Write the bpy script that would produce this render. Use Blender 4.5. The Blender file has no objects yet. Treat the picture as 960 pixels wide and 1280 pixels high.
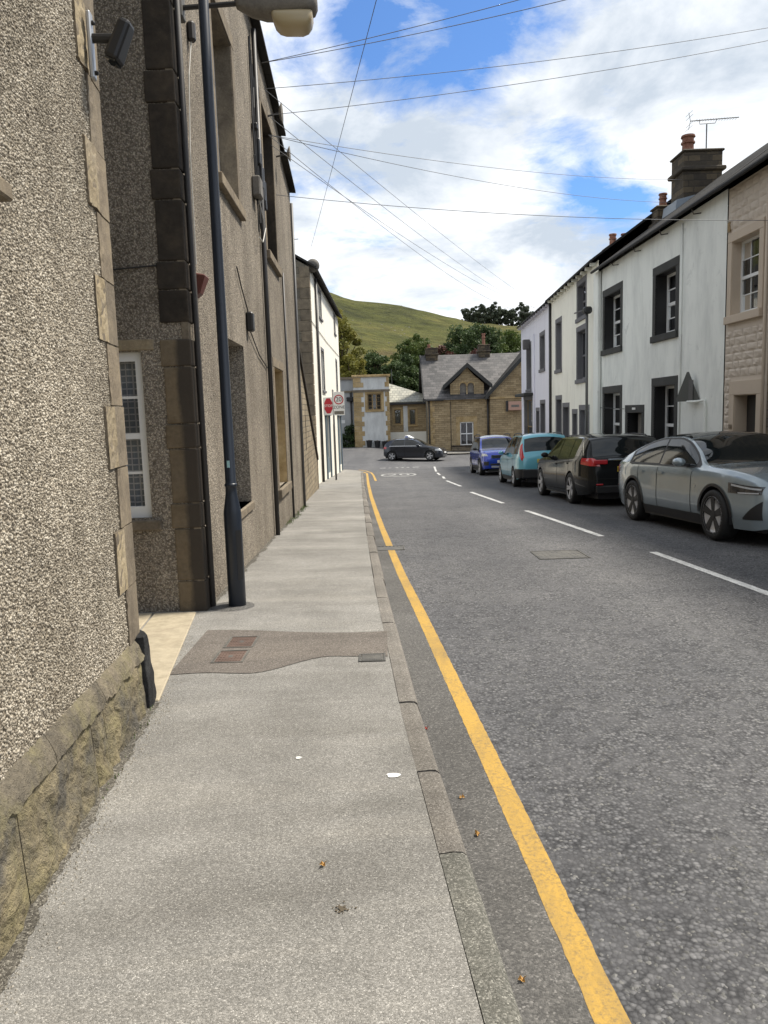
import bpy, bmesh, math, random
import numpy as np
from math import radians, sin, cos, pi, sqrt, atan2, floor
from mathutils import Vector, Matrix, noise as mnoise
random.seed(7)
S = bpy.context.scene
COL = S.collection
# ------------------------------------------------------------------ camera
# world origin sits at the lens; +Y runs down the street, the footway is about 1.55 m below
cam_d = bpy.data.cameras.new('camera'); cam = bpy.data.objects.new('camera', cam_d); COL.objects.link(cam)
cam_d.sensor_fit = 'HORIZONTAL'; cam_d.sensor_width = 36.0; cam_d.lens = 36.0 * 961 / 960
cam_d.clip_start = 0.05; cam_d.clip_end = 4000
cam.matrix_world = Matrix.Rotation(radians(90 - 7.35), 4, 'X') @ Matrix.Rotation(radians(-1.8), 4, 'Z')
S.camera = cam
# ------------------------------------------------------------------ light
SUN_DIR = Vector((0.50, 0.20, 0.84)).normalized()      # towards the sun
SUN_EL = math.asin(SUN_DIR.z)
w = bpy.data.worlds.new('World'); S.world = w; w.use_nodes = True
nt = w.node_tree; nt.nodes.clear()
def N(tree, typ, **kw):
    n = tree.nodes.new(typ)
    for k, v in kw.items():
        if k.startswith('i_'):
            key = k[2:]
            n.inputs[int(key) if key.isdigit() else key.replace('_', ' ')].default_value = v
        else: setattr(n, k, v)
    return n
L_ = lambda a, b: (nt.links.new(a, b))
sky = N(nt, 'ShaderNodeTexSky', sky_type='NISHITA', sun_disc=False, sun_elevation=SUN_EL,
        sun_rotation=atan2(SUN_DIR.x, SUN_DIR.y), air_density=1.0, dust_density=0.6, ozone_density=2.2)
tc = N(nt, 'ShaderNodeTexCoord')
nrm = N(nt, 'ShaderNodeVectorMath', operation='NORMALIZE'); L_(tc.outputs['Generated'], nrm.inputs[0])
sep = N(nt, 'ShaderNodeSeparateXYZ'); L_(nrm.outputs[0], sep.inputs[0])
zc = N(nt, 'ShaderNodeMath', operation='MAXIMUM', i_1=0.0); L_(sep.outputs[2], zc.inputs[0])
za = N(nt, 'ShaderNodeMath', operation='ADD', i_1=0.22); L_(zc.outputs[0], za.inputs[0])
dx = N(nt, 'ShaderNodeMath', operation='DIVIDE'); L_(sep.outputs[0], dx.inputs[0]); L_(za.outputs[0], dx.inputs[1])
dy = N(nt, 'ShaderNodeMath', operation='DIVIDE'); L_(sep.outputs[1], dy.inputs[0]); L_(za.outputs[0], dy.inputs[1])
cv = N(nt, 'ShaderNodeCombineXYZ', i_2=0.37); L_(dx.outputs[0], cv.inputs[0]); L_(dy.outputs[0], cv.inputs[1])
def cloudnoise(scale, det, off, dist=0.0, rough=0.55):
    mp = N(nt, 'ShaderNodeMapping'); mp.inputs['Location'].default_value = off; L_(cv.outputs[0], mp.inputs[0])
    n = N(nt, 'ShaderNodeTexNoise', i_Scale=scale, i_Detail=det, i_Roughness=rough, i_Distortion=dist); L_(mp.outputs[0], n.inputs['Vector'])
    return n.outputs['Fac']
big = cloudnoise(1.15, 8, (3.1, 1.7, 0), 0.25, 0.55)
fine = cloudnoise(3.9, 12, (0.4, 7.7, 0), 0.3, 0.66)
m1 = N(nt, 'ShaderNodeMath', operation='MULTIPLY_ADD', i_1=0.62); L_(big, m1.inputs[0]); m1.inputs[1].default_value = 0.52
m2 = N(nt, 'ShaderNodeMath', operation='MULTIPLY', i_1=0.48); L_(fine, m2.inputs[0]); L_(m2.outputs[0], m1.inputs[2])
mask_src = m1.outputs[0]
# gaps of blue: the cloud sheet opens where the photograph's does
def gap(src, d, tight, amt):
    dv = Vector(d).normalized()
    dot = N(nt, 'ShaderNodeVectorMath', operation='DOT_PRODUCT'); L_(nrm.outputs[0], dot.inputs[0]); dot.inputs[1].default_value = dv
    mr = N(nt, 'ShaderNodeMapRange', interpolation_type='SMOOTHSTEP', i_1=1 - tight, i_2=1.0, i_3=0.0, i_4=amt); L_(dot.outputs['Value'], mr.inputs[0])
    sb = N(nt, 'ShaderNodeMath', operation='SUBTRACT'); L_(src, sb.inputs[0]); L_(mr.outputs[0], sb.inputs[1])
    return sb.outputs[0]
for d, t, a in [((0.06, 0.90, 0.435), 0.008, 0.13), ((-0.06, 0.91, 0.415), 0.004, 0.09), ((0.02, 0.92, 0.39), 0.003, 0.08), ((0.15, 0.90, 0.41), 0.004, 0.10), ((0.11, 0.928, 0.36), 0.002, 0.06), ((0.272, 0.932, 0.242), 0.0022, 0.10), ((0.216, 0.932, 0.292), 0.0018, 0.06), ((0.307, 0.926, 0.221), 0.001, 0.06), ((0.40, 0.85, 0.36), 0.012, -0.14), ((0.10, 0.96, 0.26), 0.006, -0.06),
                ((-0.7, -0.4, 0.5), 0.02, 0.14), ((0.5, -0.7, 0.45), 0.02, 0.14), ((-0.5, 0.5, 0.75), 0.015, 0.12)]:
    mask_src = gap(mask_src, d, t, a)
cr = N(nt, 'ShaderNodeValToRGB'); L_(mask_src, cr.inputs[0])
cr.color_ramp.elements[0].position = 0.335; cr.color_ramp.elements[0].color = (0, 0, 0, 1)
cr.color_ramp.elements[1].position = 0.475; cr.color_ramp.elements[1].color = (1, 1, 1, 1)
# cloud body: white rims, grey undersides
shade = cloudnoise(1.9, 7, (6.3, 2.2, 0), 0.3, 0.6)
cc = N(nt, 'ShaderNodeValToRGB'); L_(shade, cc.inputs[0])
cc.color_ramp.elements[0].position = 0.38; cc.color_ramp.elements[0].color = (3.1, 3.5, 4.0, 1)
cc.color_ramp.elements[1].position = 0.60; cc.color_ramp.elements[1].color = (6.1, 6.2, 6.3, 1)
skyb = N(nt, 'ShaderNodeMix', data_type='RGBA', blend_type='MULTIPLY'); skyb.inputs[0].default_value = 1.0
L_(sky.outputs[0], skyb.inputs[6]); skyb.inputs[7].default_value = (0.44, 0.62, 0.84, 1)
mx = N(nt, 'ShaderNodeMix', data_type='RGBA'); L_(cr.outputs[0], mx.inputs[0]); L_(skyb.outputs[2], mx.inputs[6]); L_(cc.outputs[0], mx.inputs[7])
bg = N(nt, 'ShaderNodeBackground', i_Strength=0.10); L_(mx.outputs[2], bg.inputs[0])
wo = N(nt, 'ShaderNodeOutputWorld'); L_(bg.outputs[0], wo.inputs[0])
sun_d = bpy.data.lights.new('sun', 'SUN'); sun_d.energy = 3.0; sun_d.angle = radians(10); sun_d.color = (1.0, 0.93, 0.82)
sun = bpy.data.objects.new('sun', sun_d); COL.objects.link(sun)
sun.rotation_euler = (-SUN_DIR).to_track_quat('-Z', 'Y').to_euler()
S.view_settings.view_transform = 'Standard'; S.view_settings.look = 'None'; S.view_settings.gamma = 1.0
S.view_settings.exposure = 1.06
S.render.engine = 'CYCLES'; S.cycles.max_bounces = 6; S.cycles.transparent_max_bounces = 12

# ------------------------------------------------------------------ ground profile
def zr(y):
    """carriageway height: the street falls gently away from the camera and levels at the junction"""
    if y < 0: return -1.63 - 0.014 * y
    if y < 15: return -1.63 - (0.014 * y + 0.5 * (0.026 / 15) * y * y)
    z15 = -1.63 - (0.014 * 15 + 0.5 * 0.026 * 15)
    if y < 38: return z15 - 0.04 * (y - 15)
    return z15 - 0.92 - 0.025 * (min(y, 49) - 38)
def sst(a, b, x):
    t = max(0.0, min(1.0, (x - a) / (b - a))); return t * t * (3 - 2 * t)
def zg(x, y):
    return zr(y) + sst(46, 61, y) * 0.55 * sst(5, -2, x)
zp = lambda y: zr(y) + 0.085
def interp(pts, y):
    if y <= pts[0][0]: return pts[0][1] + (y - pts[0][0]) * (pts[1][1] - pts[0][1]) / (pts[1][0] - pts[0][0])
    for (a, va), (b, vb) in zip(pts, pts[1:]):
        if y <= b: return va + (vb - va) * (y - a) / (b - a)
    return pts[-1][1]
KERB = [(0.0, 0.46), (1.78, 0.325), (2.6, 0.265), (4.1, 0.16), (5.9, 0.07), (8.1, -0.035), (11.2, -0.155), (17.2, -0.35), (29, -0.72), (37, -0.95)]
kx = lambda y: interp(KERB, y)

# ------------------------------------------------------------------ mesh helpers
class MB:
    def __init__(s): s.v = []; s.f = []
    def add(s, vs, fs):
        o = len(s.v); s.v += [tuple(v) for v in vs]; s.f += [tuple(i + o for i in f) for f in fs]; return s
    def box(s, a, b):
        x0, y0, z0 = a; x1, y1, z1 = b
        return s.hexa([(x0, y0, z0), (x1, y0, z0), (x1, y1, z0), (x0, y1, z0), (x0, y0, z1), (x1, y0, z1), (x1, y1, z1), (x0, y1, z1)])
    def hexa(s, p):
        return s.add(p, [(0, 3, 2, 1), (4, 5, 6, 7), (0, 1, 5, 4), (1, 2, 6, 5), (2, 3, 7, 6), (3, 0, 4, 7)])
    def fbox(s, fr, s0, s1, d0, d1, z0, z1):
        """box in a wall's frame: s along the wall, d outwards, z up"""
        P = lambda a, b, c: fr.p(a, b, c)
        return s.hexa([P(s0, d0, z0), P(s1, d0, z0), P(s1, d1, z0), P(s0, d1, z0), P(s0, d0, z1), P(s1, d0, z1), P(s1, d1, z1), P(s0, d1, z1)])
    def prism(s, poly, off):
        """poly: 3d loop, extruded by vector off"""
        n = len(poly); off = Vector(off); a = [Vector(p) for p in poly]
        return s.add(a + [p + off for p in a], [tuple(range(n))[::-1], tuple(range(n, 2 * n))] + [(i, (i + 1) % n, n + (i + 1) % n, n + i) for i in range(n)])
    def tube(s, pts, r, n=8, cap=True):
        pts = [Vector(p) for p in pts]; m = len(pts)
        rr = r if isinstance(r, (list, tuple)) else [r] * m
        vs = []; up0 = None
        for i, p in enumerate(pts):
            t = (pts[min(i + 1, m - 1)] - pts[max(i - 1, 0)]).normalized()
            if up0 is None:
                up0 = Vector((0, 0, 1)) if abs(t.z) < 0.9 else Vector((1, 0, 0))
            a = t.cross(up0).normalized(); b = a.cross(t).normalized(); up0 = b
            vs += [p + (a * cos(2 * pi * k / n) + b * sin(2 * pi * k / n)) * rr[i] for k in range(n)]
        fs = [(i * n + k, i * n + (k + 1) % n, (i + 1) * n + (k + 1) % n, (i + 1) * n + k) for i in range(m - 1) for k in range(n)]
        if cap: fs += [tuple(range(n))[::-1], tuple(range((m - 1) * n, m * n))]
        return s.add(vs, fs)
    def lathe(s, prof, n=24, axis='z', o=(0, 0, 0), ring=False):
        """prof: (radius, height) list"""
        o = Vector(o); vs = []
        for r, h in prof:
            for k in range(n):
                a = 2 * pi * k / n; c, d = r * cos(a), r * sin(a)
                vs.append(o + (Vector((c, d, h)) if axis == 'z' else Vector((c, h, d)) if axis == 'y' else Vector((h, c, d))))
        m = len(prof)
        fs = [(i * n + k, i * n + (k + 1) % n, (i + 1) * n + (k + 1) % n, (i + 1) * n + k) for i in range(m - 1) for k in range(n)]
        if ring: fs += [((m - 1) * n + k, (m - 1) * n + (k + 1) % n, (k + 1) % n, k) for k in range(n)]
        else: fs += [tuple(range(n))[::-1], tuple(range((m - 1) * n, m * n))]
        return s.add(vs, fs)
    def grid(s, rows):
        """rows: list of equal-length point lists"""
        n = len(rows[0]); vs = [p for r in rows for p in r]
        return s.add(vs, [(i * n + k, i * n + k + 1, (i + 1) * n + k + 1, (i + 1) * n + k) for i in range(len(rows) - 1) for k in range(n - 1)])
    def build(s, name, mat, parent=None, smooth=False, bevel=0, fix=True, seg=1, at=None):
        me = bpy.data.meshes.new(name); me.from_pydata(s.v, [], s.f)
        if fix:
            bm = bmesh.new(); bm.from_mesh(me); bmesh.ops.recalc_face_normals(bm, faces=bm.faces); bm.to_mesh(me); bm.free()
        if mat: me.materials.append(mat)
        if smooth: me.polygons.foreach_set('use_smooth', [True] * len(me.polygons))
        o = bpy.data.objects.new(name, me); COL.objects.link(o)
        if bevel:
            md = o.modifiers.new('bevel', 'BEVEL'); md.width = bevel; md.segments = seg; md.limit_method = 'ANGLE'; md.angle_limit = radians(40)
        if parent: o.parent = parent
        return o
def tag(o, label=None, cat=None, group=None, kind=None):
    for k, v in (('label', label), ('category', cat), ('group', group), ('kind', kind)):
        if v: o[k] = v
    return o
def empty(name, loc, label=None, cat=None, group=None, rz=0):
    o = bpy.data.objects.new(name, None); COL.objects.link(o); o.location = loc; o.rotation_euler = (0, 0, rz); o.empty_display_size = 0.1
    return tag(o, label, cat, group)
def root(name, loc, *a, **k):
    """an Empty whose children are built in world coordinates"""
    return empty(name, loc, *a, **k)
def put(o, parent):
    """parent an object built in world coordinates to an unrotated Empty without moving it"""
    o.parent = parent; q = parent; v = Vector((0, 0, 0))
    while q: v -= Vector(q.location); q = q.parent
    o.location = Vector(o.location) + v
    return o
class Fr:
    """frame of a vertical wall: origin plan point, direction along, outward normal"""
    def __init__(s, p0, p1, out):
        s.o = Vector((p0[0], p0[1], 0)); t = Vector((p1[0] - p0[0], p1[1] - p0[1], 0)); s.len = t.length; s.t = t.normalized()
        n = Vector((-s.t.y, s.t.x, 0)); s.n = n if n.dot(Vector((out[0], out[1], 0))) > 0 else -n
    def p(s, a, d, z): q = s.o + s.t * a + s.n * d; return Vector((q.x, q.y, z))
def wall(fr, s0, s1, zb, top, holes, depth=0.2, step=None, d=0.0):
    """front skin with real openings and reveals; top: height or function of s"""
    tf = top if callable(top) else (lambda s_: top)
    mb = MB(); ss = sorted({s0, s1} | {h[0] for h in holes} | {h[1] for h in holes} | set(step or []))
    ss = [q for q in ss if s0 - 1e-6 <= q <= s1 + 1e-6]
    zs = sorted({zb} | {h[2] for h in holes} | {h[3] for h in holes})
    for a, b in zip(ss, ss[1:]):
        zz = zs + [None]
        for c, e in zip(zz, zz[1:]):
            m = (a + b) / 2; k = (c + (e if e is not None else tf(m))) / 2
            if any(h[0] < m < h[1] and h[2] < k < h[3] for h in holes): continue
            mb.add([fr.p(a, d, c), fr.p(b, d, c), fr.p(b, d, tf(b) if e is None else e), fr.p(a, d, tf(a) if e is None else e)], [(0, 1, 2, 3)])
    for a, b, c, e in [h[:4] for h in holes]:
        P = lambda s_, z, q: fr.p(s_, q, z)
        for (u, v_) in (((a, c), (b, c)), ((b, c), (b, e)), ((b, e), (a, e)), ((a, e), (a, c))):
            mb.add([P(*u, d), P(*v_, d), P(*v_, d - depth), P(*u, d - depth)], [(0, 1, 2, 3)])
    return mb
# ------------------------------------------------------------------ materials
MATS = {}
def nodes(name):
    m = bpy.data.materials.new(name); m.use_nodes = True; t = m.node_tree; b = t.nodes['Principled BSDF']
    return m, t, b
def pm(name, col, rough=0.6, metal=0.0, coat=0.0, spec=0.5):
    m, t, b = nodes(name); b.inputs['Base Color'].default_value = (*col, 1); b.inputs['Roughness'].default_value = rough
    b.inputs['Metallic'].default_value = metal; b.inputs['Coat Weight'].default_value = coat; b.inputs['Coat Roughness'].default_value = 0.04; b.inputs['Specular IOR Level'].default_value = spec
    return m
def vec(t, scale=(1, 1, 1), loc=(0, 0, 0)):
    c = N(t, 'ShaderNodeTexCoord'); mp = N(t, 'ShaderNodeMapping'); mp.inputs['Scale'].default_value = scale; mp.inputs['Location'].default_value = loc
    t.links.new(c.outputs['Object'], mp.inputs[0]); return mp.outputs[0]
def tn(t, v, scale, det=6, rough=0.6, dist=0.0):
    n = N(t, 'ShaderNodeTexNoise', i_Scale=scale, i_Detail=det, i_Roughness=rough, i_Distortion=dist); t.links.new(v, n.inputs['Vector']); return n.outputs['Fac']
def tv(t, v, scale, feature='F1', out='Distance', rnd=1.0):
    n = N(t, 'ShaderNodeTexVoronoi', feature=feature, i_Scale=scale, i_Randomness=rnd); t.links.new(v, n.inputs['Vector']); return n.outputs[out]
def ramp(t, fac, stops):
    r = N(t, 'ShaderNodeValToRGB'); t.links.new(fac, r.inputs[0]); e = r.color_ramp.elements
    while len(e) < len(stops): e.new(0.5)
    for q, (p, c) in zip(e, stops): q.position = p; q.color = (*c, 1) if len(c) == 3 else c
    return r.outputs[0]
def mixc(t, fac, a, b, mode='MIX'):
    n = N(t, 'ShaderNodeMix', data_type='RGBA', blend_type=mode)
    for i, x in ((0, fac), (6, a), (7, b)):
        if isinstance(x, (int, float)): n.inputs[i].default_value = x
        elif isinstance(x, tuple): n.inputs[i].default_value = (*x, 1)
        else: t.links.new(x, n.inputs[i])
    return n.outputs[2]
def mth(t, op, a, b=None, c=None):
    n = N(t, 'ShaderNodeMath', operation=op)
    for i, x in enumerate((a, b, c)):
        if x is None: continue
        if isinstance(x, (int, float)): n.inputs[i].default_value = x
        else: t.links.new(x, n.inputs[i])
    return n.outputs[0]
def bump(t, b, h, strength, dist):
    n = N(t, 'ShaderNodeBump', i_Strength=strength, i_Distance=dist); t.links.new(h, n.inputs['Height'])
    prev = b.inputs['Normal'].links
    if prev: t.links.new(prev[0].from_socket, n.inputs['Normal'])
    t.links.new(n.outputs[0], b.inputs['Normal'])
def setc(t, b, c): t.links.new(c, b.inputs['Base Color'])
g3 = lambda a, k=1.0: tuple(x * k for x in a)

def m_roughcast(name, lo, mid, hi, scale=58, bd=0.010, stain=0.0):
    m, t, b = nodes(name); v = vec(t)
    vo = tv(t, v, scale); vo2 = tv(t, v, scale * 2.3); n1 = tn(t, v, scale * 0.8, 5, 0.65); n2 = tn(t, v, 1.1, 5, 0.6); n3 = tn(t, v, scale * 3, 3)
    h = mth(t, 'ADD', mth(t, 'MULTIPLY', vo, -0.9), mth(t, 'ADD', mth(t, 'MULTIPLY', n1, 1.1), mth(t, 'MULTIPLY', vo2, -0.35)))
    peb = N(t, 'ShaderNodeTexVoronoi', i_Scale=scale * 1.05); t.links.new(v, peb.inputs['Vector'])
    c = ramp(t, mth(t, 'ADD', mth(t, 'MULTIPLY', h, 0.8), mth(t, 'MULTIPLY', n3, 0.35)), [(0.0, lo), (0.32, mid), (0.62, hi)])  # pits take the dark stop: shade of the relief put into the colour
    sepc = N(t, 'ShaderNodeSeparateColor'); t.links.new(peb.outputs['Color'], sepc.inputs[0])
    c = mixc(t, 0.5, c, ramp(t, sepc.outputs[0], [(0.0, (0.62, 0.6, 0.56)), (0.5, (1, 1, 1)), (1.0, (1.3, 1.24, 1.12))]), 'MULTIPLY')
    c = mixc(t, 0.75, c, ramp(t, n2, [(0.3, (0.68, 0.66, 0.62)), (0.65, (1.12, 1.1, 1.05))]), 'MULTIPLY')
    n7 = tn(t, v, scale * 0.42, 3, 0.7); c = mixc(t, 0.6, c, ramp(t, n7, [(0.34, (0.5, 0.48, 0.45)), (0.5, (1, 1, 1)), (0.68, (1.35, 1.32, 1.28))]), 'MULTIPLY')
    if stain:
        n5 = tn(t, vec(t, (1.6, 1.6, 0.35)), 1.3, 5, 0.6)
        c = mixc(t, stain, c, ramp(t, n5, [(0.38, (0.52, 0.49, 0.43)), (0.6, (1.08, 1.06, 1.0))]), 'MULTIPLY')
    setc(t, b, c); b.inputs['Roughness'].default_value = 0.95; b.inputs['Specular IOR Level'].default_value = 0.2
    bump(t, b, h, 1.0, bd)
    return m
def m_stone(name, cs, scale=3.0, rough=0.9, bs=0.6, bd=0.012, moss=None, per=0.35, dirt=None):
    """natural stone; colour drifts, pieces differ a little by object"""
    m, t, b = nodes(name); v = vec(t)
    n1 = tn(t, v, scale, 8, 0.65, 0.4); n2 = tn(t, v, scale * 9, 6, 0.65); n3 = tn(t, v, scale * 45, 3, 0.6)
    c = ramp(t, n1, [(0.3, cs[0]), (0.5, cs[1]), (0.7, cs[2])])
    c = mixc(t, 0.6, c, ramp(t, n2, [(0.3, (0.66, 0.64, 0.6)), (0.7, (1.25, 1.22, 1.18))]), 'MULTIPLY')
    oi = N(t, 'ShaderNodeObjectInfo')
    c = mixc(t, per, c, ramp(t, oi.outputs['Random'], [(0, (0.6, 0.58, 0.56)), (0.5, (1, 0.98, 0.94)), (1, (1.35, 1.28, 1.15))]), 'MULTIPLY')
    if moss:
        n4 = tn(t, v, 4.2, 7, 0.7, 0.5); c = mixc(t, ramp(t, n4, [(0.46, (0, 0, 0)), (0.62, (1, 1, 1))]), c, mixc(t, n2, moss, g3(moss, 1.7)))
    if dirt:
        n5 = tn(t, vec(t, (1, 1, 1), (4, 2, 1)), 2.6, 7, 0.7, 0.3); c = mixc(t, ramp(t, n5, [(0.42, (0, 0, 0)), (0.6, (0.9, 0.9, 0.9))]), c, dirt)
    setc(t, b, c); b.inputs['Roughness'].default_value = rough; b.inputs['Specular IOR Level'].default_value = 0.25
    bump(t, b, mth(t, 'ADD', mth(t, 'MULTIPLY', n2, 1.0), mth(t, 'MULTIPLY', n3, 0.35)), bs, bd)
    return m
def m_paint(name, col, stain=(0.55, 0.56, 0.55), amt=0.5, bd=0.004, sc=30, rough=0.85):
    m, t, b = nodes(name); v = vec(t)
    n1 = tn(t, vec(t, (1, 1, 0.35)), 1.6, 7, 0.65); n2 = tn(t, v, sc, 5, 0.6); n3 = tn(t, v, 2.6, 8, 0.7, 0.6)
    c = mixc(t, mth(t, 'MULTIPLY', ramp(t, n1, [(0.45, (0, 0, 0)), (0.75, (1, 1, 1))]), amt), col, g3(stain))
    c = mixc(t, mth(t, 'MULTIPLY', ramp(t, n3, [(0.6, (0, 0, 0)), (0.68, (1, 1, 1))]), amt * 0.5), c, g3(stain, 0.75))
    setc(t, b, c); b.inputs['Roughness'].default_value = rough
    bump(t, b, mth(t, 'ADD', n2, mth(t, 'MULTIPLY', n3, 1.5)), 0.6, bd)
    return m
def m_coursed(name, cs, sw=0.42, sh=0.17, mortar=(0.22, 0.18, 0.12), bd=0.012, u=(1, 0)):
    """squared stone in courses, for walls too far off to build stone by stone"""
    m, t, b = nodes(name); c0 = N(t, 'ShaderNodeTexCoord'); se = N(t, 'ShaderNodeSeparateXYZ'); t.links.new(c0.outputs['Object'], se.inputs[0])
    h = mth(t, 'ADD', mth(t, 'MULTIPLY', se.outputs[0], u[0]), mth(t, 'MULTIPLY', se.outputs[1], u[1])); cb = N(t, 'ShaderNodeCombineXYZ')
    wv = tn(t, c0.outputs['Object'], 2.0, 3); t.links.new(mth(t, 'ADD', h, mth(t, 'MULTIPLY', wv, 0.08)), cb.inputs[0]); t.links.new(mth(t, 'ADD', se.outputs[2], mth(t, 'MULTIPLY', wv, 0.03)), cb.inputs[1])
    br = N(t, 'ShaderNodeTexBrick', offset=0.5, i_Scale=1.0); t.links.new(cb.outputs[0], br.inputs['Vector'])
    br.inputs['Brick Width'].default_value = sw; br.inputs['Row Height'].default_value = sh; br.inputs['Mortar Size'].default_value = 0.012; br.inputs['Mortar Smooth'].default_value = 0.4; br.inputs['Bias'].default_value = 0.0
    br.inputs['Color1'].default_value = (*cs[0], 1); br.inputs['Color2'].default_value = (*cs[1], 1); br.inputs['Mortar'].default_value = (*mortar, 1)
    n1 = tn(t, c0.outputs['Object'], 0.9, 6); n2 = tn(t, c0.outputs['Object'], 14, 5)
    c = mixc(t, 0.7, br.outputs['Color'], ramp(t, n1, [(0.3, (0.7, 0.68, 0.64)), (0.7, (1.2, 1.15, 1.05))]), 'MULTIPLY'); c = mixc(t, 0.6, c, ramp(t, n2, [(0.3, (0.7, 0.7, 0.7)), (0.7, (1.25, 1.25, 1.25))]), 'MULTIPLY')
    setc(t, b, c); b.inputs['Roughness'].default_value = 0.92; bump(t, b, mth(t, 'ADD', mth(t, 'MULTIPLY', br.outputs['Fac'], -1.0), mth(t, 'MULTIPLY', n2, 0.6)), 0.8, bd)
    return m
def m_slate(name, cs, sw=0.36, sh=0.24, u=(1, 0), k=1.0):
    m = m_coursed(name, cs, sw, sh, (0.035, 0.035, 0.035), 0.012, u); m.node_tree.nodes['Principled BSDF'].inputs['Roughness'].default_value = 0.55; return m
def m_asphalt():
    m, t, b = nodes('road_asphalt'); v = vec(t)
    vo = N(t, 'ShaderNodeTexVoronoi', i_Scale=58.0); t.links.new(v, vo.inputs['Vector'])
    sp = N(t, 'ShaderNodeSeparateColor'); t.links.new(vo.outputs['Color'], sp.inputs[0])
    n1 = tn(t, v, 0.8, 6, 0.6); n2 = tn(t, v, 260, 3); n3 = tn(t, v, 7, 6, 0.7)
    chip = ramp(t, sp.outputs[0], [(0.3, (0.075, 0.076, 0.079)), (0.55, (0.112, 0.113, 0.116)), (0.8, (0.155, 0.156, 0.158)), (1.0, (0.215, 0.215, 0.215))])
    edge = ramp(t, vo.outputs['Distance'], [(0.3, (1, 1, 1)), (0.68, (0.4, 0.4, 0.41))])
    c = mixc(t, 0.9, chip, edge, 'MULTIPLY')
    c = mixc(t, ramp(t, n3, [(0.42, (0, 0, 0)), (0.68, (0.8, 0.8, 0.8))]), c, (0.11, 0.11, 0.113))     # tarry, fatted-up areas
    c = mixc(t, 0.8, c, ramp(t, n1, [(0.3, (0.78, 0.78, 0.8)), (0.7, (1.25, 1.22, 1.2))]), 'MULTIPLY')
    lane = N(t, 'ShaderNodeTexNoise', i_Scale=0.9, i_Detail=4); t.links.new(vec(t, (1.6, 0.06, 1)), lane.inputs['Vector'])
    c = mixc(t, 0.5, c, ramp(t, lane.outputs['Fac'], [(0.35, (0.8, 0.8, 0.82)), (0.65, (1.2, 1.2, 1.18))]), 'MULTIPLY')
    setc(t, b, c); b.inputs['Roughness'].default_value = 0.8; b.inputs['Specular IOR Level'].default_value = 0.35
    h = mth(t, 'ADD', mth(t, 'MULTIPLY', sp.outputs[1], mth(t, 'SUBTRACT', 0.9, vo.outputs['Distance'])), mth(t, 'MULTIPLY', n2, 0.35)); bump(t, b, h, 0.9, 0.007)
    return m
def m_tarmac(name, a, b_, c_, warm=0.0, sc=190, streak=0.5):
    """fine footway macadam with pale grit"""
    m, t, b = nodes(name); v = vec(t)
    vo = N(t, 'ShaderNodeTexVoronoi', i_Scale=float(sc)); t.links.new(v, vo.inputs['Vector']); sp = N(t, 'ShaderNodeSeparateColor'); t.links.new(vo.outputs['Color'], sp.inputs[0])
    c = ramp(t, sp.outputs[0], [(0.0, a), (0.55, b_), (0.93, c_), (1.0, g3(c_, 1.5))])
    n1 = tn(t, v, 1.3, 7, 0.65); n2 = tn(t, vec(t, (0.5, 2.6, 1)), 1.0, 6, 0.65, 0.8); n4 = tn(t, v, 420, 2); n6 = tn(t, v, 34, 5, 0.7)
    c = mixc(t, 0.8, c, ramp(t, n1, [(0.3, (0.74, 0.73, 0.71)), (0.7, (1.18, 1.17, 1.15))]), 'MULTIPLY')
    c = mixc(t, streak, c, ramp(t, n2, [(0.35, (0.72, 0.71, 0.69)), (0.5, (1, 1, 1)), (0.66, (1.3, 1.28, 1.24))]), 'MULTIPLY')
    c = mixc(t, 0.12, c, ramp(t, n6, [(0.3, (0.76, 0.76, 0.76)), (0.7, (1.22, 1.22, 1.22))]), 'MULTIPLY')
    n8 = tn(t, v, 0.35, 5, 0.6, 1.0); c = mixc(t, 0.7, c, ramp(t, n8, [(0.35, (0.78, 0.77, 0.75)), (0.65, (1.14, 1.13, 1.11))]), 'MULTIPLY')
    setc(t, b, c); b.inputs['Roughness'].default_value = 0.9; b.inputs['Specular IOR Level'].default_value = 0.25
    bump(t, b, mth(t, 'ADD', mth(t, 'MULTIPLY', vo.outputs['Distance'], -1.0), mth(t, 'ADD', mth(t, 'MULTIPLY', n4, 0.4), mth(t, 'MULTIPLY', n6, 0.15))), 0.7, 0.003)
    return m
def m_line(name, col, wear=0.4, dark=(0.1, 0.1, 0.1)):
    m, t, b = nodes(name); v = vec(t); n1 = tn(t, v, 60, 6, 0.75); n2 = tn(t, v, 3, 6, 0.7); dn = N(t, 'ShaderNodeTexNoise', i_Scale=9.0, i_Detail=5.0); t.links.new(v, dn.inputs['Vector']); vd = N(t, 'ShaderNodeVectorMath', operation='MULTIPLY_ADD'); t.links.new(dn.outputs['Color'], vd.inputs[0]); vd.inputs[1].default_value = (.25, .25, .25); t.links.new(v, vd.inputs[2]); cr = tv(t, vd.outputs[0], 9, 'DISTANCE_TO_EDGE')
    f = mth(t, 'MULTIPLY', ramp(t, mth(t, 'ADD', n1, mth(t, 'MULTIPLY', n2, 0.5)), [(0.74, (0, 0, 0)), (0.9, (1, 1, 1))]), wear)
    c = mixc(t, f, mixc(t, n2, g3(col, 0.86), g3(col, 1.12)), dark); c = mixc(t, ramp(t, cr, [(0.0, (0.22, 0.22, 0.22)), (0.03, (0, 0, 0))]), c, g3(col, 0.45))
    gr_ = tn(t, vec(t, (1, .35, 1)), 5, 7, .75, .5); c = mixc(t, ramp(t, gr_, [(.45, (0, 0, 0)), (.7, (.6, .6, .6))]), c, dark)
    setc(t, b, c); b.inputs['Roughness'].default_value = 0.75; bump(t, b, n1, 0.8, 0.004); return m
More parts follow.
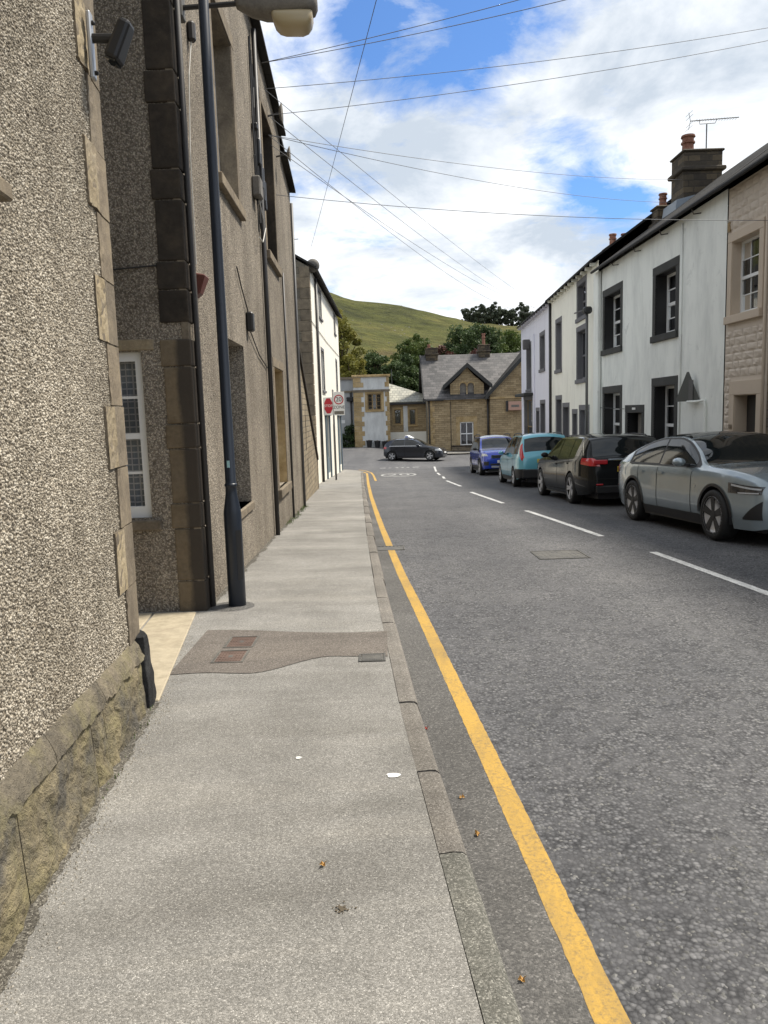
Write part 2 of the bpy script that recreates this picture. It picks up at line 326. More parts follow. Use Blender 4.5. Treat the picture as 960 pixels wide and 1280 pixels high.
def m_glass(name='window_glass', tint=0.75, k=1.0):
    m, t, b = nodes(name); out = t.nodes['Material Output']; t.nodes.remove(b)
    tr = N(t, 'ShaderNodeBsdfTransparent'); tr.inputs[0].default_value = (tint, tint, tint * 1.02, 1); gl = N(t, 'ShaderNodeBsdfGlossy', i_Roughness=0.03); gl.inputs[0].default_value = (0.9, 0.93, 0.95, 1)
    fr = N(t, 'ShaderNodeFresnel', i_IOR=1.55); n = tn(t, vec(t), 2.2, 2); bp = N(t, 'ShaderNodeBump', i_Strength=0.12, i_Distance=0.02); t.links.new(n, bp.inputs['Height']); t.links.new(bp.outputs[0], gl.inputs['Normal'])
    ms = N(t, 'ShaderNodeMixShader'); t.links.new(mth(t, 'MINIMUM', mth(t, 'ADD', mth(t, 'MULTIPLY', fr.outputs[0], 1.2 * k), 0.03), 1.0), ms.inputs[0]); t.links.new(tr.outputs[0], ms.inputs[1]); t.links.new(gl.outputs[0], ms.inputs[2]); t.links.new(ms.outputs[0], out.inputs[0])
    return m
def m_leaf(name, cols, trans=0.25):
    m, t, b = nodes(name); n = tn(t, vec(t), 0.45, 4, 0.6); n2 = tn(t, vec(t), 5, 3)
    c = ramp(t, mth(t, 'ADD', mth(t, 'MULTIPLY', n, 0.65), mth(t, 'MULTIPLY', n2, 0.35)), [(0.34, cols[0]), (0.5, cols[1]), (0.66, cols[2])])
    setc(t, b, c); b.inputs['Roughness'].default_value = 0.6; b.inputs['Specular IOR Level'].default_value = 0.3
    td = N(t, 'ShaderNodeBsdfTranslucent'); t.links.new(c, td.inputs[0]); ms = N(t, 'ShaderNodeMixShader', i_0=trans); out = t.nodes['Material Output']
    t.links.new(b.outputs[0], ms.inputs[1]); t.links.new(td.outputs[0], ms.inputs[2]); t.links.new(ms.outputs[0], out.inputs[0]); return m

M = {}
M['rough_near'] = m_roughcast('roughcast_near_house', (0.15, 0.132, 0.11), (0.44, 0.405, 0.345), (0.76, 0.72, 0.64), 72, 0.010, 0.45)
M['rough_b'] = m_roughcast('pebbledash_terrace', (0.17, 0.152, 0.133), (0.40, 0.368, 0.325), (0.62, 0.58, 0.52), 70, 0.007, 0.45)
M['sandstone'] = m_stone('sandstone_quoin', ((0.22, 0.18, 0.12), (0.32, 0.27, 0.185), (0.30, 0.26, 0.2)), 5, bs=0.8, bd=0.006, per=0.4)
M['sandstone_grey'] = m_stone('sandstone_weathered', ((0.13, 0.11, 0.085), (0.2, 0.17, 0.13), (0.26, 0.22, 0.16)), 5, bs=0.8, bd=0.006)
M['soot'] = m_stone('sooty_sandstone', ((0.022, 0.019, 0.016), (0.04, 0.034, 0.028), (0.075, 0.06, 0.045)), 2.2, bs=0.7, bd=0.006)
M['brownstone'] = m_stone('stained_sandstone', ((0.13, 0.095, 0.055), (0.24, 0.18, 0.105), (0.2, 0.16, 0.11)), 2.5, bs=0.8, bd=0.006, dirt=(0.05, 0.04, 0.032))
def m_sootstain():
    m = m_stone('pipe_stained_sandstone', ((0.1, 0.08, 0.055), (0.17, 0.135, 0.09), (0.15, 0.125, 0.09)), 2.5, bs=0.8, bd=0.006); t = m.node_tree; b = t.nodes['Principled BSDF']; src = b.inputs['Base Color'].links[0].from_socket
    se = N(t, 'ShaderNodeSeparateXYZ'); t.links.new(vec(t), se.inputs[0]); n = tn(t, vec(t, (1, 1, .5)), 5, 6, .7)
    f = ramp(t, mth(t, 'ADD', mth(t, 'MULTIPLY', mth(t, 'ADD', se.outputs[0], 1.73), 6.0), mth(t, 'MULTIPLY', n, .5)), [(.3, (0, 0, 0)), (.55, (.92, .92, .92))])
    setc(t, b, mixc(t, f, src, (0.05, 0.042, 0.034))); return m
M['brownstone'] = m_sootstain()
M['plinth'] = m_stone('mossy_plinth_stone', ((0.11, 0.1, 0.08), (0.25, 0.215, 0.14), (0.36, 0.31, 0.2)), 3.0, bs=1.0, bd=0.03, moss=(0.19, 0.165, 0.09), dirt=(0.1, 0.094, 0.084))
M['plinth_cap'] = m_stone('weathered_plinth_cap', ((0.1, 0.093, 0.08), (0.19, 0.17, 0.135), (0.29, 0.255, 0.19)), 5.0, bs=1.0, bd=0.02, moss=(0.17, 0.15, 0.09), per=.6)
M['flag'] = m_stone('flagstone', ((0.32, 0.275, 0.2), (0.43, 0.38, 0.285), (0.38, 0.33, 0.25)), 1.6, bs=0.4, bd=0.006)
M['kerb'] = None
M['asphalt'] = m_asphalt()
M['gutter'] = m_tarmac('gutter_asphalt', (0.072, 0.071, 0.07), (0.108, 0.106, 0.103), (0.155, 0.151, 0.146), sc=150, streak=0.2)
M['pave'] = m_tarmac('footway_macadam', (0.145, 0.142, 0.134), (0.232, 0.227, 0.215), (0.33, 0.323, 0.308), sc=260, streak=0.45)  # pale streaks stand for arcs of sunlight, painted into the colour
M['kerb'] = m_tarmac('kerb_concrete', (0.115, 0.107, 0.097), (0.178, 0.166, 0.151), (0.25, 0.236, 0.216), sc=200, streak=0.4)
M['kerb_dark'] = m_tarmac('kerb_granite', (0.09, 0.09, 0.08), (0.14, 0.14, 0.125), (0.23, 0.226, 0.205), sc=190, streak=0.5)
M['patch'] = m_tarmac('footway_patch', (0.085, 0.076, 0.068), (0.14, 0.125, 0.112), (0.215, 0.195, 0.177), sc=220, streak=0.35)
M['yellow'] = m_line('yellow_line_paint', (0.47, 0.285, 0.05), 0.8, (0.2, 0.14, 0.06))
M['white_line'] = m_line('white_line_paint', (0.66, 0.66, 0.64), 0.75)
M['white_worn'] = m_line('worn_white_paint', (0.4, 0.4, 0.39), 1.0)
M['iron'] = m_stone('cast_iron_cover', ((0.095, 0.068, 0.058), (0.125, 0.088, 0.075), (0.15, 0.108, 0.092)), 8, 0.7, 0.5, 0.003)
M['iron_grey'] = m_stone('grey_iron_cover', ((0.07, 0.07, 0.07), (0.11, 0.108, 0.1), (0.15, 0.145, 0.135)), 8, 0.6, 0.5, 0.003)
M['black'] = pm('black_paint', (0.012, 0.012, 0.013), 0.45)
M['dark'] = pm('dark_void', (0.01, 0.01, 0.01), 0.9)
M['pipe'] = pm('grey_pipe', (0.10, 0.10, 0.10), 0.5)
M['pipe_mid'] = pm('weathered_pipe', (0.055, 0.052, 0.05), 0.65)
M['pipe_dark'] = pm('dark_pipe', (0.03, 0.028, 0.027), 0.5)
M['gutter_black'] = pm('gutter_black', (0.02, 0.02, 0.021), 0.8)
M['cable'] = pm('black_cable', (0.018, 0.018, 0.018), 0.6)
M['cable_white'] = pm('white_cable', (0.5, 0.49, 0.45), 0.6)
M['wire'] = pm('overhead_wire', (0.17, 0.175, 0.185), 0.6)
M['column'] = pm('navy_lamp_column', (0.013, 0.019, 0.03), 0.4)
M['lantern'] = m_stone('lantern_grey', ((0.12, 0.115, 0.105), (0.18, 0.17, 0.155), (0.22, 0.21, 0.19)), 6, 0.7, 0.3, 0.003)
M['bowl'] = pm('lantern_bowl', (0.42, 0.34, 0.2), 0.3)
M['upvc'] = pm('white_window_frame', (0.72, 0.73, 0.72), 0.4)
M['glass'] = m_glass()
def m_checks():
    m, t, b = nodes('check_net_curtain'); c0 = N(t, 'ShaderNodeTexCoord'); se = N(t, 'ShaderNodeSeparateXYZ'); t.links.new(c0.outputs['Object'], se.inputs[0]); cb = N(t, 'ShaderNodeCombineXYZ'); t.links.new(se.outputs[0], cb.inputs[0]); t.links.new(se.outputs[2], cb.inputs[1])
    br = N(t, 'ShaderNodeTexBrick', offset=0.0, i_Scale=1.0); t.links.new(cb.outputs[0], br.inputs['Vector']); br.inputs['Brick Width'].default_value = .055; br.inputs['Row Height'].default_value = .055; br.inputs['Mortar Size'].default_value = .006
    br.inputs['Color1'].default_value = (.3, .36, .42, 1); br.inputs['Color2'].default_value = (.36, .42, .47, 1); br.inputs['Mortar'].default_value = (.8, .83, .86, 1); setc(t, b, br.outputs['Color']); b.inputs['Roughness'].default_value = .9; return m
M['curtain'] = m_checks()
M['curtain_dim'] = pm('room_curtain', (0.16, 0.165, 0.17), 0.9)
M['room_block'] = pm('room_shade', (0.03, 0.028, 0.026), 0.95)  # near-black paint on solid blocks, standing in for the shade of unlit interiors
M['mint'] = m_paint('pale_mint_render', (0.80, 0.82, 0.775), (0.5, 0.52, 0.5), 0.7)
M['cream'] = m_paint('cream_render', (0.84, 0.83, 0.74), (0.58, 0.57, 0.51), 0.5)
M['lavender'] = m_paint('lavender_render', (0.72, 0.72, 0.80), (0.54, 0.54, 0.6), 0.4)
M['warmwhite'] = m_paint('warm_white_render', (0.80, 0.77, 0.68), (0.6, 0.55, 0.45), 0.3)
M['tan'] = m_paint('tan_masonry_paint', (0.58, 0.505, 0.42), (0.45, 0.38, 0.31), 0.4, 0.008, 14)
M['tan_trim'] = m_paint('tan_stone_trim', (0.53, 0.445, 0.35), (0.42, 0.345, 0.265), 0.4, 0.002, 40)
M['charcoal'] = m_paint('charcoal_trim', (0.035, 0.036, 0.034), (0.07, 0.07, 0.065), 0.5, 0.003, 30)
M['grey_trim'] = m_paint('grey_trim', (0.135, 0.135, 0.145), (0.18, 0.18, 0.19), 0.4, 0.003, 30)
M['rubble'] = m_coursed('rubble_stone', ((0.2, 0.16, 0.105), (0.32, 0.27, 0.19)), 0.3, 0.14, (0.15, 0.13, 0.1), 0.03, (0.1, 1))
M['rubble_dark'] = m_coursed('dark_rubble_stone', ((0.1, 0.085, 0.065), (0.17, 0.14, 0.1)), 0.34, 0.15, (0.07, 0.06, 0.05), 0.03, (0.3, 1))
M['gable_stone'] = m_coursed('gable_stone', ((0.13, 0.12, 0.1), (0.2, 0.18, 0.14)), 0.4, 0.2, (0.1, 0.09, 0.08), 0.02, (1, 0))
M['chimney'] = m_coursed('chimney_stone', ((0.045, 0.038, 0.03), (0.12, 0.095, 0.062)), 0.34, 0.17, (0.05, 0.042, 0.034), 0.03, (1, 1))
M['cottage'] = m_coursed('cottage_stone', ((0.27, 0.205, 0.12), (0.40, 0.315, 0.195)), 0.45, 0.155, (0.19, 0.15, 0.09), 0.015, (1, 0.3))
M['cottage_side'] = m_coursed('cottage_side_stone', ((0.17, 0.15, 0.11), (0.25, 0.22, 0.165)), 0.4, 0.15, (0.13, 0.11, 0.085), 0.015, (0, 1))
M['slate'] = m_slate('stone_slates', ((0.042, 0.042, 0.045), (0.12, 0.114, 0.117)), 0.40, 0.19)
M['slate_side'] = m_slate('roof_slates', ((0.03, 0.03, 0.031), (0.055, 0.054, 0.053)), 0.4, 0.25, (0, 1))
M['slate_side'].node_tree.nodes['Principled BSDF'].inputs['Roughness'].default_value = .95; M['slate_side'].node_tree.nodes['Principled BSDF'].inputs['Specular IOR Level'].default_value = .1
M['slate_moss'] = m_slate('mossy_slates', ((0.22, 0.225, 0.19), (0.33, 0.33, 0.28)), 0.3, 0.2)
M['pebble_white'] = m_paint('white_pebbledash', (0.62, 0.63, 0.61), (0.36, 0.36, 0.35), 0.8, 0.02, 12)
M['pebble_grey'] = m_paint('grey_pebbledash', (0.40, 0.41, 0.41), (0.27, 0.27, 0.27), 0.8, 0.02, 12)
M['ochre'] = m_stone('ochre_dressed_stone', ((0.24, 0.17, 0.08), (0.4, 0.3, 0.16), (0.46, 0.37, 0.24)), 1.4, bs=0.5, bd=0.01)
M['pot'] = m_stone('clay_pot', ((0.16, 0.07, 0.05), (0.25, 0.12, 0.085), (0.33, 0.22, 0.18)), 6, 0.8, 0.3, 0.003)
M['lead'] = pm('lead_flashing', (0.2, 0.23, 0.26), 0.45, 0.3)
M['alu'] = pm('dull_aluminium', (0.45, 0.46, 0.47), 0.4, 0.7)
M['sign_red'] = pm('sign_red', (0.42, 0.015, 0.03), 0.4)
M['sign_white'] = pm('sign_white', (0.72, 0.72, 0.70), 0.45)
M['sign_black'] = pm('sign_black', (0.015, 0.015, 0.015), 0.45)
M['sign_back'] = pm('sign_back_grey', (0.07, 0.075, 0.07), 0.5)
M['alarm'] = pm('faded_red_alarm', (0.13, 0.04, 0.03), 0.5)
M['bluegrey'] = m_paint('bluegrey_shopfront', (0.12, 0.16, 0.19), (0.18, 0.22, 0.25), 0.3)
M['salmon'] = pm('salmon_sign', (0.42, 0.25, 0.19), 0.5)
M['timber'] = m_stone('window_timber', ((0.16, 0.11, 0.06), (0.26, 0.19, 0.1), (0.3, 0.22, 0.12)), 8, 0.7, 0.4, 0.003)
M['rubber'] = pm('tyre_rubber', (0.014, 0.014, 0.014), 0.75)
M['alloy'] = pm('alloy_wheel', (0.5, 0.5, 0.51), 0.3, 0.25)
M['trim'] = pm('black_plastic', (0.016, 0.016, 0.017), 0.5)
M['cglass'] = pm('tinted_car_glass', (0.012, 0.015, 0.016), 0.03, spec=0.55)
M['chrome'] = pm('chrome', (0.6, 0.6, 0.6), 0.15, 1.0)
M['lamp_red'] = pm('tail_lamp_red', (0.5, 0.012, 0.018), 0.12, coat=1.0)
M['lamp_clear'] = pm('head_lamp_clear', (0.5, 0.52, 0.54), 0.1, coat=1.0)
M['lamp_dark'] = pm('head_lamp_dark', (0.03, 0.032, 0.035), 0.08, coat=1.0)
M['plate_y'] = pm('yellow_plate', (0.6, 0.43, 0.04), 0.4)
M['plate_w'] = pm('white_plate', (0.7, 0.7, 0.68), 0.4)
M['bark'] = m_stone('bark', ((0.05, 0.04, 0.03), (0.09, 0.07, 0.05), (0.12, 0.1, 0.075)), 3, bs=1, bd=0.03)
M['leaf_dark'] = m_leaf('leaf_dark_green', ((0.03, 0.048, 0.02), (0.055, 0.085, 0.03), (0.095, 0.135, 0.045)))
M['leaf_mid'] = m_leaf('leaf_mid_green', ((0.035, 0.06, 0.015), (0.075, 0.11, 0.025), (0.13, 0.16, 0.04)))
M['leaf_yellow'] = m_leaf('leaf_yellow_green', ((0.09, 0.1, 0.02), (0.19, 0.18, 0.035), (0.28, 0.24, 0.05)))
M['leaf_red'] = m_leaf('leaf_dark_red', ((0.03, 0.012, 0.012), (0.07, 0.026, 0.022), (0.1, 0.05, 0.03)))
M['leaf_far'] = m_leaf('leaf_far_green', ((0.05, 0.062, 0.045), (0.08, 0.098, 0.065), (0.11, 0.13, 0.085)))
M['litter'] = pm('fallen_leaf', (0.42, 0.24, 0.07), 0.7)
M['litter_red'] = pm('fallen_red_scrap', (0.4, 0.08, 0.06), 0.7)
M['flag_grit'] = m_stone('loose_grit', ((0.2, 0.185, 0.16), (0.34, 0.32, 0.28), (0.5, 0.47, 0.42)), 60, bs=0.1, bd=0.001)
M['gum'] = pm('white_spot', (0.75, 0.74, 0.7), 0.8)

# ================================================================== GROUND, ROADS, HILL
def wb(mb, name, mat, parent=None, **k):
    o = mb.build(name, mat, **k)
    return put(o, parent) if parent else o
def m_grass():
    m, t, b = nodes('hill_grass'); v = vec(t)
    n1 = tn(t, v, 0.03, 8, 0.65, 0.6); n2 = tn(t, v, 0.22, 8, 0.7, 0.3); n3 = tn(t, vec(t, (0.4, 1, 2.0)), 0.5, 6, 0.7)
    c = ramp(t, n1, [(0.32, (0.042, 0.046, 0.02)), (0.47, (0.074, 0.08, 0.027)), (0.6, (0.105, 0.102, 0.037)), (0.72, (0.1, 0.078, 0.042))])
    c = mixc(t, 0.85, c, ramp(t, n2, [(0.34, (0.52, 0.52, 0.5)), (0.5, (1, 1, 1)), (0.68, (1.4, 1.34, 1.15))]), 'MULTIPLY'); c = mixc(t, 0.5, c, ramp(t, n3, [(0.3, (0.7, 0.7, 0.66)), (0.7, (1.25, 1.22, 1.1))]), 'MULTIPLY')
    setc(t, b, c); b.inputs['Roughness'].default_value = 0.95; b.inputs['Specular IOR Level'].default_value = 0.1; bump(t, b, mth(t, 'ADD', n2, n3), 1.0, 1.2); return m
M['grass'] = m_grass()
def m_earth():
    m, t, b = nodes('yard_ground'); v = vec(t); n1 = tn(t, v, 0.5, 7, 0.65)
    setc(t, b, ramp(t, n1, [(0.35, (0.05, 0.06, 0.025)), (0.6, (0.11, 0.1, 0.06))])); b.inputs['Roughness'].default_value = 0.95; bump(t, b, n1, 0.6, 0.1); return m
xs = [-500, -200, -80, -40, -20, -10, -5, -2, 0, 2, 5, 8, 12, 20, 40, 80, 200, 500]; ys = [-120, -60, -20] + list(range(-8, 66, 2)) + [70, 80, 100, 130]
ground = MB().grid([[(x, y, zg(x, y) - 0.03) for x in xs] for y in ys]).build('ground', m_earth()); tag(ground, kind='structure')
ELEV = [(-3, 0.30), (-1, 0.27), (-0.5, 0.24), (-0.2, 0.198), (-0.06, 0.160), (-0.032, 0.149), (0.03, 0.1355), (0.09, 0.1215), (0.13, 0.112), (0.18, 0.109), (0.22, 0.107), (0.4, 0.118), (0.8, 0.14), (3, 0.16)]
def hz(x, y):
    e = interp(ELEV, x / max(y, 60.0)) * 300
    r = max(0, (y - 92) / 208); f = r if r < 0.88 else 0.88 + 0.12 * (1 - math.exp(-(r - 0.88) / 0.12)) * 1.0
    f = min(f, 1.0) - 0.25 * max(0, r - 1.15)
    n = mnoise.fractal(Vector((x * 0.02, y * 0.02, 0)), 0.9, 2.1, 5) * 1.6 + mnoise.fractal(Vector((x * 0.09, y * 0.09, 3)), 0.9, 2.1, 3) * 0.4
    return -3.6 + (e + 3.2) * f + n * min(1, r * 3)
hy = [88 + i * 3.5 for i in range(66)] + [330, 350, 380, 430, 500]
hx = sorted({-500, -380, -300, -240} | {-200 + 10 * i for i in range(18)} | {-28 + 4 * i for i in range(36)} | {120 + 12 * i for i in range(12)} | {300, 380, 500})
hill = MB().grid([[(x, y, hz(x, y)) for x in hx] for y in hy]).build('hill', M['grass'], smooth=True); tag(hill, kind='structure')
# outcrops and boulders too many to count
rk = MB(); random.seed(11)
M['rock'] = m_stone('limestone_outcrop', ((0.13, 0.125, 0.11), (0.19, 0.185, 0.165), (0.25, 0.245, 0.22)), 0.6, bs=0.8, bd=0.15)
for i in range(260):
    y = random.uniform(150, 296); x = random.uniform(-0.12, 0.2) * y
    if mnoise.noise(Vector((x * 0.05, y * 0.03, 7))) < 0.08: continue
    r = random.uniform(0.12, 0.34); z = hz(x, y); q = [Vector((cos(a) * r * random.uniform(0.6, 1.5), sin(a) * r * random.uniform(0.6, 1.3), random.uniform(-0.1, 0.1))) for a in (0, 1.2, 2.5, 3.8, 5)]
    o = Vector((x, y, z - 0.05)); top = o + Vector((random.uniform(-.2, .2) * r, 0, r * random.uniform(0.5, 0.9)))
    rk.add([o + p for p in q] + [o + p * 0.6 + Vector((0, 0, r * random.uniform(.4, .7))) for p in q] + [top], [(k, (k + 1) % 5, 5 + (k + 1) % 5, 5 + k) for k in range(5)] + [(5 + k, 5 + (k + 1) % 5, 10) for k in range(5)])
tag(rk.build('hillside_rocks', M['rock']), 'pale limestone rocks scattered across the green hillside', 'rocks', kind='stuff')
# carriageway: the street, opening into the cross road at the junction
XR = 6.05
def xl_road(y):
    if y <= 38: return kx(y)
    if y < 43.4: return kx(38) - 5.5 * (1 - sqrt(max(0, 1 - ((y - 38) / 5.4) ** 2)))
    return -60
def xr_road(y):
    if y <= 43: return XR
    if y < 47: return XR + 4 * (1 - sqrt(max(0, 1 - ((y - 43) / 4.0) ** 2)))
    return 60
ry = [-10, -5, -2, 0] + [0.5 * i for i in range(1, 31)] + [15 + i for i in range(1, 24)] + [38 + 0.3 * i for i in range(1, 18)] + [43.399, 43.4] + [44 + 0.5 * i for i in range(6)] + [46.99, 47, 48, 49, 51, 54, 57, 60, 62]
rows = []
for y in ry:
    a, b = xl_road(y), xr_road(y)
    if y > 56.5: b = 60; 
    n = 16; rows.append([(a + (b - a) * i / n if abs(b - a) < 30 else [-60, -30, -12, -8, -5, -3, -1.5, 0, 1.5, 3, 4.5, 6, 7.5, 9, 14, 30, 60][i], y, 0) for i in range(n + 1)])
rows = [[(x, y, zg(x, y)) for x, y, _ in r] for r in rows]
road = MB().grid(rows).build('road', M['asphalt']); tag(road, kind='structure')
def strip(pts, w, name, mat, parent, lift=0.004, jit=0.0):
    """painted strip along plan points"""
    mb = MB(); ls = []; rs = []; random.seed(3)
    fine = []
    for (a, b) in zip(pts, pts[1:]):
        a = Vector((*a, 0)); b = Vector((*b, 0)); n = max(1, int((b - a).length / (0.04 if a.y < 12 and jit else 0.5))); fine += [a.lerp(b, i / n) for i in range(n)]
    fine.append(Vector((*pts[-1], 0)))
    for i, p in enumerate(fine):
        t = (fine[min(i + 1, len(fine) - 1)] - fine[max(i - 1, 0)]).normalized(); n = Vector((t.y, -t.x, 0))
        for s_, l in ((-1, ls), (1, rs)):
            q = p + n * s_ * (w / 2 + random.uniform(-jit, jit)); l.append((q.x, q.y, zg(q.x, q.y) + lift))
    return wb(mb.grid([ls, rs]), name, mat, parent)
yl = [(0.78, -4), (0.655, 0), (0.575, 1.88), (0.53, 2.68), (0.43, 4.32), (0.30, 6.5), (0.18, 8.4), (0.09, 10.2), (-0.04, 13), (-0.165, 16.2), (-0.34, 21), (-0.54, 27.9), (-0.66, 33), (-0.78, 38), (-1.0, 39.6), (-1.45, 41)]
strip(yl, 0.095, 'yellow_line', M['yellow'], road, jit=0.0022)
strip([(-0.28, 30), (-0.45, 36), (-0.58, 38.6), (-0.9, 40.6), (-1.3, 42)], 0.09, 'yellow_line', M['yellow'], road)
for a, b in [((3.62, 5.4), (3.36, 9.5)), ((3.17, 11.1), (2.87, 15.4)), ((2.72, 17.4), (2.47, 21.6)), ((2.49, 24.6), (2.36, 28.4)), ((2.42, 30.2), (2.5, 32.0)), ((2.5, 33.6), (2.56, 36.0)), ((2.62, 37.6), (2.9, 43.0))]:
    strip([a, b], 0.10, 'centre_dash', M['white_line'], road, jit=0.004)
for x in (-0.15, 0.35, 0.75, 1.05, 1.35, 1.7):
    strip([(x, 43.1), (x + (0.32 if x in (-0.15, 1.7) else 0.14), 43.15)], 0.26, 'give_way_mark', M['white_line'], road)
# worn speed roundel painted on the left lane
ring = MB(); n = 48; A = []; B_ = []
for k in range(n + 1):
    a = 2 * pi * k / n
    for l, e in ((A, 1.0), (B_, 0.86)):
        x = 0.72 + 0.82 * e * cos(a); y = 35.2 + 2.0 * e * sin(a); l.append((x, y, zg(x, y) + 0.004))
wb(ring.grid([A, B_]), 'speed_roundel', M['white_worn'], road)
def text_mesh(txt, size, name, mat, xf, parent=None, sx=1.0, align='CENTER'):
    cu = bpy.data.curves.new(name, 'FONT'); cu.body = txt; cu.size = size; cu.align_x = align; cu.align_y = 'CENTER'; cu.extrude = 0.0
    t = bpy.data.objects.new(name + '_src', cu); COL.objects.link(t); bpy.context.view_layer.update()
    me = bpy.data.meshes.new_from_object(t.evaluated_get(bpy.context.evaluated_depsgraph_get())); bpy.data.objects.remove(t); bpy.data.curves.remove(cu)
    me.name = name; me.transform(Matrix.Diagonal((sx, 1, 1, 1))); me.transform(xf); me.materials.clear(); me.materials.append(mat)
    o = bpy.data.objects.new(name, me); COL.objects.link(o)
    return put(o, parent) if parent else o
sl = -0.04
text_mesh('20', 2.6, 'roundel_number', M['white_worn'], Matrix.Translation((0.72, 35.2, zr(35.2) + 0.006)) @ Matrix.Rotation(math.atan(sl), 4, 'X') @ Matrix.Diagonal((0.42, 1, 1, 1)), road)
gs = [-6, -3, 0] + [0.5 * i for i in range(1, 76)]
ylx = [(y, x) for x, y in yl]
wb(MB().grid([[(kx(y) + 0.012, y, zr(y) + 0.003), ((kx(y) + interp(ylx, y)) / 2, y, zr(y) + 0.003), (interp(ylx, y) - 0.03 + 0.02 * mnoise.noise(Vector((y * 2.3, 0, 0))), y, zr(y) + 0.003)] for y in gs]), 'gutter_strip', M['gutter'], road)
# footways
def footway(name, rows, mat): return tag(MB().grid(rows).build(name, mat), kind='structure')
py = [-10, -5, -2] + [0.4 * i for i in range(0, 60)] + [24 + i for i in range(0, 15)] + [38.2 + 0.3 * i for i in range(1, 17)]
def xl_pav(y): return xl_road(min(y, 43.3)) - 0.1075 + 0.003 * mnoise.noise(Vector((y * 3, 0, 0)))
pav = footway('pavement', [[(-12 + (xl_pav(y) + 12) * f, y, zp(y)) for f in (0, .5, .75, .85, .9, .93, .96, 1)] for y in py], M['pave'])
footway('pavement_right', [[(x, y, zp(y)) for x in (XR + 0.1, 7.2, 12, 18)] for y in [-10, -5] + [i for i in range(0, 45)]], M['pave'])
footway('pavement_far', [[(x, y, zg(x, y) + 0.1) for x in (1.2, 2.5, 4, 6, 9, 14, 30)] for y in (56.6, 57.6, 58.6, 60.5, 64)], M['pave'])
# kerb stones, each a piece of its own
def kerb_run(pts, parent, mat_fn, wdt=0.105, out=1, hgt=0.085):
    for i, (a, b) in enumerate(zip(pts, pts[1:])):
        a = Vector((a[0], a[1], 0)); b = Vector((b[0], b[1], 0)); t = (b - a).normalized(); n = Vector((t.y, -t.x, 0)) * out
        a2 = a + t * 0.006; b2 = b - t * 0.006; dz = random.uniform(-0.004, 0.006); sh = n * random.uniform(-0.005, 0.005); mb = MB(); rows = []
        m = 7
        for k in range(m):
            p = a2.lerp(b2, k / (m - 1)) + sh; z = zr(p.y); row = []
            for d, h in ((-wdt, -0.1), (-wdt, hgt), (-0.5 * wdt, hgt + 0.003), (-0.02, hgt), (-0.004, hgt - 0.012), (0.012, 0.02), (0.02, -0.1)):
                q = p + n * d; j = mnoise.noise(Vector((q.x * 9, q.y * 9, h * 20 + i))) * 0.004
                row.append((q.x, q.y, z + h + dz + (j if h > 0.03 else 0)))
            rows.append(row)
        mb.grid(rows); c = len(rows[0]); mb.f.append(tuple(range(c))); mb.f.append(tuple(range((m - 1) * c, m * c))[::-1])
        wb(mb, 'kerb_stone', mat_fn(i), parent)
random.seed(5)
ks = [-2.55, -1.75, -0.9, 0.0, 0.85, 1.72]; ks = [-1.8, -0.95, -0.05, 0.85, 1.72, 2.61, 3.28, 4.15]
while ks[-1] < 37.5: ks.append(ks[-1] + random.uniform(0.82, 0.95))
kp = [(kx(y), y) for y in ks] + [(xl_road(y), y) for y in (38.7, 39.5, 40.3, 41.1, 41.8, 42.4, 42.9, 43.2)] 
kerb_run(kp, pav, lambda i: M['kerb_dark'] if i < 5 else M['kerb'])
kerb_run([(XR, y) for y in [-2 + 0.95 * i for i in range(46)]], bpy.data.objects['pavement_right'], lambda i: M['kerb'], out=-1)
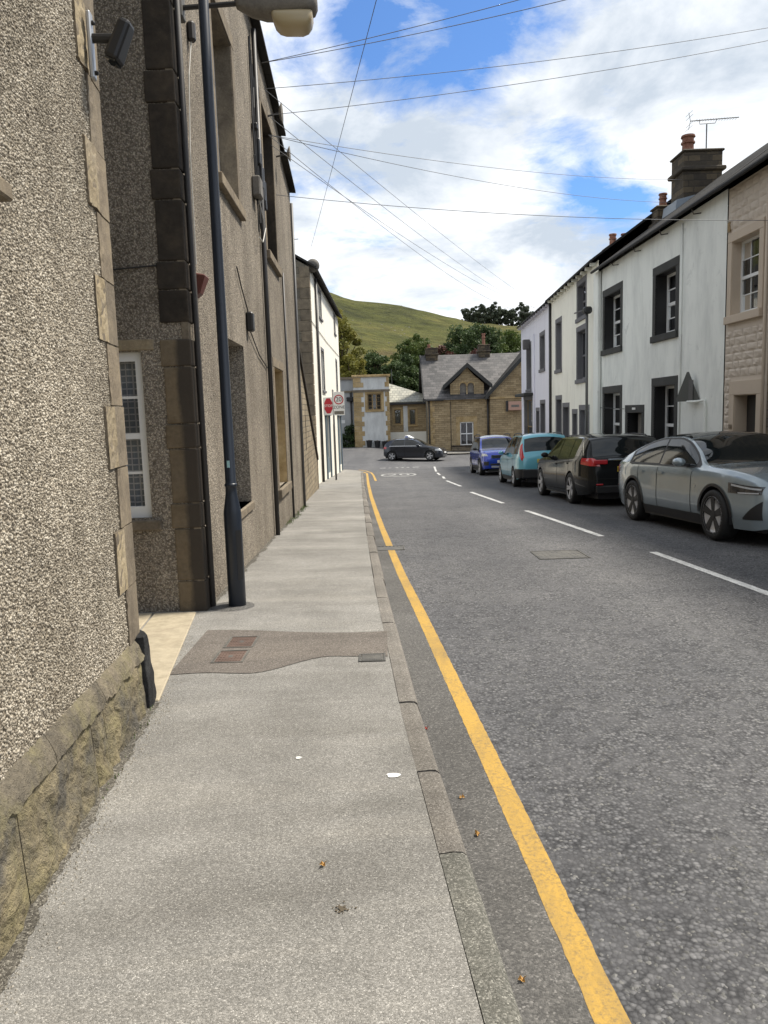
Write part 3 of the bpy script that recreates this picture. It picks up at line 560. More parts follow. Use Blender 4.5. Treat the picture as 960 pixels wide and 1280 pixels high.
# reinstated strip across the footway, with its covers
pt = MB(); xsP = [-1.42 + 0.06 * i for i in range(27)]
def pe(x): return 5.86 - 0.16 * sst(-1.3, 0.0, x) + 0.04 * sin(x * 3)
def pn(x): return 4.78 + 0.30 * sst(-0.9, -0.35, x) + 0.02 * sin(x * 9) - 0.1 * sst(-0.1, 0.1, x)
xe = [min(x, kx(5.2) - 0.11) for x in xsP]
wb(pt.grid([[(x, pn(x) + (pe(x) - pn(x)) * f, zp(pn(x) + (pe(x) - pn(x)) * f) + 0.004) for x in xe] for f in (0, .25, .5, .75, 1)]), 'tarmac_patch', M['patch'], pav)
def cover(name, x0, x1, y0, y1, mat, label, base=zp, rot=0.0, slots=False):
    r = root(name, ((x0 + x1) / 2, (y0 + y1) / 2, base((y0 + y1) / 2)), label, 'cover'); z = lambda y: base(y) + 0.006
    f = MB(); wd = 0.014
    for a, b, c, d in ((x0, x1, y0, y0 + wd), (x0, x1, y1 - wd, y1), (x0, x0 + wd, y0 + wd, y1 - wd), (x1 - wd, x1, y0 + wd, y1 - wd)): f.hexa([(a, c, z(c) - 0.05), (b, c, z(c) - 0.05), (b, d, z(d) - 0.05), (a, d, z(d) - 0.05), (a, c, z(c) + .002), (b, c, z(c) + .002), (b, d, z(d) + .002), (a, d, z(d) + .002)])
    wb(f, 'frame', M['iron_grey'], r)
    l = MB(); g = 0.006; X0, X1, Y0, Y1 = x0 + wd + g, x1 - wd - g, y0 + wd + g, y1 - wd - g; l.hexa([(X0, Y0, z(Y0) - .05), (X1, Y0, z(Y0) - .05), (X1, Y1, z(Y1) - .05), (X0, Y1, z(Y1) - .05), (X0, Y0, z(Y0)), (X1, Y0, z(Y0)), (X1, Y1, z(Y1)), (X0, Y1, z(Y1))])
    lo = wb(l, 'lid', mat, r, bevel=0.003)
    if not slots:
        k = MB(); nx, ny = 9, 6
        for i in range(nx):
            for j in range(ny):
                cx = X0 + (i + .5) * (X1 - X0) / nx; cy = Y0 + (j + .5) * (Y1 - Y0) / ny
                if abs(i - 4) < 1.5 and abs(j - 2.5) < 1: continue
                k.box((cx - .006, cy - .010, z(cy) - .002), (cx + .006, cy + .010, z(cy) + .0025))
        wb(k, 'tread_studs', mat, lo)
        wb(MB().box((X0 + (X1 - X0) * .42, Y0 + (Y1 - Y0) * .4, z(cy) - .002), (X0 + (X1 - X0) * .58, Y0 + (Y1 - Y0) * .6, z(cy) + .003)), 'badge', M['iron_grey'], lo)
    else:
        n = 7
        for i in range(n):
            cx = X0 + (i + .5) * (X1 - X0) / n
            k = MB().box((cx - .012, Y0 + .01, z(Y0) - .01), (cx + .012, Y1 - .01, z(Y1) + .001 + 0.0)); wb(k, 'slot', M['dark'], lo)
    return r
cover('service_cover', -1.19, -0.97, 5.36, 5.66, M['iron'], 'rust-brown footway cover of the pair, the one nearer the lamp post')
cover('service_cover', -1.20, -0.98, 5.00, 5.29, M['iron'], 'rust-brown footway cover of the pair, the one farther from the lamp post')
cover('stop_tap_cover', -0.20, -0.02, 4.93, 5.10, M['iron_grey'], 'small grey iron cover set in the footway beside the kerb')
cover('gully_grate', -0.13, 0.27, 10.35, 10.75, M['iron_grey'], 'iron gully grate in the gutter under the yellow line', base=zr, slots=True)
cover('manhole_cover', 1.88, 2.5, 9.2, 9.85, M['iron_grey'], 'worn manhole cover in the carriageway left of the white dashes', base=zr)
# grime gathered along the wall foot
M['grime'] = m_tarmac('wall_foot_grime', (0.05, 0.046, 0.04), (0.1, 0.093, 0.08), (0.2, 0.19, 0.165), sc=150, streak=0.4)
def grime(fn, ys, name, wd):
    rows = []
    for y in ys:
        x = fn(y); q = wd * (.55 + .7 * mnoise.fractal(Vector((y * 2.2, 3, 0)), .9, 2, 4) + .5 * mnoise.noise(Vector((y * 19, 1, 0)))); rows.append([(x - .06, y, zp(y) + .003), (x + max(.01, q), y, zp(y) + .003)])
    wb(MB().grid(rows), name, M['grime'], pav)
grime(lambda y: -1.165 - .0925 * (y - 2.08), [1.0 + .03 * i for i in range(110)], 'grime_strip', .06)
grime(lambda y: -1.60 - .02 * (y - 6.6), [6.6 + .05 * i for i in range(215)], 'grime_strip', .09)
# flags of the passage between the two left houses
fl = [((-1.34, 4.29), (-1.66, 6.52), (-2.02, 6.52), (-1.78, 4.29)), ((-1.80, 4.29), (-2.04, 6.52), (-2.7, 6.52), (-2.6, 4.29)), ((-2.62, 4.29), (-2.72, 6.52), (-3.5, 6.52), (-3.5, 4.29))]
psg = root('stone_passage', (-2, 5.4, zp(5.4)), 'pale sunlit flagstone paving in the gap between the houses', 'paving')
for q in fl:
    mb = MB(); mb.hexa([(x, y, zp(y) - 0.06) for x, y in q] + [(x, y, zp(y) + 0.012) for x, y in q]); wb(mb, 'flagstone', M['flag'], psg, bevel=0.006)
# litter and spots on the ground
def leaf_litter(x, y, base, s, mat, label, rz):
    mb = MB(); r = [1, .55, .95, .5, .8, .45, .9, .5, 1, .4]; n = len(r)
    mb.add([(0, 0, 0.004)] + [(s * r[k] * cos(2 * pi * k / n), s * .8 * r[k] * sin(2 * pi * k / n), 0.004 + 0.012 * (k % 3 == 0)) for k in range(n)], [(0, 1 + k, 1 + (k + 1) % n) for k in range(n)])
    o = mb.build('fallen_leaf', mat); o.location = (x, y, base(y) + 0.004); o.rotation_euler = (random.uniform(-.1, .1), 0, rz); tag(o, label, 'leaf', 'fallen leaves')
leaf_litter(-0.255, 2.54, zp, 0.017, M['litter'], 'small orange-brown leaf lying in the middle of the footway', 0.4)
leaf_litter(0.30, 3.17, zr, 0.018, M['litter'], 'pale leaf in the gutter, farther one of the close pair', 1.1)
leaf_litter(0.33, 2.86, zr, 0.018, M['litter'], 'orange leaf in the gutter, nearer one of the close pair', 2.0)
leaf_litter(0.36, 2.05, zr, 0.017, M['litter'], 'pale leaf in the gutter beside the dark kerb stone', 0.2)
leaf_litter(0.19, 3.95, zr, 0.016, M['litter_red'], 'tiny red leaf against the kerb in the gutter', 0.2)
def spot(x, y, rx, ry, mat, label, name='paint_spot'):
    mb = MB(); n = 18; mb.add([(0, 0, 0.0)] + [(rx * (1 + .18 * sin(3 * a + 1) + .1 * sin(7 * a)) * cos(a), ry * (1 + .15 * cos(2 * a)) * sin(a), 0) for a in [2 * pi * k / n for k in range(n)]], [(0, 1 + k, 1 + (k + 1) % n) for k in range(n)])
    o = mb.build(name, mat); o.location = (x, y, zp(y) + 0.004); tag(o, label, 'spot')
spot(0.004, 3.235, 0.03, 0.024, M['gum'], 'round white splash on the footway near the kerb')
spot(-0.44, 3.45, 0.013, 0.014, M['gum'], 'tiny white fleck in the middle of the footway')
M['stain'] = pm('brown_stain', (0.085, 0.068, 0.045), 0.9)
rs_ = random.Random(5); mb = MB()
for k in range(26):
    a, d = rs_.uniform(0, 6.28), abs(rs_.gauss(0, .017)); cx, cy, r_ = d * cos(a), 1.3 * d * sin(a), rs_.uniform(.002, .0065); z_ = .00001 * k; mb.add([(cx, cy, z_)] + [(cx + r_ * rs_.uniform(.7, 1.2) * cos(t), cy + r_ * sin(t), z_) for t in np.linspace(0, 2 * pi, 9)[:-1]], [(0, 1 + q, 1 + (q + 1) % 8) for q in range(8)])
o = mb.build('stain', M['stain']); o.location = (-.175, 2.29, zp(2.29) + .0035); tag(o, 'small brown speckled stain in the middle of the near footway', 'stain')

# ================================================================== BUILDING PIECES
def sash(parent, fr, s0, s1, z0, z1, d, cols=2, rows=2, fmat=None, fw=0.05, bw=0.018, curtain=None, name='window', meet=True, pane=None, mw=None):
    fmat = fmat or M['upvc']; mb = MB(); th = 0.05; zm = (z0 + z1) / 2; mw = mw or fw
    mb.fbox(fr, s0, s0 + fw, d - th, d, z0, z1); mb.fbox(fr, s1 - fw, s1, d - th, d, z0, z1)
    mb.fbox(fr, s0 + fw, s1 - fw, d - th, d, z0, z0 + fw * 1.3); mb.fbox(fr, s0 + fw, s1 - fw, d - th, d, z1 - fw, z1)
    halves = [(z0 + fw * 1.3, zm - mw / 2, d - 0.022), (zm + mw / 2, z1 - fw, d - 0.008)] if meet else [(z0 + fw * 1.3, z1 - fw, d - 0.015)]
    if meet: mb.fbox(fr, s0 + fw, s1 - fw, d - th, d - 0.003, zm - mw / 2, zm + mw / 2)
    panes = []
    a0, a1 = s0 + fw, s1 - fw
    for (c, e, dd) in halves:
        for i in range(1, cols):
            x = a0 + (a1 - a0) * i / cols; mb.fbox(fr, x - bw / 2, x + bw / 2, dd - 0.02, dd, c, e)
        for j in range(1, rows):
            z = c + (e - c) * j / rows
            for i in range(cols):
                xa = a0 + (a1 - a0) * i / cols + (bw / 2 if i else 0); xb = a0 + (a1 - a0) * (i + 1) / cols - (bw / 2 if i < cols - 1 else 0)
                mb.fbox(fr, xa, xb, dd - 0.02, dd, z - bw / 2, z + bw / 2)
        for i in range(cols):
            for j in range(rows):
                panes.append((a0 + (a1 - a0) * i / cols, a0 + (a1 - a0) * (i + 1) / cols, c + (e - c) * j / rows, c + (e - c) * (j + 1) / rows, dd - 0.014))
    wo_ = wb(mb, name, fmat, parent)
    for (xa, xb, c, e, dd) in panes:
        k = random.uniform(-0.003, 0.003); P = fr.p
        wb(MB().add([P(xa, dd + k, c), P(xb, dd - k, c), P(xb, dd - k * .5, e), P(xa, dd + k * .6, e)], [(0, 1, 2, 3)]), 'pane', pane or M['glass'], wo_)
    if curtain:
        cm, frac = curtain; q = MB(); n = 24
        for (u0, u1) in ([(s0 + .03, s1 - .03)] if frac >= 1 else [(s0 + .03, s0 + .03 + (s1 - s0) * frac / 2), (s1 - .03 - (s1 - s0) * frac / 2, s1 - .03)]):
            r1 = [fr.p(u0 + (u1 - u0) * i / n, d - 0.13 + 0.018 * sin(i * 1.9), z0 + .03) for i in range(n + 1)]; r2 = [fr.p(u0 + (u1 - u0) * i / n, d - 0.13 + 0.018 * sin(i * 1.9), z1 - .03) for i in range(n + 1)]
            q.grid([r1, r2])
        wb(q, 'curtain', cm, wo_)
    return wo_
def surround(parent, fr, s0, s1, z0, z1, w, proud, mat, sill=True, lw=None, sw=None, jambs=True, d=0.0, sill_over=0.0, back=0.05):
    lw = lw or w; sw = sw or w * 0.7
    wb(MB().fbox(fr, s0 - w, s1 + w, d - back, d + proud, z1, z1 + lw), 'lintel', mat, parent, bevel=0.006)
    if jambs:
        for a, b in ((s0 - w, s0), (s1, s1 + w)): wb(MB().fbox(fr, a, b, d - back, d + proud - 0.003, z0, z1), 'jamb', mat, parent, bevel=0.006)
    if sill: wb(MB().fbox(fr, s0 - w - sill_over, s1 + w + sill_over, d - back, d + proud + 0.05, z0 - sw, z0), 'sill', mat, parent, bevel=0.008)
def reveal(parent, fr, s0, s1, z0, z1, depth, mat, top=True):
    """lining of an opening, painted like its surround"""
    mb = MB(); t = 0.012
    mb.fbox(fr, s0, s0 + t, -depth, -0.004, z0, z1); mb.fbox(fr, s1 - t, s1, -depth, -0.004, z0, z1)
    if top: mb.fbox(fr, s0 + t, s1 - t, -depth, -0.004, z1 - t, z1)
    return wb(mb, 'reveal', mat, parent)
def quad_wall(mb, pts): mb.add(pts, [tuple(range(len(pts)))])
def shell(parent, fr, s0, s1, zb, top, mat, depth=6.0, front_gap=0.5, ends=(True, True), rise=2.2, roofmat=None, over=0.22, gutter=None, name_roof='roof', fascia=0.1):
    """end walls, solid dark block painted as unlit rooms and pitched roof behind a facade skin; top: function of s or height"""
    tf = top if callable(top) else (lambda s_: top)
    e = MB()
    for s_, on in ((s0, ends[0]), (s1, ends[1])):
        if on: e.add([fr.p(s_, 0, zb), fr.p(s_, -depth, zb), fr.p(s_, -depth, tf(s_)), fr.p(s_, -depth / 2, tf(s_) + rise * 0.97), fr.p(s_, 0, tf(s_))], [(0, 1, 2, 3, 4)])
    e.add([fr.p(s0, -depth, zb), fr.p(s1, -depth, zb), fr.p(s1, -depth, tf(s1)), fr.p(s0, -depth, tf(s0))], [(0, 1, 2, 3)])
    wb(e, 'end_wall', mat, parent, fix=False)
    t0, t1 = tf(s0) - 0.3, tf(s1) - 0.3; a, b = s0 + 0.02, s1 - 0.02
    wb(MB().hexa([fr.p(a, -depth + .3, zb), fr.p(b, -depth + .3, zb), fr.p(b, -front_gap, zb), fr.p(a, -front_gap, zb), fr.p(a, -depth + .3, t0), fr.p(b, -depth + .3, t1), fr.p(b, -front_gap, t1), fr.p(a, -front_gap, t0)]), 'room_block', M['room_block'], parent)
    r = MB(); th = 0.09
    for s_a, s_b in [(s0 - 0.03, s1 + 0.03)]:
        prof = lambda s_: [fr.p(s_, over, tf(s_) - 0.02), fr.p(s_, -depth / 2, tf(s_) + rise), fr.p(s_, -depth - over, tf(s_) - 0.02), fr.p(s_, -depth - over, tf(s_) + th), fr.p(s_, -depth / 2, tf(s_) + rise + th), fr.p(s_, over, tf(s_) + th * .6)]
        A, B = prof(s_a), prof(s_b); n = 6
        r.add(A + B, [(0, 1, 4, 5), (1, 2, 3, 4), (6, 11, 10, 7), (7, 10, 9, 8)] + [(i, (i + 1) % n, n + (i + 1) % n, n + i) for i in range(n)])
    ro = wb(r, name_roof, roofmat or M['slate_side'], parent)
    if gutter:
        p = [fr.p(s0, over + 0.03, tf(s0) - 0.01), fr.p(s1, over + 0.03, tf(s1) - 0.01)]
        wb(MB().tube(p, 0.04, 8), 'gutter', M['gutter_black'], parent)
    return ro
def brackets(parent, fr, s0, s1, tf, over, step, mat):
    s_ = s0
    while s_ < s1:
        wb(MB().fbox(fr, s_, s_ + 0.07, 0.0, over, tf(s_) - 0.13, tf(s_) - 0.03), 'eaves_bracket', mat, parent); s_ += step
def chimney(parent, c, sx, sy, z0, z1, pots, mat=None, pot_h=0.55):
    ch = wb(MB().box((c[0] - sx / 2, c[1] - sy / 2, z0), (c[0] + sx / 2, c[1] + sy / 2, z1)), 'chimney', mat or M['chimney'], parent, bevel=0.02)
    wb(MB().box((c[0] - sx / 2 - .09, c[1] - sy / 2 - .09, z1 - .52), (c[0] + sx / 2 + .09, c[1] + sy / 2 + .09, z1 - .40)), 'chimney_band', mat or M['chimney'], ch, bevel=0.03)
    wb(MB().box((c[0] - sx / 2 - .05, c[1] - sy / 2 - .05, z1), (c[0] + sx / 2 + .05, c[1] + sy / 2 + .05, z1 + .07)), 'chimney_cap', mat or M['chimney'], ch, bevel=0.03)
    for (px, py_, r) in pots:
        o = (c[0] + px, c[1] + py_, z1 + .07)
        wb(MB().lathe([(r * 1.05, 0), (r, .05), (r * .92, pot_h * .55), (r * 1.15, pot_h * .58), (r * 1.15, pot_h * .66), (r * .95, pot_h * .68), (r * .95, pot_h * .86), (r * 1.2, pot_h * .9), (r * 1.1, pot_h), (r * .8, pot_h), (r * .8, pot_h * .6)], 16, o=o), 'chimney_pot', M['pot'], ch, smooth=False)
    return ch
def downpipe(parent, pts, r, mat, name='downpipe', cl=None, cm=None):
    o = wb(MB().tube(pts, r, 8), name, mat, parent, smooth=True)
    return o

# ================================================================== LEFT: NEAR HOUSE
FN = Fr((-1.22, 2.08), (-1.39, 3.91), (1, 0))
nh = root('near_house', (-3, 2, -1.6), 'roughcast house filling the left edge, with mossy plinth and sandstone quoins', 'house')
hN = [(-0.75, 0.5, 0.84, 2.35)]
EN = 2.20
W_ = wall(FN, -6, EN, -2.2, 6.2, hN, 0.18, step=[-4, -2])
wb(W_, 'wall', M['rough_near'], nh)
shell(nh, FN, -6, EN, -2.2, 6.2, M['rough_near'], ends=(True, True), gutter=M['pipe_dark'])
sash(nh, FN, -0.75, 0.5, 0.84, 2.35, -0.1, 2, 1)
wb(MB().fbox(FN, -0.9, 0.64, -0.05, 0.06, 0.745, 0.805), 'sill', M['sandstone_grey'], nh, bevel=0.008)
random.seed(21)
qz = [6.0, 5.66, 5.33, 5.0, 4.66, 4.33, 4.0, 3.66, 3.33, 3.0, 2.7, 2.36, 2.04, 1.71, 1.37, 1.05, 0.725, 0.40, 0.08, -0.245, -0.565, -0.9, -1.21]
NQ = qz
for i, (a, b) in enumerate(zip(qz, qz[1:])):
    long_ = i % 2 == 0
    # the stone's face stands a little proud and is dressed back to a smooth margin at the corner
    s0 = 1.81 if long_ else 1.955; pr = 0.005 + random.uniform(-0.002, 0.003); mb = MB(); rows = []
    for z in np.linspace(b + 0.004, a - 0.004, 9):
        row = [FN.p(s0 + (0.006 * mnoise.noise(Vector((z * 30, i, 0)))), -0.02, z)]
        for s_ in np.linspace(s0, EN + 0.012, 9):
            r = 0.012 * mnoise.noise(Vector((s_ * 22, z * 22, i))) * (1 if s_ < 2.02 else 0.25)
            row.append(FN.p(s_ + (0.004 * mnoise.noise(Vector((z * 25, i, 5))) if s_ < 2 else 0), pr + r * .7 + (0.004 if s_ < 2.02 else 0), z))
        row.append(FN.p(EN + 0.012, -0.3 if long_ else -0.42, z)); rows.append(row)
    mb.grid(rows); c = len(rows[0]); mb.f.append(tuple(range(c))); mb.f.append(tuple(range((len(rows) - 1) * c, len(rows) * c)))
    qo = wb(mb, 'quoin', M['sandstone_grey'], nh)
    if long_:
        fc = MB(); rr = []
        for z in np.linspace(b + 0.006, a - 0.006, 12):
            e_ = 1.995 + 0.012 * mnoise.noise(Vector((z * 14, i, 9))); rr.append([FN.p(s_, pr + 0.006 + 0.010 * mnoise.noise(Vector((s_ * 26, z * 22, i + 3))) * (1 if 0 < k < 7 else .2), z) for k, s_ in enumerate(np.linspace(s0 + .002, e_, 8))])
        wb(fc.grid(rr), 'tooled_face', M['sandstone'], qo)
# mossy plinth stones, rough-hewn
ps = [-6, -4.6, -3.2, -1.9, -0.55, 0.28, 1.12, 1.32, 2.12]
for i, (a, b) in enumerate(zip(ps, ps[1:])):
    mb = MB(); n = max(10, int((b - a) / 0.022)) if a > -1 else 12; m = 22; rows = []
    for k in range(n + 1):
        s_ = a + 0.004 + (b - a - 0.008) * k / n; gz = zp(FN.p(s_, 0, 0).y) - 0.06; tz = -1.135 - 0.055 * (s_ + 0.0) + 0.012 * mnoise.noise(Vector((s_ * 5, 0, 3))); row = [FN.p(s_, -0.02, tz + 0.012)]
        for j in range(m + 1):
            f = j / m; z = tz + (gz - tz) * f
            e = min(1, 6 * k / n, 6 * (n - k) / n) ** 0.5 if a > -1 else 1
            d = 0.026 + 0.026 * f + (0.022 * mnoise.fractal(Vector((s_ * 4, z * 6, i * 3)), 0.9, 2, 5) + 0.012 * mnoise.fractal(Vector((s_ * 17, z * 9, i)), 0.9, 2, 4)) * min(1, f * 4 + .2) * e - 0.012 * (1 - e) - 0.02 * (1 - min(1, 7 * f))
            row.append(FN.p(s_, d, z))
        rows.append(row)
    mb.grid(rows); c = m + 2; mb.f.append(tuple(range(c))); mb.f.append(tuple(range(n * c, (n + 1) * c)))
    wb(mb, 'plinth_stone', M['plinth'], nh)
for a, b in ((-6, -3.1), (-3.1, -0.55), (-0.55, .62), (.62, 1.30), (1.30, 2.12)):
    rows = []
    for k in range(61):
        s_ = a + .002 + (b - a - .004) * k / 60; tz = -1.128 - 0.055 * s_; q = lambda f: .011 * mnoise.fractal(Vector((s_ * 7, f * 3, 5)), .9, 2, 5)
        rows.append([FN.p(s_, -.02, tz + .035), FN.p(s_, .004 + q(1), tz + .03), FN.p(s_, .022 + q(2), tz + .0), FN.p(s_, .038 + q(3), tz - .045 + q(6)), FN.p(s_, .044 + q(4), tz - .08 + 3 * q(7)), FN.p(s_, .0, tz - .13)])
    wb(MB().grid(rows), 'plinth_cap', M['plinth_cap'], nh)
# black-tarred corner guard stone
M['tar'] = m_stone('tarred_stone', ((0.012, 0.012, 0.013), (0.022, 0.023, 0.025), (0.06, 0.062, 0.065)), 9, 0.6, 0.9, 0.01)
mb = MB(); rows = []
for j in range(17):
    f = j / 16; z = -1.70 + f * 0.50; row = []
    for s_, d in ((2.10, -0.03), (2.105, 0.062), (2.16, 0.072), (2.25, 0.07), (2.30, 0.045), (2.31, -0.2)):
        k = 0.016 * mnoise.noise(Vector((s_ * 13, z * 11, d * 9))) - 0.018 * f * (d > 0) - (0.05 * max(0, f - .8) * 3 if s_ > 2.2 else 0); row.append(FN.p(s_ - 0.02 * f * (s_ > 2.2), d + k, z))
    rows.append(row)
mb.grid(rows); mb.f.append(tuple(range(16 * 6, 17 * 6))); wb(mb, 'corner_guard', M['tar'], nh, bevel=0.004)
# the roughcast's own chippings, thrown into the mortar: real relief on the wall we look along
def domes(pos, nrm, ta, tb, rad, hgt, sides, seed, squash=(.65, 1.0)):
    rg = np.random.default_rng(seed); n = len(pos); ang = rg.uniform(0, 2 * pi, n)[:, None] + np.arange(sides)[None] * 2 * pi / sides + rg.uniform(-.25, .25, (n, sides)); rr = rad[:, None] * rg.uniform(.75, 1.2, (n, sides)); sq = rg.uniform(*squash, n)[:, None]; ro = rg.uniform(0, 2 * pi, n)[:, None]
    a = rr * np.cos(ang); b = rr * np.sin(ang) * sq; a, b = a * np.cos(ro) - b * np.sin(ro), a * np.sin(ro) + b * np.cos(ro)
    base = pos[:, None] + a[..., None] * ta + b[..., None] * tb; mid = pos[:, None] + .62 * a[..., None] * ta + .62 * b[..., None] * tb + (hgt * .8)[:, None, None] * nrm + (rg.uniform(-.15, .15, (n, sides)) * hgt[:, None])[..., None] * nrm
    tp = pos + nrm * hgt[:, None] + ta * (rad * rg.uniform(-.2, .2, n))[:, None]; k = 2 * sides + 1; V = np.concatenate([base, mid, tp[:, None]], 1).reshape(-1, 3); o = (np.arange(n) * k)[:, None]; i = np.arange(sides); j = (i + 1) % sides
    q = np.stack([o + i, o + j, o + sides + j, o + sides + i], -1).reshape(-1, 4); t3 = np.stack([o + sides + i, o + sides + j, np.broadcast_to(o + 2 * sides, (n, sides))], -1).reshape(-1, 3)
    return V, q, t3
def dome_mesh(name, V, q, t3, mat):
    me = bpy.data.meshes.new(name); nl = len(q) * 4 + len(t3) * 3; me.vertices.add(len(V)); me.vertices.foreach_set('co', V.ravel()); me.loops.add(nl); me.loops.foreach_set('vertex_index', np.concatenate([q.ravel(), t3.ravel()])); me.polygons.add(len(q) + len(t3)); me.polygons.foreach_set('loop_start', np.concatenate([np.arange(len(q)) * 4, len(q) * 4 + np.arange(len(t3)) * 3])); me.update(); me.validate(); me.materials.append(mat); o = bpy.data.objects.new(name, me); COL.objects.link(o); return o
def m_chips(name, stops, scale, rough=.85):
    m, t, b = nodes(name); vo = N(t, 'ShaderNodeTexVoronoi', i_Scale=float(scale)); t.links.new(vec(t), vo.inputs['Vector']); sp_ = N(t, 'ShaderNodeSeparateColor'); t.links.new(vo.outputs['Color'], sp_.inputs[0]); n = tn(t, vec(t), 1.2, 5, .6); n2 = tn(t, vec(t, (1.6, 1.6, .35)), 1.3, 5, .6)
    c = mixc(t, .7, ramp(t, sp_.outputs[0], stops), ramp(t, n, [(.3, (.72, .70, .66)), (.68, (1.15, 1.13, 1.08))]), 'MULTIPLY'); c = mixc(t, .6, c, ramp(t, n2, [(.36, (.6, .58, .53)), (.6, (1.06, 1.05, 1.02))]), 'MULTIPLY'); setc(t, b, c); b.inputs['Roughness'].default_value = rough; b.inputs['Specular IOR Level'].default_value = .3; bump(t, b, tn(t, vec(t), 300, 3), .4, .002); return m
M['chipping'] = m_chips('roughcast_chippings', [(0, (.16, .14, .113)), (.25, (.28, .25, .205)), (.6, (.41, .372, .312)), (1, (.60, .56, .49))], 70)
rg = np.random.default_rng(77); g = .0115; ns, nz = int(2.45 / g), int(3.65 / g); ss, zz = np.meshgrid(-.25 + (np.arange(ns) + .5) * g, -1.22 + (np.arange(nz) + .5) * g); ss = ss.ravel() + rg.uniform(-.005, .005, ss.size); zz = zz.ravel() + rg.uniform(-.005, .005, zz.size)
keep = (zz > -1.11 - .055 * ss) & (rg.uniform(0, 1, ss.size) < .86) & ~((ss < .52) & (zz > .83)) & ~((ss < .67) & (zz > .74) & (zz < .84)); lim = np.full(ss.size, 1.955)
for i, (a, b) in enumerate(zip(NQ, NQ[1:])):
    if i % 2 == 0: lim[(zz < a) & (zz > b)] = 1.81
keep &= ss < lim - .004; ss, zz = ss[keep], zz[keep]; t_, n_ = np.array(FN.t), np.array(FN.n); pos = np.array(FN.o)[None] + ss[:, None] * t_ + np.array([0, 0, 1.0]) * zz[:, None] - n_ * .0012
rad = rg.uniform(.0042, .0088, len(ss)); V, q, t3 = domes(pos, n_, t_, np.array([0, 0, 1.0]), rad, rad * rg.uniform(.5, 1.0, len(ss)), 5, 5)
o = dome_mesh('roughcast_chippings', V, q, t3, M['chipping']); put(o, nh); tag(o, kind='stuff')
# wall-mounted floodlight on the top quoin
fl_ = root('floodlight', FN.p(1.97, 0.03, 1.8), 'black floodlight on a bracket high on the near house corner', 'light')
wb(MB().fbox(FN, 1.93, 1.985, 0.028, 0.05, 1.67, 1.98), 'back_plate', M['alu'], fl_, bevel=0.006)
for z in (1.70, 1.93): wb(MB().lathe([(0.011, 0), (0.011, 0.012), (0.004, 0.016)], 10, 'x', FN.p(1.955, 0.05, z)), 'bolt', M['black'], fl_)
wb(MB().tube([FN.p(1.955, 0.05, 1.86), FN.p(1.955, 0.15, 1.86)], 0.022, 10), 'arm', M['black'], fl_)
mb = MB(); o = FN.p(1.955, 0.18, 1.845); ax = Vector((0.42, 0.0, 0.9)).normalized(); sd = Vector((0, 1, 0)); ot = ax.cross(sd).normalized()
def ob(mb, o, ax, sd, ot, l, w1, w2, t1, t2):
    P = []
    for q, ww, tt in ((-l, w1, t1), (l, w2, t2)):
        P += [o + ax * q + sd * a * ww + ot * b * tt for a, b in ((-1, -1), (1, -1), (1, 1), (-1, 1))]
    return mb.hexa(P)
wb(ob(mb, o, ax, sd, ot, 0.10, 0.06, 0.048, 0.036, 0.031), 'housing', M['black'], fl_, bevel=0.018, seg=2)
wb(ob(MB(), o - ax * 0.102, ax, sd, ot, 0.004, 0.045, 0.045, 0.026, 0.026), 'lens', M['cglass'], fl_)

# ================================================================== LEFT: PEBBLEDASHED TERRACE
FA = Fr((-1.60, 6.60), (-2.00, 26.60), (1, 0))           # street front, s = 0 at the corner
FR_ = Fr((-1.60, 6.60), (-5, 6.60), (0, -1))             # return wall facing the camera
ha = root('pebbledash_house', (-3, 9, -1.7), 'grey-brown pebbledashed house behind the lamp post, blackened corner quoins', 'house')
EA = lambda s_: 6.25 - 0.105 * s_
winA = [(1.95, 3.02, -1.05, 0.86), (1.98, 3.25, 2.55, 4.42)]
wb(wall(FA, 0, 5.25, -2.4, EA, winA, 0.26, step=[0.05]), 'wall', M['rough_b'], ha)
hR = [(0.405, 1.35, -0.84, 0.575)]
wb(wall(FR_, 0, 3.4, -2.4, lambda s_: 6.3 + s_ * 0.7, hR, 0.14), 'return_wall', M['rough_b'], ha)
shell(ha, FA, 0, 5.25, -2.4, EA, M['rough_b'], ends=(False, False), gutter=M['pipe_dark'], over=0.14, front_gap=0.8)
sash(ha, FR_, 0.40, 1.35, -0.84, 0.575, -0.05, 2, 2, fw=0.075, bw=0.022, curtain=(M['curtain'], 1), mw=0.05)
wb(MB().fbox(FR_, 0.29, 1.5, -0.05, 0.012, 0.585, 0.675), 'lintel', M['sandstone'], ha, bevel=0.006)
wb(MB().fbox(FR_, 0.32, 1.5, -0.1, 0.05, -0.945, -0.855), 'sill', M['sandstone_grey'], ha, bevel=0.01)
qz = [6.0, 5.5, 5.27, 4.77, 4.53, 4.03, 3.79, 3.32, 2.79, 2.54, 2.03, 1.79, 1.30, 1.07, 0.80, 0.67, 0.44, -0.04, -0.25, -0.72, -0.94, -1.40, -1.80]
random.seed(2)
for i, (a, b) in enumerate(zip(qz, qz[1:])):
    if 0.7 < a < 0.9: continue
    low = a < 0.7; wd = 0.205 + (0.02 if (a - b) < 0.3 else 0) + (0.012 if low else 0)
    mb = MB().fbox(FR_, -0.022, wd, -0.16, 0.014 + random.uniform(0, .006), b + 0.004, a - 0.004)
    wb(mb, 'quoin', M['brownstone'] if low else M['soot'], ha, bevel=0.012, seg=2)
wb(MB().fbox(FA, -0.01, 0.075, -0.05, 0.012, -1.8, 6.0), 'corner_bead', M['sandstone_grey'], ha, bevel=0.004)
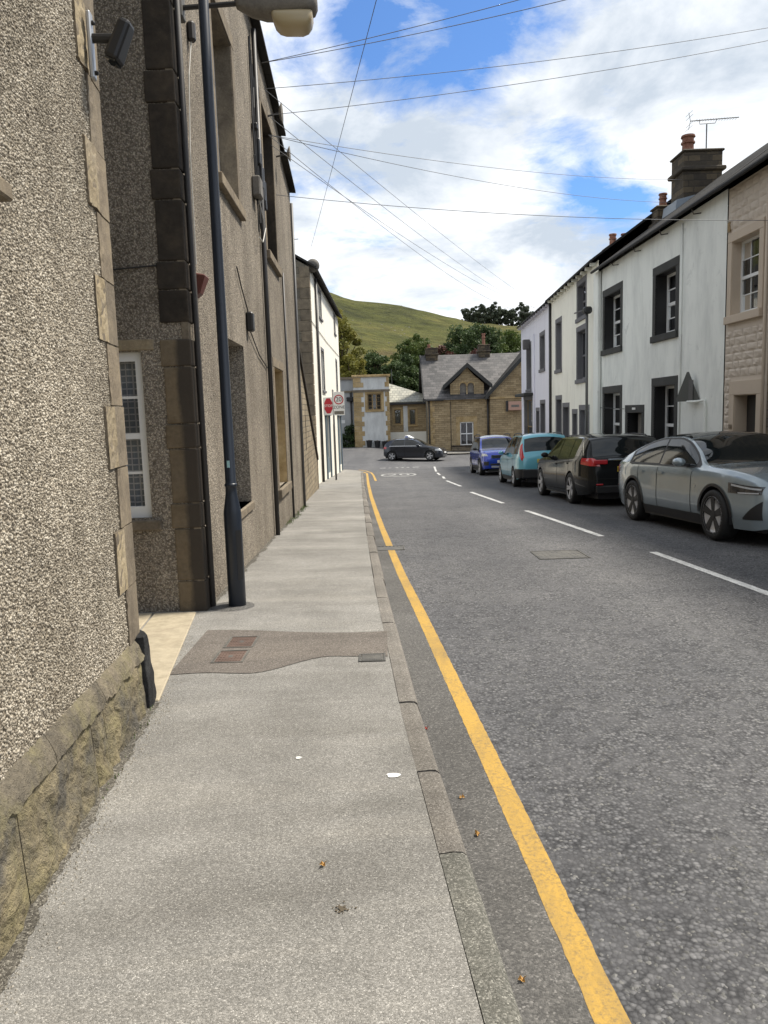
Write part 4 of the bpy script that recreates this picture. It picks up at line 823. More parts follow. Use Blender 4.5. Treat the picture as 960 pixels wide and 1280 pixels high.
# openings of the street front
sash(ha, FA, 1.95, 3.02, -1.05, 0.86, -0.2, 1, 1, fmat=M['pipe_dark'])
wb(MB().fbox(FA, 1.9, 3.08, -0.22, 0.03, -1.15, -1.05), 'sill', M['sandstone_grey'], ha, bevel=0.01)
sash(ha, FA, 1.98, 3.25, 2.55, 4.42, -0.2, 2, 1, fw=0.06)
surround(ha, FA, 1.98, 3.25, 2.55, 4.42, 0.17, 0.012, M['sandstone_grey'], sw=0.12)
reveal(ha, FA, 1.98, 3.25, 2.55, 4.42, 0.2, M['sandstone_grey'])
downpipe(ha, [FA.p(0.13, 0.05, 6.1), FA.p(0.13, 0.05, 1.2), FA.p(0.125, 0.05, -1.78)], 0.024, M['pipe_mid'])
downpipe(ha, [FA.p(0.20, 0.03, 6.1), FA.p(0.20, 0.03, -1.7)], 0.014, M['pipe'], 'conduit')
downpipe(ha, [FA.p(5.2, 0.05, 5.5), FA.p(5.2, 0.05, -1.95)], 0.035, M['pipe_dark'])
# cable runs along the wall
def cable(parent, pts, r, mat, name='cable'): return wb(MB().tube(pts, r, 5), name, mat, parent)
cable(ha, [FA.p(0.74, .03, 3.35), FA.p(0.6, .02, 3.0), FA.p(0.45, .02, 2.3), FA.p(0.42, .02, 1.35)], 0.006, M['cable_white'])
cable(ha, [FA.p(0.42, .02, 1.25), FA.p(.28, .02, 0.9), FA.p(.26, .02, -1.6)], 0.007, M['cable'])
cable(ha, [FA.p(2.7, .02, 1.75), FA.p(3.0, .02, 1.55), FA.p(3.4, .03, 1.3)], 0.008, M['cable'])
cable(ha, [FA.p(3.45, .03, 1.1), FA.p(4.3, .02, 0.85), FA.p(5.15, .02, 0.72)], 0.008, M['cable'])
cable(ha, [FR_.p(0.22, .012, 1.27), FR_.p(0.8, .012, 1.235), FR_.p(2.2, .012, 1.22)], 0.007, M['cable'])
wb(MB().fbox(FA, 3.33, 3.5, 0, 0.09, 1.08, 1.32), 'junction_box', M['black'], ha, bevel=0.02)
wb(MB().fbox(FA, 0.70, 0.78, 0, 0.07, 3.33, 3.50), 'junction_box', M['pipe_dark'], ha, bevel=0.02)
al = root('alarm_box', FA.p(0.42, 0.02, 1.2), 'faded red bell box on the wall beside the dark downpipe', 'alarm')
P = FA.p; wb(MB().hexa([P(.36, 0, 1.06), P(.50, 0, 1.06), P(.50, .05, 1.10), P(.36, .05, 1.10), P(.33, 0, 1.27), P(.53, 0, 1.27), P(.53, .11, 1.25), P(.33, .11, 1.25)]), 'box', M['alarm'], al, bevel=0.01)
hb = root('pebbledash_house', (-3, 14, -2), 'farther pebbledashed house with timber ground-floor window past the downpipe', 'house')
EB = lambda s_: 6.25 - 0.105 * s_ if s_ < 8.9 else 6.1 - 0.125 * s_
winB = [(6.15, 7.45, -1.2, 0.8), (6.05, 7.5, 2.6, 4.85)]
wb(wall(FA, 5.25, 10.7, -2.6, EB, winB, 0.26, step=[8.899, 8.901], d=0.0), 'wall', M['rough_b'], hb)
shell(hb, FA, 5.25, 10.7, -2.6, lambda s_: 5.7 - 0.105 * (s_ - 5.25), M['rough_b'], ends=(False, True), over=0.03, front_gap=0.8, rise=1.6)
for a, b in ((5.25, 8.9), (8.9, 10.7)):
    mb = MB(); mb.hexa([P(a, -.1, EB(a + .01)), P(b, -.1, EB(b - .01)), P(b, .13, EB(b - .01) - .02), P(a, .13, EB(a + .01) - .02), P(a, -.1, EB(a + .01) + .07), P(b, -.1, EB(b - .01) + .07), P(b, .13, EB(b - .01) + .03), P(a, .13, EB(a + .01) + .03)]); wb(mb, 'eaves_slate', M['slate_side'], hb)
sash(hb, FA, 6.15, 7.45, -1.2, 0.8, -0.22, 1, 1, fmat=M['timber'], fw=0.08)
reveal(hb, FA, 6.15, 7.45, -1.2, 0.8, 0.22, M['ochre'])
surround(hb, FA, 6.15, 7.45, -1.2, 0.8, 0.15, 0.012, M['sandstone_grey'], sw=0.14, sill_over=0.05)
sash(hb, FA, 6.05, 7.5, 2.6, 4.85, -0.2, 2, 1, fmat=M['timber'], fw=0.07)
surround(hb, FA, 6.05, 7.5, 2.6, 4.85, 0.15, 0.014, M['sandstone_grey'], sw=0.13)
reveal(hb, FA, 6.05, 7.5, 2.6, 4.85, 0.2, M['soot'])
downpipe(hb, [FA.p(7.95, 0.04, 2.6), FA.p(7.95, 0.04, -2.0)], 0.022, M['pipe_dark'])
downpipe(hb, [FA.p(10.55, 0.04, 4.5), FA.p(10.55, 0.04, -2.1)], 0.03, M['pipe'])
# tangle of telephone cables below the eaves
random.seed(9)
for k in range(7):
    s_ = 4.75 + 0.11 * k; cable(hb if s_ > 5.25 else ha, [FA.p(s_ + random.uniform(-.05, .05), 0.03 + 0.02 * random.random(), 5.2 - 0.13 * k - j * random.uniform(.3, .42)) for j in range(7)], random.uniform(0.008, 0.016), M['cable'])
for k in range(5): wb(MB().fbox(FA, 4.8 + .16 * k, 4.9 + .16 * k, 0, 0.09, 3.9 - .2 * k + random.uniform(-.2, .2), 4.1 - .15 * k), 'junction_box', M['black'], hb if k > 2 else ha, bevel=0.015)
wb(MB().fbox(FA, 4.55, 4.85, 0, 0.12, 3.05, 3.32), 'junction_box', M['lantern'], ha, bevel=0.02)
cable(ha, [FA.p(4.85, .05, 3.1), FA.p(4.95, .12, 2.7), FA.p(4.7, .1, 2.45), FA.p(4.6, .06, 2.5)], 0.009, M['cable_white'])
for (s_, z, r) in ((6.9, 4.98, 0.16), (8.1, 4.72, 0.13)):
    dsh = root('satellite_dish', FA.p(s_, 0.1, z), 'small grey dish under the pebbledash eaves, ' + ('nearer and larger one' if r > .15 else 'farther and smaller one'), 'dish', 'dishes under the left eaves')
    wb(MB().lathe([(0.01, 0), (r * .5, .012), (r, .05), (r, .058), (r * .5, .02), (0.01, .008)], 18, 'x', FA.p(s_, 0.2, z)), 'reflector', M['lantern'], dsh, smooth=True)
    wb(MB().tube([FA.p(s_, -.02, z - .05), FA.p(s_, .2, z)], 0.015, 6), 'arm', M['pipe_dark'], dsh)
# ------------------------------------------------------------------ raking rubble wall, then the tall white house
gw = root('rubble_wall', (-1.9, 20, -2.2), 'rubble stone wall with steeply raked dark top before the white house', 'wall')
FG = Fr((-1.86, 17.3), (-2.05, 24.2), (1, 0))
gt = lambda s_: 1.9 - 0.48 * s_
wb(wall(FG, 0, 6.9, -2.9, gt, [(2.3, 2.5, -0.9, 0.0), (2.6, 2.75, -1.5, -1.1)], 0.12, step=[1, 2, 3, 4, 5, 6]), 'wall_face', M['rubble'], gw)
wb(MB().hexa([FG.p(0, -.5, -2.9), FG.p(6.9, -.5, -2.9), FG.p(6.9, -.13, -2.9), FG.p(0, -.13, -2.9), FG.p(0, -.5, gt(0) - .02), FG.p(6.9, -.5, gt(6.9) - .02), FG.p(6.9, -.13, gt(6.9) - .02), FG.p(0, -.13, gt(0) - .02)]), 'wall_core', M['rubble'], gw)
for k in range(10):
    a, b = 0.69 * k, 0.69 * (k + 1) - 0.01; wb(MB().hexa([FG.p(a, -.52, gt(a)), FG.p(b, -.52, gt(b)), FG.p(b, .05, gt(b)), FG.p(a, .05, gt(a)), FG.p(a, -.52, gt(a) + .12), FG.p(b, -.52, gt(b) + .12), FG.p(b, .05, gt(b) + .12), FG.p(a, .05, gt(a) + .12)]), 'coping_stone', M['soot'], gw, bevel=0.01)
wb(MB().fbox(FG, 6.9, 6.98, -.5, 0.02, -2.9, gt(6.9) + .1), 'end_stone', M['rubble'], gw)
FW = Fr((-2.30, 27.0), (-2.12, 41.4), (1, 0)); FWg = Fr((-2.30, 27.0), (-8, 27.0), (0, -1))
wh = root('white_house', (-5, 34, -2.7), 'tall sunlit white house with blue-grey shopfront at the left road corner', 'house')
ew = 5.0; winW = [(3.3, 4.4, 3.75, 4.75), (11.3, 12.3, 3.95, 4.8), (3.5, 4.7, 0.95, 2.5), (11.5, 12.5, 1.1, 2.6), (4.2, 5.9, -2.45, -0.05), (11.4, 13.3, -2.6, -0.1), (8.2, 9.1, -2.9, -0.45)]
wb(wall(FW, 0, FW.len, -3.4, ew, winW, 0.16), 'wall', M['warmwhite'], wh)
shell(wh, FW, 0, FW.len, -3.4, ew, M['gable_stone'], gutter=M['pipe_dark'], rise=2.0, depth=6.5, over=0.2, front_gap=0.6)
for (a, b, c, e) in winW[:4]:
    sash(wh, FW, a, b, c, e, -0.1, 2, 1, fmat=M['grey_trim']); surround(wh, FW, a, b, c, e, 0.13, 0.012, M['grey_trim'])
for (a, b, c, e) in winW[4:6]:
    sash(wh, FW, a, b, c + .6, e, -0.06, 2, 1, fmat=M['bluegrey'], fw=0.07, meet=False)
    wb(MB().fbox(FW, a, b, -.12, -.03, c, c + .6), 'stall_riser', M['bluegrey'], wh)
    wb(MB().fbox(FW, a - .3, b + .3, 0, .12, e, e + .32), 'fascia_board', M['bluegrey'], wh, bevel=.02)
    for q in (a - .22, b + .02): wb(MB().fbox(FW, q, q + .2, 0, .06, -3.1, e), 'pilaster', M['bluegrey'], wh)
wb(MB().fbox(FW, 8.2, 9.1, -.12, -.06, -2.9, -.45), 'door', M['pipe_dark'], wh)
downpipe(wh, [FW.p(1.7, 0.06, 4.9), FW.p(1.7, 0.06, -2.6)], 0.05, M['pipe_dark'])
for i in range(22):
    z = -2.9 + i * 0.36; wb(MB().fbox(FWg, -0.012, 0.34 if i % 2 else 0.55, -0.3, 0.015, z + .006, z + .354), 'quoin', M['sandstone_grey'], wh, bevel=.012)
cable(wh, [FWg.p(1.0, .03, 5.0), FWg.p(1.0, .03, -2)], 0.035, M['pipe_dark'], 'downpipe'); cable(wh, [FW.p(0, .02, 3.2), FW.p(6, .02, 3.05), FW.p(14, .02, 3.0)], 0.01, M['cable'])
dsh = root('satellite_dish', FW.p(0.5, 0.3, 5.0), 'round grey satellite dish at the near eaves corner of the white house', 'dish')
mb = MB().lathe([(0.01, 0), (.13, .015), (.23, .05), (.23, .06), (.13, .02), (0.01, .01)], 20, 'y', FW.p(.2, .12, 5.08)); wb(mb, 'reflector', M['lantern'], dsh, smooth=True)
wb(MB().tube([FW.p(.6, .02, 4.9), FW.p(.4, .28, 5.1)], 0.025, 6), 'arm', M['pipe_dark'], dsh); wb(MB().tube([FW.p(.3, .28, 5.0), FW.p(.05, .2, 4.95)], 0.012, 6), 'feed_arm', M['pipe_dark'], dsh)
ae = root('aerial', FWg.p(0.5, .1, 5.2), 'small rooftop aerial beside the dish on the white house', 'aerial')
wb(MB().tube([FWg.p(.55, .1, 4.8), FWg.p(.55, .1, 6.0)], 0.018, 6), 'mast', M['pipe'], ae); wb(MB().tube([FWg.p(.3, .1, 5.9), FWg.p(1.0, .1, 5.85)], 0.012, 6), 'boom', M['pipe'], ae)

# ================================================================== STREET FURNITURE, LEFT
lp = root('lamp_post', (-1.335, 6.72, zp(6.7)), 'dark navy steel lamp post standing on the footway against the pebbledash', 'lamp post')
X, Y = -1.335, 6.72
wb(MB().lathe([(0.077, -1.75), (0.077, -0.84), (0.073, -0.80), (0.05, -0.66), (0.048, -0.60), (0.055, -0.595), (0.055, -0.575), (0.047, -0.57), (0.043, 1.5), (0.040, 5.5)], 24, o=(X, Y, 0)), 'column', M['column'], lp, smooth=True, bevel=0.003)
mb = MB(); n = 7
fr = Fr((X, Y), (X + 0.35, Y - 1), (0.9, -0.3))
mb.grid([[(X + 0.080 * cos(a), Y + 0.080 * sin(a), z) for a in np.linspace(-1.15, -0.45, n)] for z in (-1.42, -0.98)]); wb(mb, 'access_door', M['black'], lp)
mb = MB(); mb.grid([[(X + 0.0475 * cos(a), Y + 0.0475 * sin(a), z) for a in np.linspace(-1.9, -1.35, 5)] for z in (-0.43, -0.37)]); M['sticker'] = pm('pale_blue_sticker', (0.3, 0.5, 0.52), 0.4); wb(mb, 'sticker', M['sticker'], lp)
wb(MB().lathe([(0.0, 0.012), (0.10, 0.016), (0.17, 0.008), (0.20, 0.0), (0.2, -0.02)], 20, o=(X - 0.05, Y, zp(Y) + 0.002)), 'collar', M['gutter'], lp)
ln = root('street_lantern', (-1.6, 6.95, 3.4), 'grey street lantern with amber bowl on a wall bracket at the top', 'lantern')
wb(MB().tube([(-1.62, 6.95, 3.42), (-1.05, 6.92, 3.43)], 0.021, 8), 'bracket_arm', M['pipe_dark'], ln); wb(MB().box((-1.62, 6.88, 3.33), (-1.55, 7.02, 3.53)), 'wall_plate', M['iron_grey'], ln, bevel=.01)
wb(MB().tube([(-1.40, 6.93, 3.66), (-1.15, 6.92, 3.55), (-1.10, 6.92, 3.45)], 0.014, 6), 'stay', M['pipe_dark'], ln)
def loft_box(secs, n=20):
    """secs: (x, y half, z low, z high) superellipse rings along x"""
    rows = []
    for x, hw, z0, z1 in secs:
        r = []
        for k in range(n + 1):
            a = 2 * pi * k / n; c, s_ = cos(a), sin(a); e = 0.55
            r.append((x, 6.92 + hw * math.copysign(abs(c) ** e, c), (z0 + z1) / 2 + (z1 - z0) / 2 * math.copysign(abs(s_) ** e, s_)))
        rows.append(r)
    m = MB().grid(rows); m.f.append(tuple(range(n))); m.f.append(tuple(range((len(rows) - 1) * (n + 1), (len(rows) - 1) * (n + 1) + n))); return m
wb(loft_box([(-1.10, .035, 3.39, 3.46), (-1.06, .06, 3.37, 3.49), (-0.98, .09, 3.33, 3.53), (-0.86, .12, 3.30, 3.57), (-0.7, .14, 3.30, 3.59), (-0.52, .135, 3.31, 3.57), (-0.45, .11, 3.33, 3.52), (-0.425, .07, 3.37, 3.46)]), 'canopy', M['lantern'], ln, smooth=True)
wb(loft_box([(-0.80, .09, 3.28, 3.33), (-0.785, .11, 3.24, 3.335), (-0.75, .12, 3.205, 3.335), (-0.7, .125, 3.19, 3.335), (-0.56, .125, 3.185, 3.335), (-0.51, .115, 3.2, 3.335), (-0.48, .1, 3.235, 3.335), (-0.465, .075, 3.28, 3.33)]), 'bowl', M['bowl'], ln, smooth=True)
sp = root('road_sign', (-1.83, 30.05, zp(30)), 'red stop sign and 20 zone plate sharing one grey pole', 'sign')
wb(MB().tube([(-1.83, 30.06, zp(30) - .1), (-1.83, 30.06, 0.95)], 0.038, 10), 'pole', M['pipe'], sp, smooth=True)
z0, z1 = -0.04, 0.86
zpl = wb(MB().box((-1.83, 30.0, z0), (-1.395, 30.012, z1)), 'zone_plate', M['sign_white'], sp, bevel=0.004)
def disc(cx, y, cz, r, n=28, r2=None, st=0):
    m = MB(); 
    if r2 is None: m.add([(cx + r * cos(st + 2 * pi * k / n), y, cz + r * sin(st + 2 * pi * k / n)) for k in range(n)], [tuple(range(n))])
    else: m.grid([[(cx + q * cos(2 * pi * k / n), y, cz + q * sin(2 * pi * k / n)) for k in range(n + 1)] for q in (r, r2)])
    return m
wb(disc(-1.613, 29.996, 0.56, .185, r2=.145), 'red_ring', M['sign_red'], zpl)
XF = lambda x, y, z: Matrix.Translation((x, y, z)) @ Matrix.Rotation(radians(90), 4, 'X')
text_mesh('20', 0.235, 'lettering', M['sign_black'], XF(-1.613, 29.995, 0.56), zpl)
text_mesh('ZONE', 0.16, 'lettering', M['sign_black'], XF(-1.613, 29.995, 0.265), zpl)
wb(MB().box((-1.80, 29.993, 0.0), (-1.43, 29.996, 0.12)), 'lower_panel', M['lantern'], zpl)
spl = wb(MB().box((-2.22, 30.02, -0.02), (-1.85, 30.032, 0.66)), 'stop_plate', M['sign_white'], sp, bevel=0.004)
mb = MB(); q = [(0.172 * cos(pi / 8 + k * pi / 4), 0.315 * sin(pi / 8 + k * pi / 4)) for k in range(8)]; mb.add([(-2.02 + a, 30.016, 0.33 + b) for a, b in q], [tuple(range(8))]); wb(mb, 'red_octagon', M['sign_red'], spl)
text_mesh('STOP', 0.135, 'lettering', M['sign_white'], XF(-2.02, 30.012, 0.33), spl)

# ================================================================== RIGHT TERRACE
FX = Fr((6.9, 0), (6.9, 30), (-1, 0))
# ---- dark rubble house at the right edge
r0 = root('rubble_house', (8, 9, -1.9), 'dark rubble stone house just cut off at the right edge', 'house')
wb(wall(FX, 3.5, 13.86, -2.5, 4.1, [(8, 9, 1.6, 3.1)], 0.2, d=0.0), 'wall', M['rubble_dark'], r0); shell(r0, FX, 3.5, 13.86, -2.5, 4.1, M['rubble_dark'], ends=(True, False), gutter=M['pipe_dark'])
sash(r0, FX, 8, 9, 1.6, 3.1, -.15, 2, 2)
# ---- tan painted stone house
r1 = root('tan_house', (8, 15, -2), 'tan painted rough stone house with sash window above a dark doorway', 'house')
w1h = [(14.28, 15.38, 1.66, 3.06), (14.22, 15.12, -2.2, 0.13)]
wb(wall(FX, 13.86, 15.63, -2.5, 4.1, w1h, 0.24, d=-0.02), 'wall', M['tan'], r1); shell(r1, FX, 13.86, 15.63, -2.5, 4.1, M['tan'], ends=(False, False), gutter=M['pipe_dark'], front_gap=.6)
sash(r1, FX, 14.28, 15.38, 1.66, 3.06, -.17, 3, 2, fw=0.06, curtain=(M['curtain_dim'], 0.5)); surround(r1, FX, 14.28, 15.38, 1.66, 3.06, 0.17, 0.02, M['tan_trim'], sw=0.15, back=.03)
reveal(r1, FX, 14.28, 15.38, 1.66, 3.06, .17, M['tan_trim'])
surround(r1, FX, 14.22, 15.12, -2.2, 0.13, 0.2, 0.025, M['tan_trim'], sill=False, lw=.27, back=.03); reveal(r1, FX, 14.22, 15.12, -2.2, 0.13, .24, M['tan_trim'])
dr = wb(MB().fbox(FX, 14.24, 15.1, -.30, -.24, -2.2, .12), 'door', M['pipe_dark'], r1); wb(MB().fbox(FX, 14.5, 14.56, -.24, -.22, -.95, -.89), 'handle', M['alu'], dr)
wb(MB().fbox(FX, 15.16, 15.27, .025, .04, -.52, -.44), 'name_plate', M['sandstone_grey'], r1)
wb(MB().fbox(FX, 15.48, 15.58, -.0, .02, 3.28, 3.46), 'vent', M['timber'], r1)
downpipe(r1, [FX.p(13.92, .05, 4.0), FX.p(13.92, .05, -2.0)], 0.03, M['tan_trim'])
sv = []
for k in range(6):
    mb = MB(); rows = []
    for i in range(6):
        row = []
        for j in range(5):
            u, v_ = i / 5 - .5, j / 4 - .5; e = (1 - (2 * abs(u)) ** 4) * (1 - (2 * abs(v_)) ** 3); d = 0.002 + 0.024 * e * (0.75 + 0.9 * mnoise.noise(Vector((u * 3 + k * 9, v_ * 2.4, k * 3.3))))
            row.append((-d, u + 0.02 * mnoise.noise(Vector((v_ * 4, k, u))), v_ + .05 * mnoise.noise(Vector((u * 3, k, 4)))))
        rows.append(row)
    mb.grid(rows); me = bpy.data.meshes.new('stone'); me.from_pydata(mb.v, [], mb.f); me.materials.append(M['tan']); sv.append(me)
random.seed(4)
blocked = [(14.05, 15.6, 1.5, 3.25), (14.0, 15.34, -2.5, 0.41)]
z = -1.9
while z < 3.98:
    h = random.uniform(0.13, 0.17); s_ = 13.98
    while s_ < 15.6:
        l = random.uniform(0.2, 0.46); e = min(s_ + l, 15.61)
        if e - s_ > 0.08:
            segs = [(s_, e)]
            for (a, b, c, d) in blocked:
                if z + h > c and z < d: segs = [q for sg in segs for q in ((sg[0], min(sg[1], a)), (max(sg[0], b), sg[1])) if q[1] - q[0] > 0.07]
            for (a, b) in segs:
                o = bpy.data.objects.new('stone', random.choice(sv)); COL.objects.link(o); o.location = FX.p((a + b) / 2, -0.018, z + h / 2); o.scale = (1, b - a - .006, h - .004); put(o, r1)
        s_ = e + 0.004
    z += h
# ---- pale mint house with charcoal trim
r2 = root('mint_house', (8, 20, -2.1), 'pale mint rendered house with charcoal window surrounds and a big stone chimney', 'house')
w2 = [(18.24, 19.56, 1.68, 3.15), (22.38, 23.95, 1.68, 3.27), (18.22, 19.55, -1.5, 0.45), (22.36, 23.92, -1.5, 0.38), (20.48, 21.66, -2.4, -0.2)]
e2 = lambda s_: 4.12
wb(wall(FX, 15.63, 24.6, -2.8, e2, w2, 0.3, d=0.0), 'wall', M['mint'], r2)
ro2 = shell(r2, FX, 15.63, 24.6, -2.8, e2, M['mint'], ends=(False, True), gutter=M['pipe_dark'], front_gap=.7, over=.2)
for i, (a, b, c, e) in enumerate(w2[:4]):
    sash(r2, FX, a + .02, b - .02, c, e, -.27, 2, 2, fw=0.075, bw=.025, curtain=(M['curtain_dim'], .45) if i != 1 else None); surround(r2, FX, a, b, c, e, 0.2, 0.015, M['charcoal'], sw=.16, back=.02); reveal(r2, FX, a, b, c, e, .27, M['black'])
a, b, c, e = w2[4]; surround(r2, FX, a, b, c, e, .2, .015, M['charcoal'], sill=False, back=.02); reveal(r2, FX, a, b, c, e, .28, M['black']); dr = wb(MB().fbox(FX, a + .013, b - .013, -.34, -.28, -2.4, e - .013), 'door', M['black'], r2); wb(MB().fbox(FX, a + .75, a + 1.05, -.28, -.25, -2.4, e - .05), 'door_panel', M['lantern'], dr)
wb(MB().fbox(FX, 20.95, 21.2, .016, .03, -.13, -.07), 'number_plaque', M['sign_white'], r2)
downpipe(r2, [FX.p(17.85, .02, 4.0), FX.p(17.85, .02, -2.1)], 0.014, M['mint'], 'conduit'); downpipe(r2, [FX.p(24.5, .05, 4.1), FX.p(24.5, .05, -2.4)], 0.04, M['pipe'])
cable(r2, [FX.p(24.4, .02, -0.05), FX.p(22.0, .02, -.1), FX.p(21.9, .02, -.1)], .008, M['cable'])
for s_ in (16.9, 18.8, 20.7, 22.6): wb(MB().tube([FX.p(s_, .0, 3.98), FX.p(s_, .16, 3.96), FX.p(s_, .2, 4.07)], .014, 6), 'gutter_bracket', M['pipe_dark'], r2)
ch = chimney(r2, (9.35, 23.3), 1.1, 0.95, 4.2, 7.05, [(-0.22, .1, .17)])
wb(MB().hexa([(8.5, 22.75, 5.0), (10.2, 22.75, 5.6), (10.2, 23.85, 5.6), (8.5, 23.85, 5.0), (8.6, 22.78, 5.75), (10.1, 22.78, 6.1), (10.1, 23.82, 6.1), (8.6, 23.82, 5.75)]), 'flashing', M['lead'], ch)
ae = root('aerial', (9.6, 23.3, 7.1), 'television aerial on the big stone chimney at the right', 'aerial')
wb(MB().tube([(9.62, 23.3, 6.9), (9.62, 23.3, 7.93)], .018, 6), 'mast', M['pipe'], ae); wb(MB().tube([(9.15, 23.3, 8.03), (10.5, 23.2, 8.06)], .013, 6), 'boom', M['pipe'], ae); wb(MB().tube([(9.4, 23.3, 8.03), (9.42, 23.3, 7.94), (9.85, 23.28, 7.95), (9.9, 23.28, 8.05)], .01, 6), 'cradle', M['pipe'], ae)
for k in range(16): wb(MB().tube([(9.3 + .078 * k, 23.18, 8.035 + k * .002), (9.3 + .078 * k, 23.40, 8.035 + k * .002)], .005, 4), 'element', M['pipe'], ae)
for dz in (-.2, -.1, .1, .2): wb(MB().tube([(9.13 - abs(dz) * .1, 23.05, 8.03 + dz), (9.13 - abs(dz) * .1, 23.55, 8.03 + dz)], .006, 4), 'reflector_rod', M['pipe'], ae)
wb(MB().tube([(9.1, 23.3, 7.8), (9.15, 23.3, 8.03), (9.1, 23.3, 8.26)], .008, 4), 'reflector_bar', M['pipe'], ae)
# second, smaller stack behind the first
chimney(r2, (8.75, 24.3), .5, .5, 4.6, 5.85, [(0, 0, .11)], pot_h=.4)
# ---- cream and lavender houses where the street bends
FL = Fr((6.9, 24.6), (6.9 + .055 * 30, 54.6), (-1, 0))
def far_house(name, label, mat, a, b, top, wins, doors, ends, trim, seed, cat='house'):
    r = root(name, (9, 24.6 + (a + b) / 2, -2.6), label, cat); hs = [(q[0], q[1], q[2], q[3]) for q in wins + doors]
    wb(wall(FL, a, b, -3.3, top, hs, .2), 'wall', mat, r); shell(r, FL, a, b, -3.3, top, mat, ends=ends, gutter=M['pipe_dark'], front_gap=.6, over=.2)
    for q in wins: sash(r, FL, *q[:4], -.17, *(q[4] if len(q) > 4 else (2, 1)), fw=.06, fmat=q[5] if len(q) > 5 else None); surround(r, FL, *q[:4], .18, .012, trim, sw=.14, back=.02); reveal(r, FL, *q[:4], .17, trim)
    for q in doors:
        surround(r, FL, *q[:4], .17, .012, trim, sill=False, back=.02); reveal(r, FL, *q[:4], .18, trim); wb(MB().fbox(FL, q[0] + .013, q[1] - .013, -.24, -.18, q[2], q[3] - .013), 'door', q[4], r)
    brackets(r, FL, a + .3, b - .1, top if callable(top) else (lambda s_: top), .2, .75, mat)
    return r
r3 = far_house('cream_house', 'cream rendered three-storey house with grey window surrounds', M['cream'], 0.02, 9.0, 4.5, [(1.95, 3.3, 3.08, 4.2, (1, 1), M['grey_trim']), (1.95, 3.35, 0.95, 2.62, (1, 1), M['grey_trim']), (6.6, 7.75, 1.52, 3.4, (1, 1), M['grey_trim']), (1.45, 2.85, -2.0, -.12, (2, 2))], [(6.6, 7.75, -2.9, .32, M['grey_trim']), (5.0, 6.15, -2.9, 0.0, M['grey_trim']), (3.45, 4.15, -2.9, -.25, M['lantern'])], (False, False), M['grey_trim'], 1)
wb(MB().fbox(FL, -.35, .3, .0, .10, -2.9, 4.1), 'pier', M['mint'], r3, bevel=.02); chimney(r3, (9.6, 31.5), .95, .9, 4.8, 6.15, [(-.22, 0, .13), (.25, 0, .13)], pot_h=.5)
downpipe(r3, [FL.p(8.95, .06, 4.4), FL.p(8.95, .06, -2.9)], .055, M['pipe_dark'])
r4 = far_house('lavender_house', 'pale lavender end house with grey trim and small corner shop hood', M['lavender'], 9.0, 19.2, 4.45, [(10.85, 12.15, 1.78, 3.3, (1, 1), M['grey_trim']), (15.3, 16.9, .98, 3.2, (1, 1), M['grey_trim']), (15.0, 18.0, -2.4, .45, (1, 1), M['timber'])], [(10.85, 12.1, -3.1, .2, M['grey_trim']), (12.6, 13.5, -3.1, -.15, M['grey_trim'])], (False, True), M['grey_trim'], 2)
wb(MB().fbox(FL, 14.6, 18.6, .0, .45, .62, .78), 'shop_hood', M['charcoal'], r4, bevel=.03); wb(MB().fbox(FL, 15.6, 15.9, .0, .35, 3.0, 3.5), 'alarm_box', M['pipe'], r4, bevel=.03)
downpipe(r4, [FL.p(13.9, .05, 3.6), FL.p(13.9, .05, -2.9)], .03, M['lavender'], 'downpipe')
sl_ = root('bracket_light', (6.72, 25.3, zp(25.3)), 'slim grey pole with black floodlight head before the cream house', 'light')
wb(MB().tube([(6.72, 25.3, zp(25.3) - .05), (6.72, 25.3, 3.0)], .045, 10), 'pole', M['pipe'], sl_, smooth=True); wb(MB().box((6.6, 25.15, 2.95), (6.86, 25.45, 3.17)), 'head', M['black'], sl_, bevel=.05); wb(MB().tube([(6.72, 25.3, 3.08), (6.62, 26.5, 3.12)], .022, 6), 'arm', M['pipe_dark'], sl_)
ts = root('warning_sign', (6.6, 17.2, 0), 'triangular road sign seen from behind on a bent wall bracket', 'sign')
c = Vector((6.74, 17.05, 0)); dv = Vector((0.40, -0.92, 0)).normalized(); nv = Vector((-dv.y, dv.x, 0))
mb = MB(); mb.prism([c - dv * .36 + Vector((0, 0, .04)), c + dv * .36 + Vector((0, 0, .04)), c + dv * .03 + Vector((0, 0, .68)), c - dv * .03 + Vector((0, 0, .68))], nv * .012); wb(mb, 'sign_plate', M['sign_back'], ts, bevel=.004)
for s_ in (1,): wb(MB().prism([c + dv * .05 - nv * .02 + Vector((0, 0, .02)), c + dv * .17 - nv * .02 + Vector((0, 0, .02)), c + dv * .17 - nv * .02 + Vector((0, 0, .5)), c + dv * .05 - nv * .02 + Vector((0, 0, .5))], nv * .018), 'back_channel', M['pipe'], ts)
wb(MB().tube([tuple(c + Vector((0, 0, .03))), (6.80, 16.7, .03), (6.85, 16.42, .05), (6.86, 16.4, -.1), (6.86, 16.4, -2.0)], .028, 8), 'bracket', M['mint'], ts)

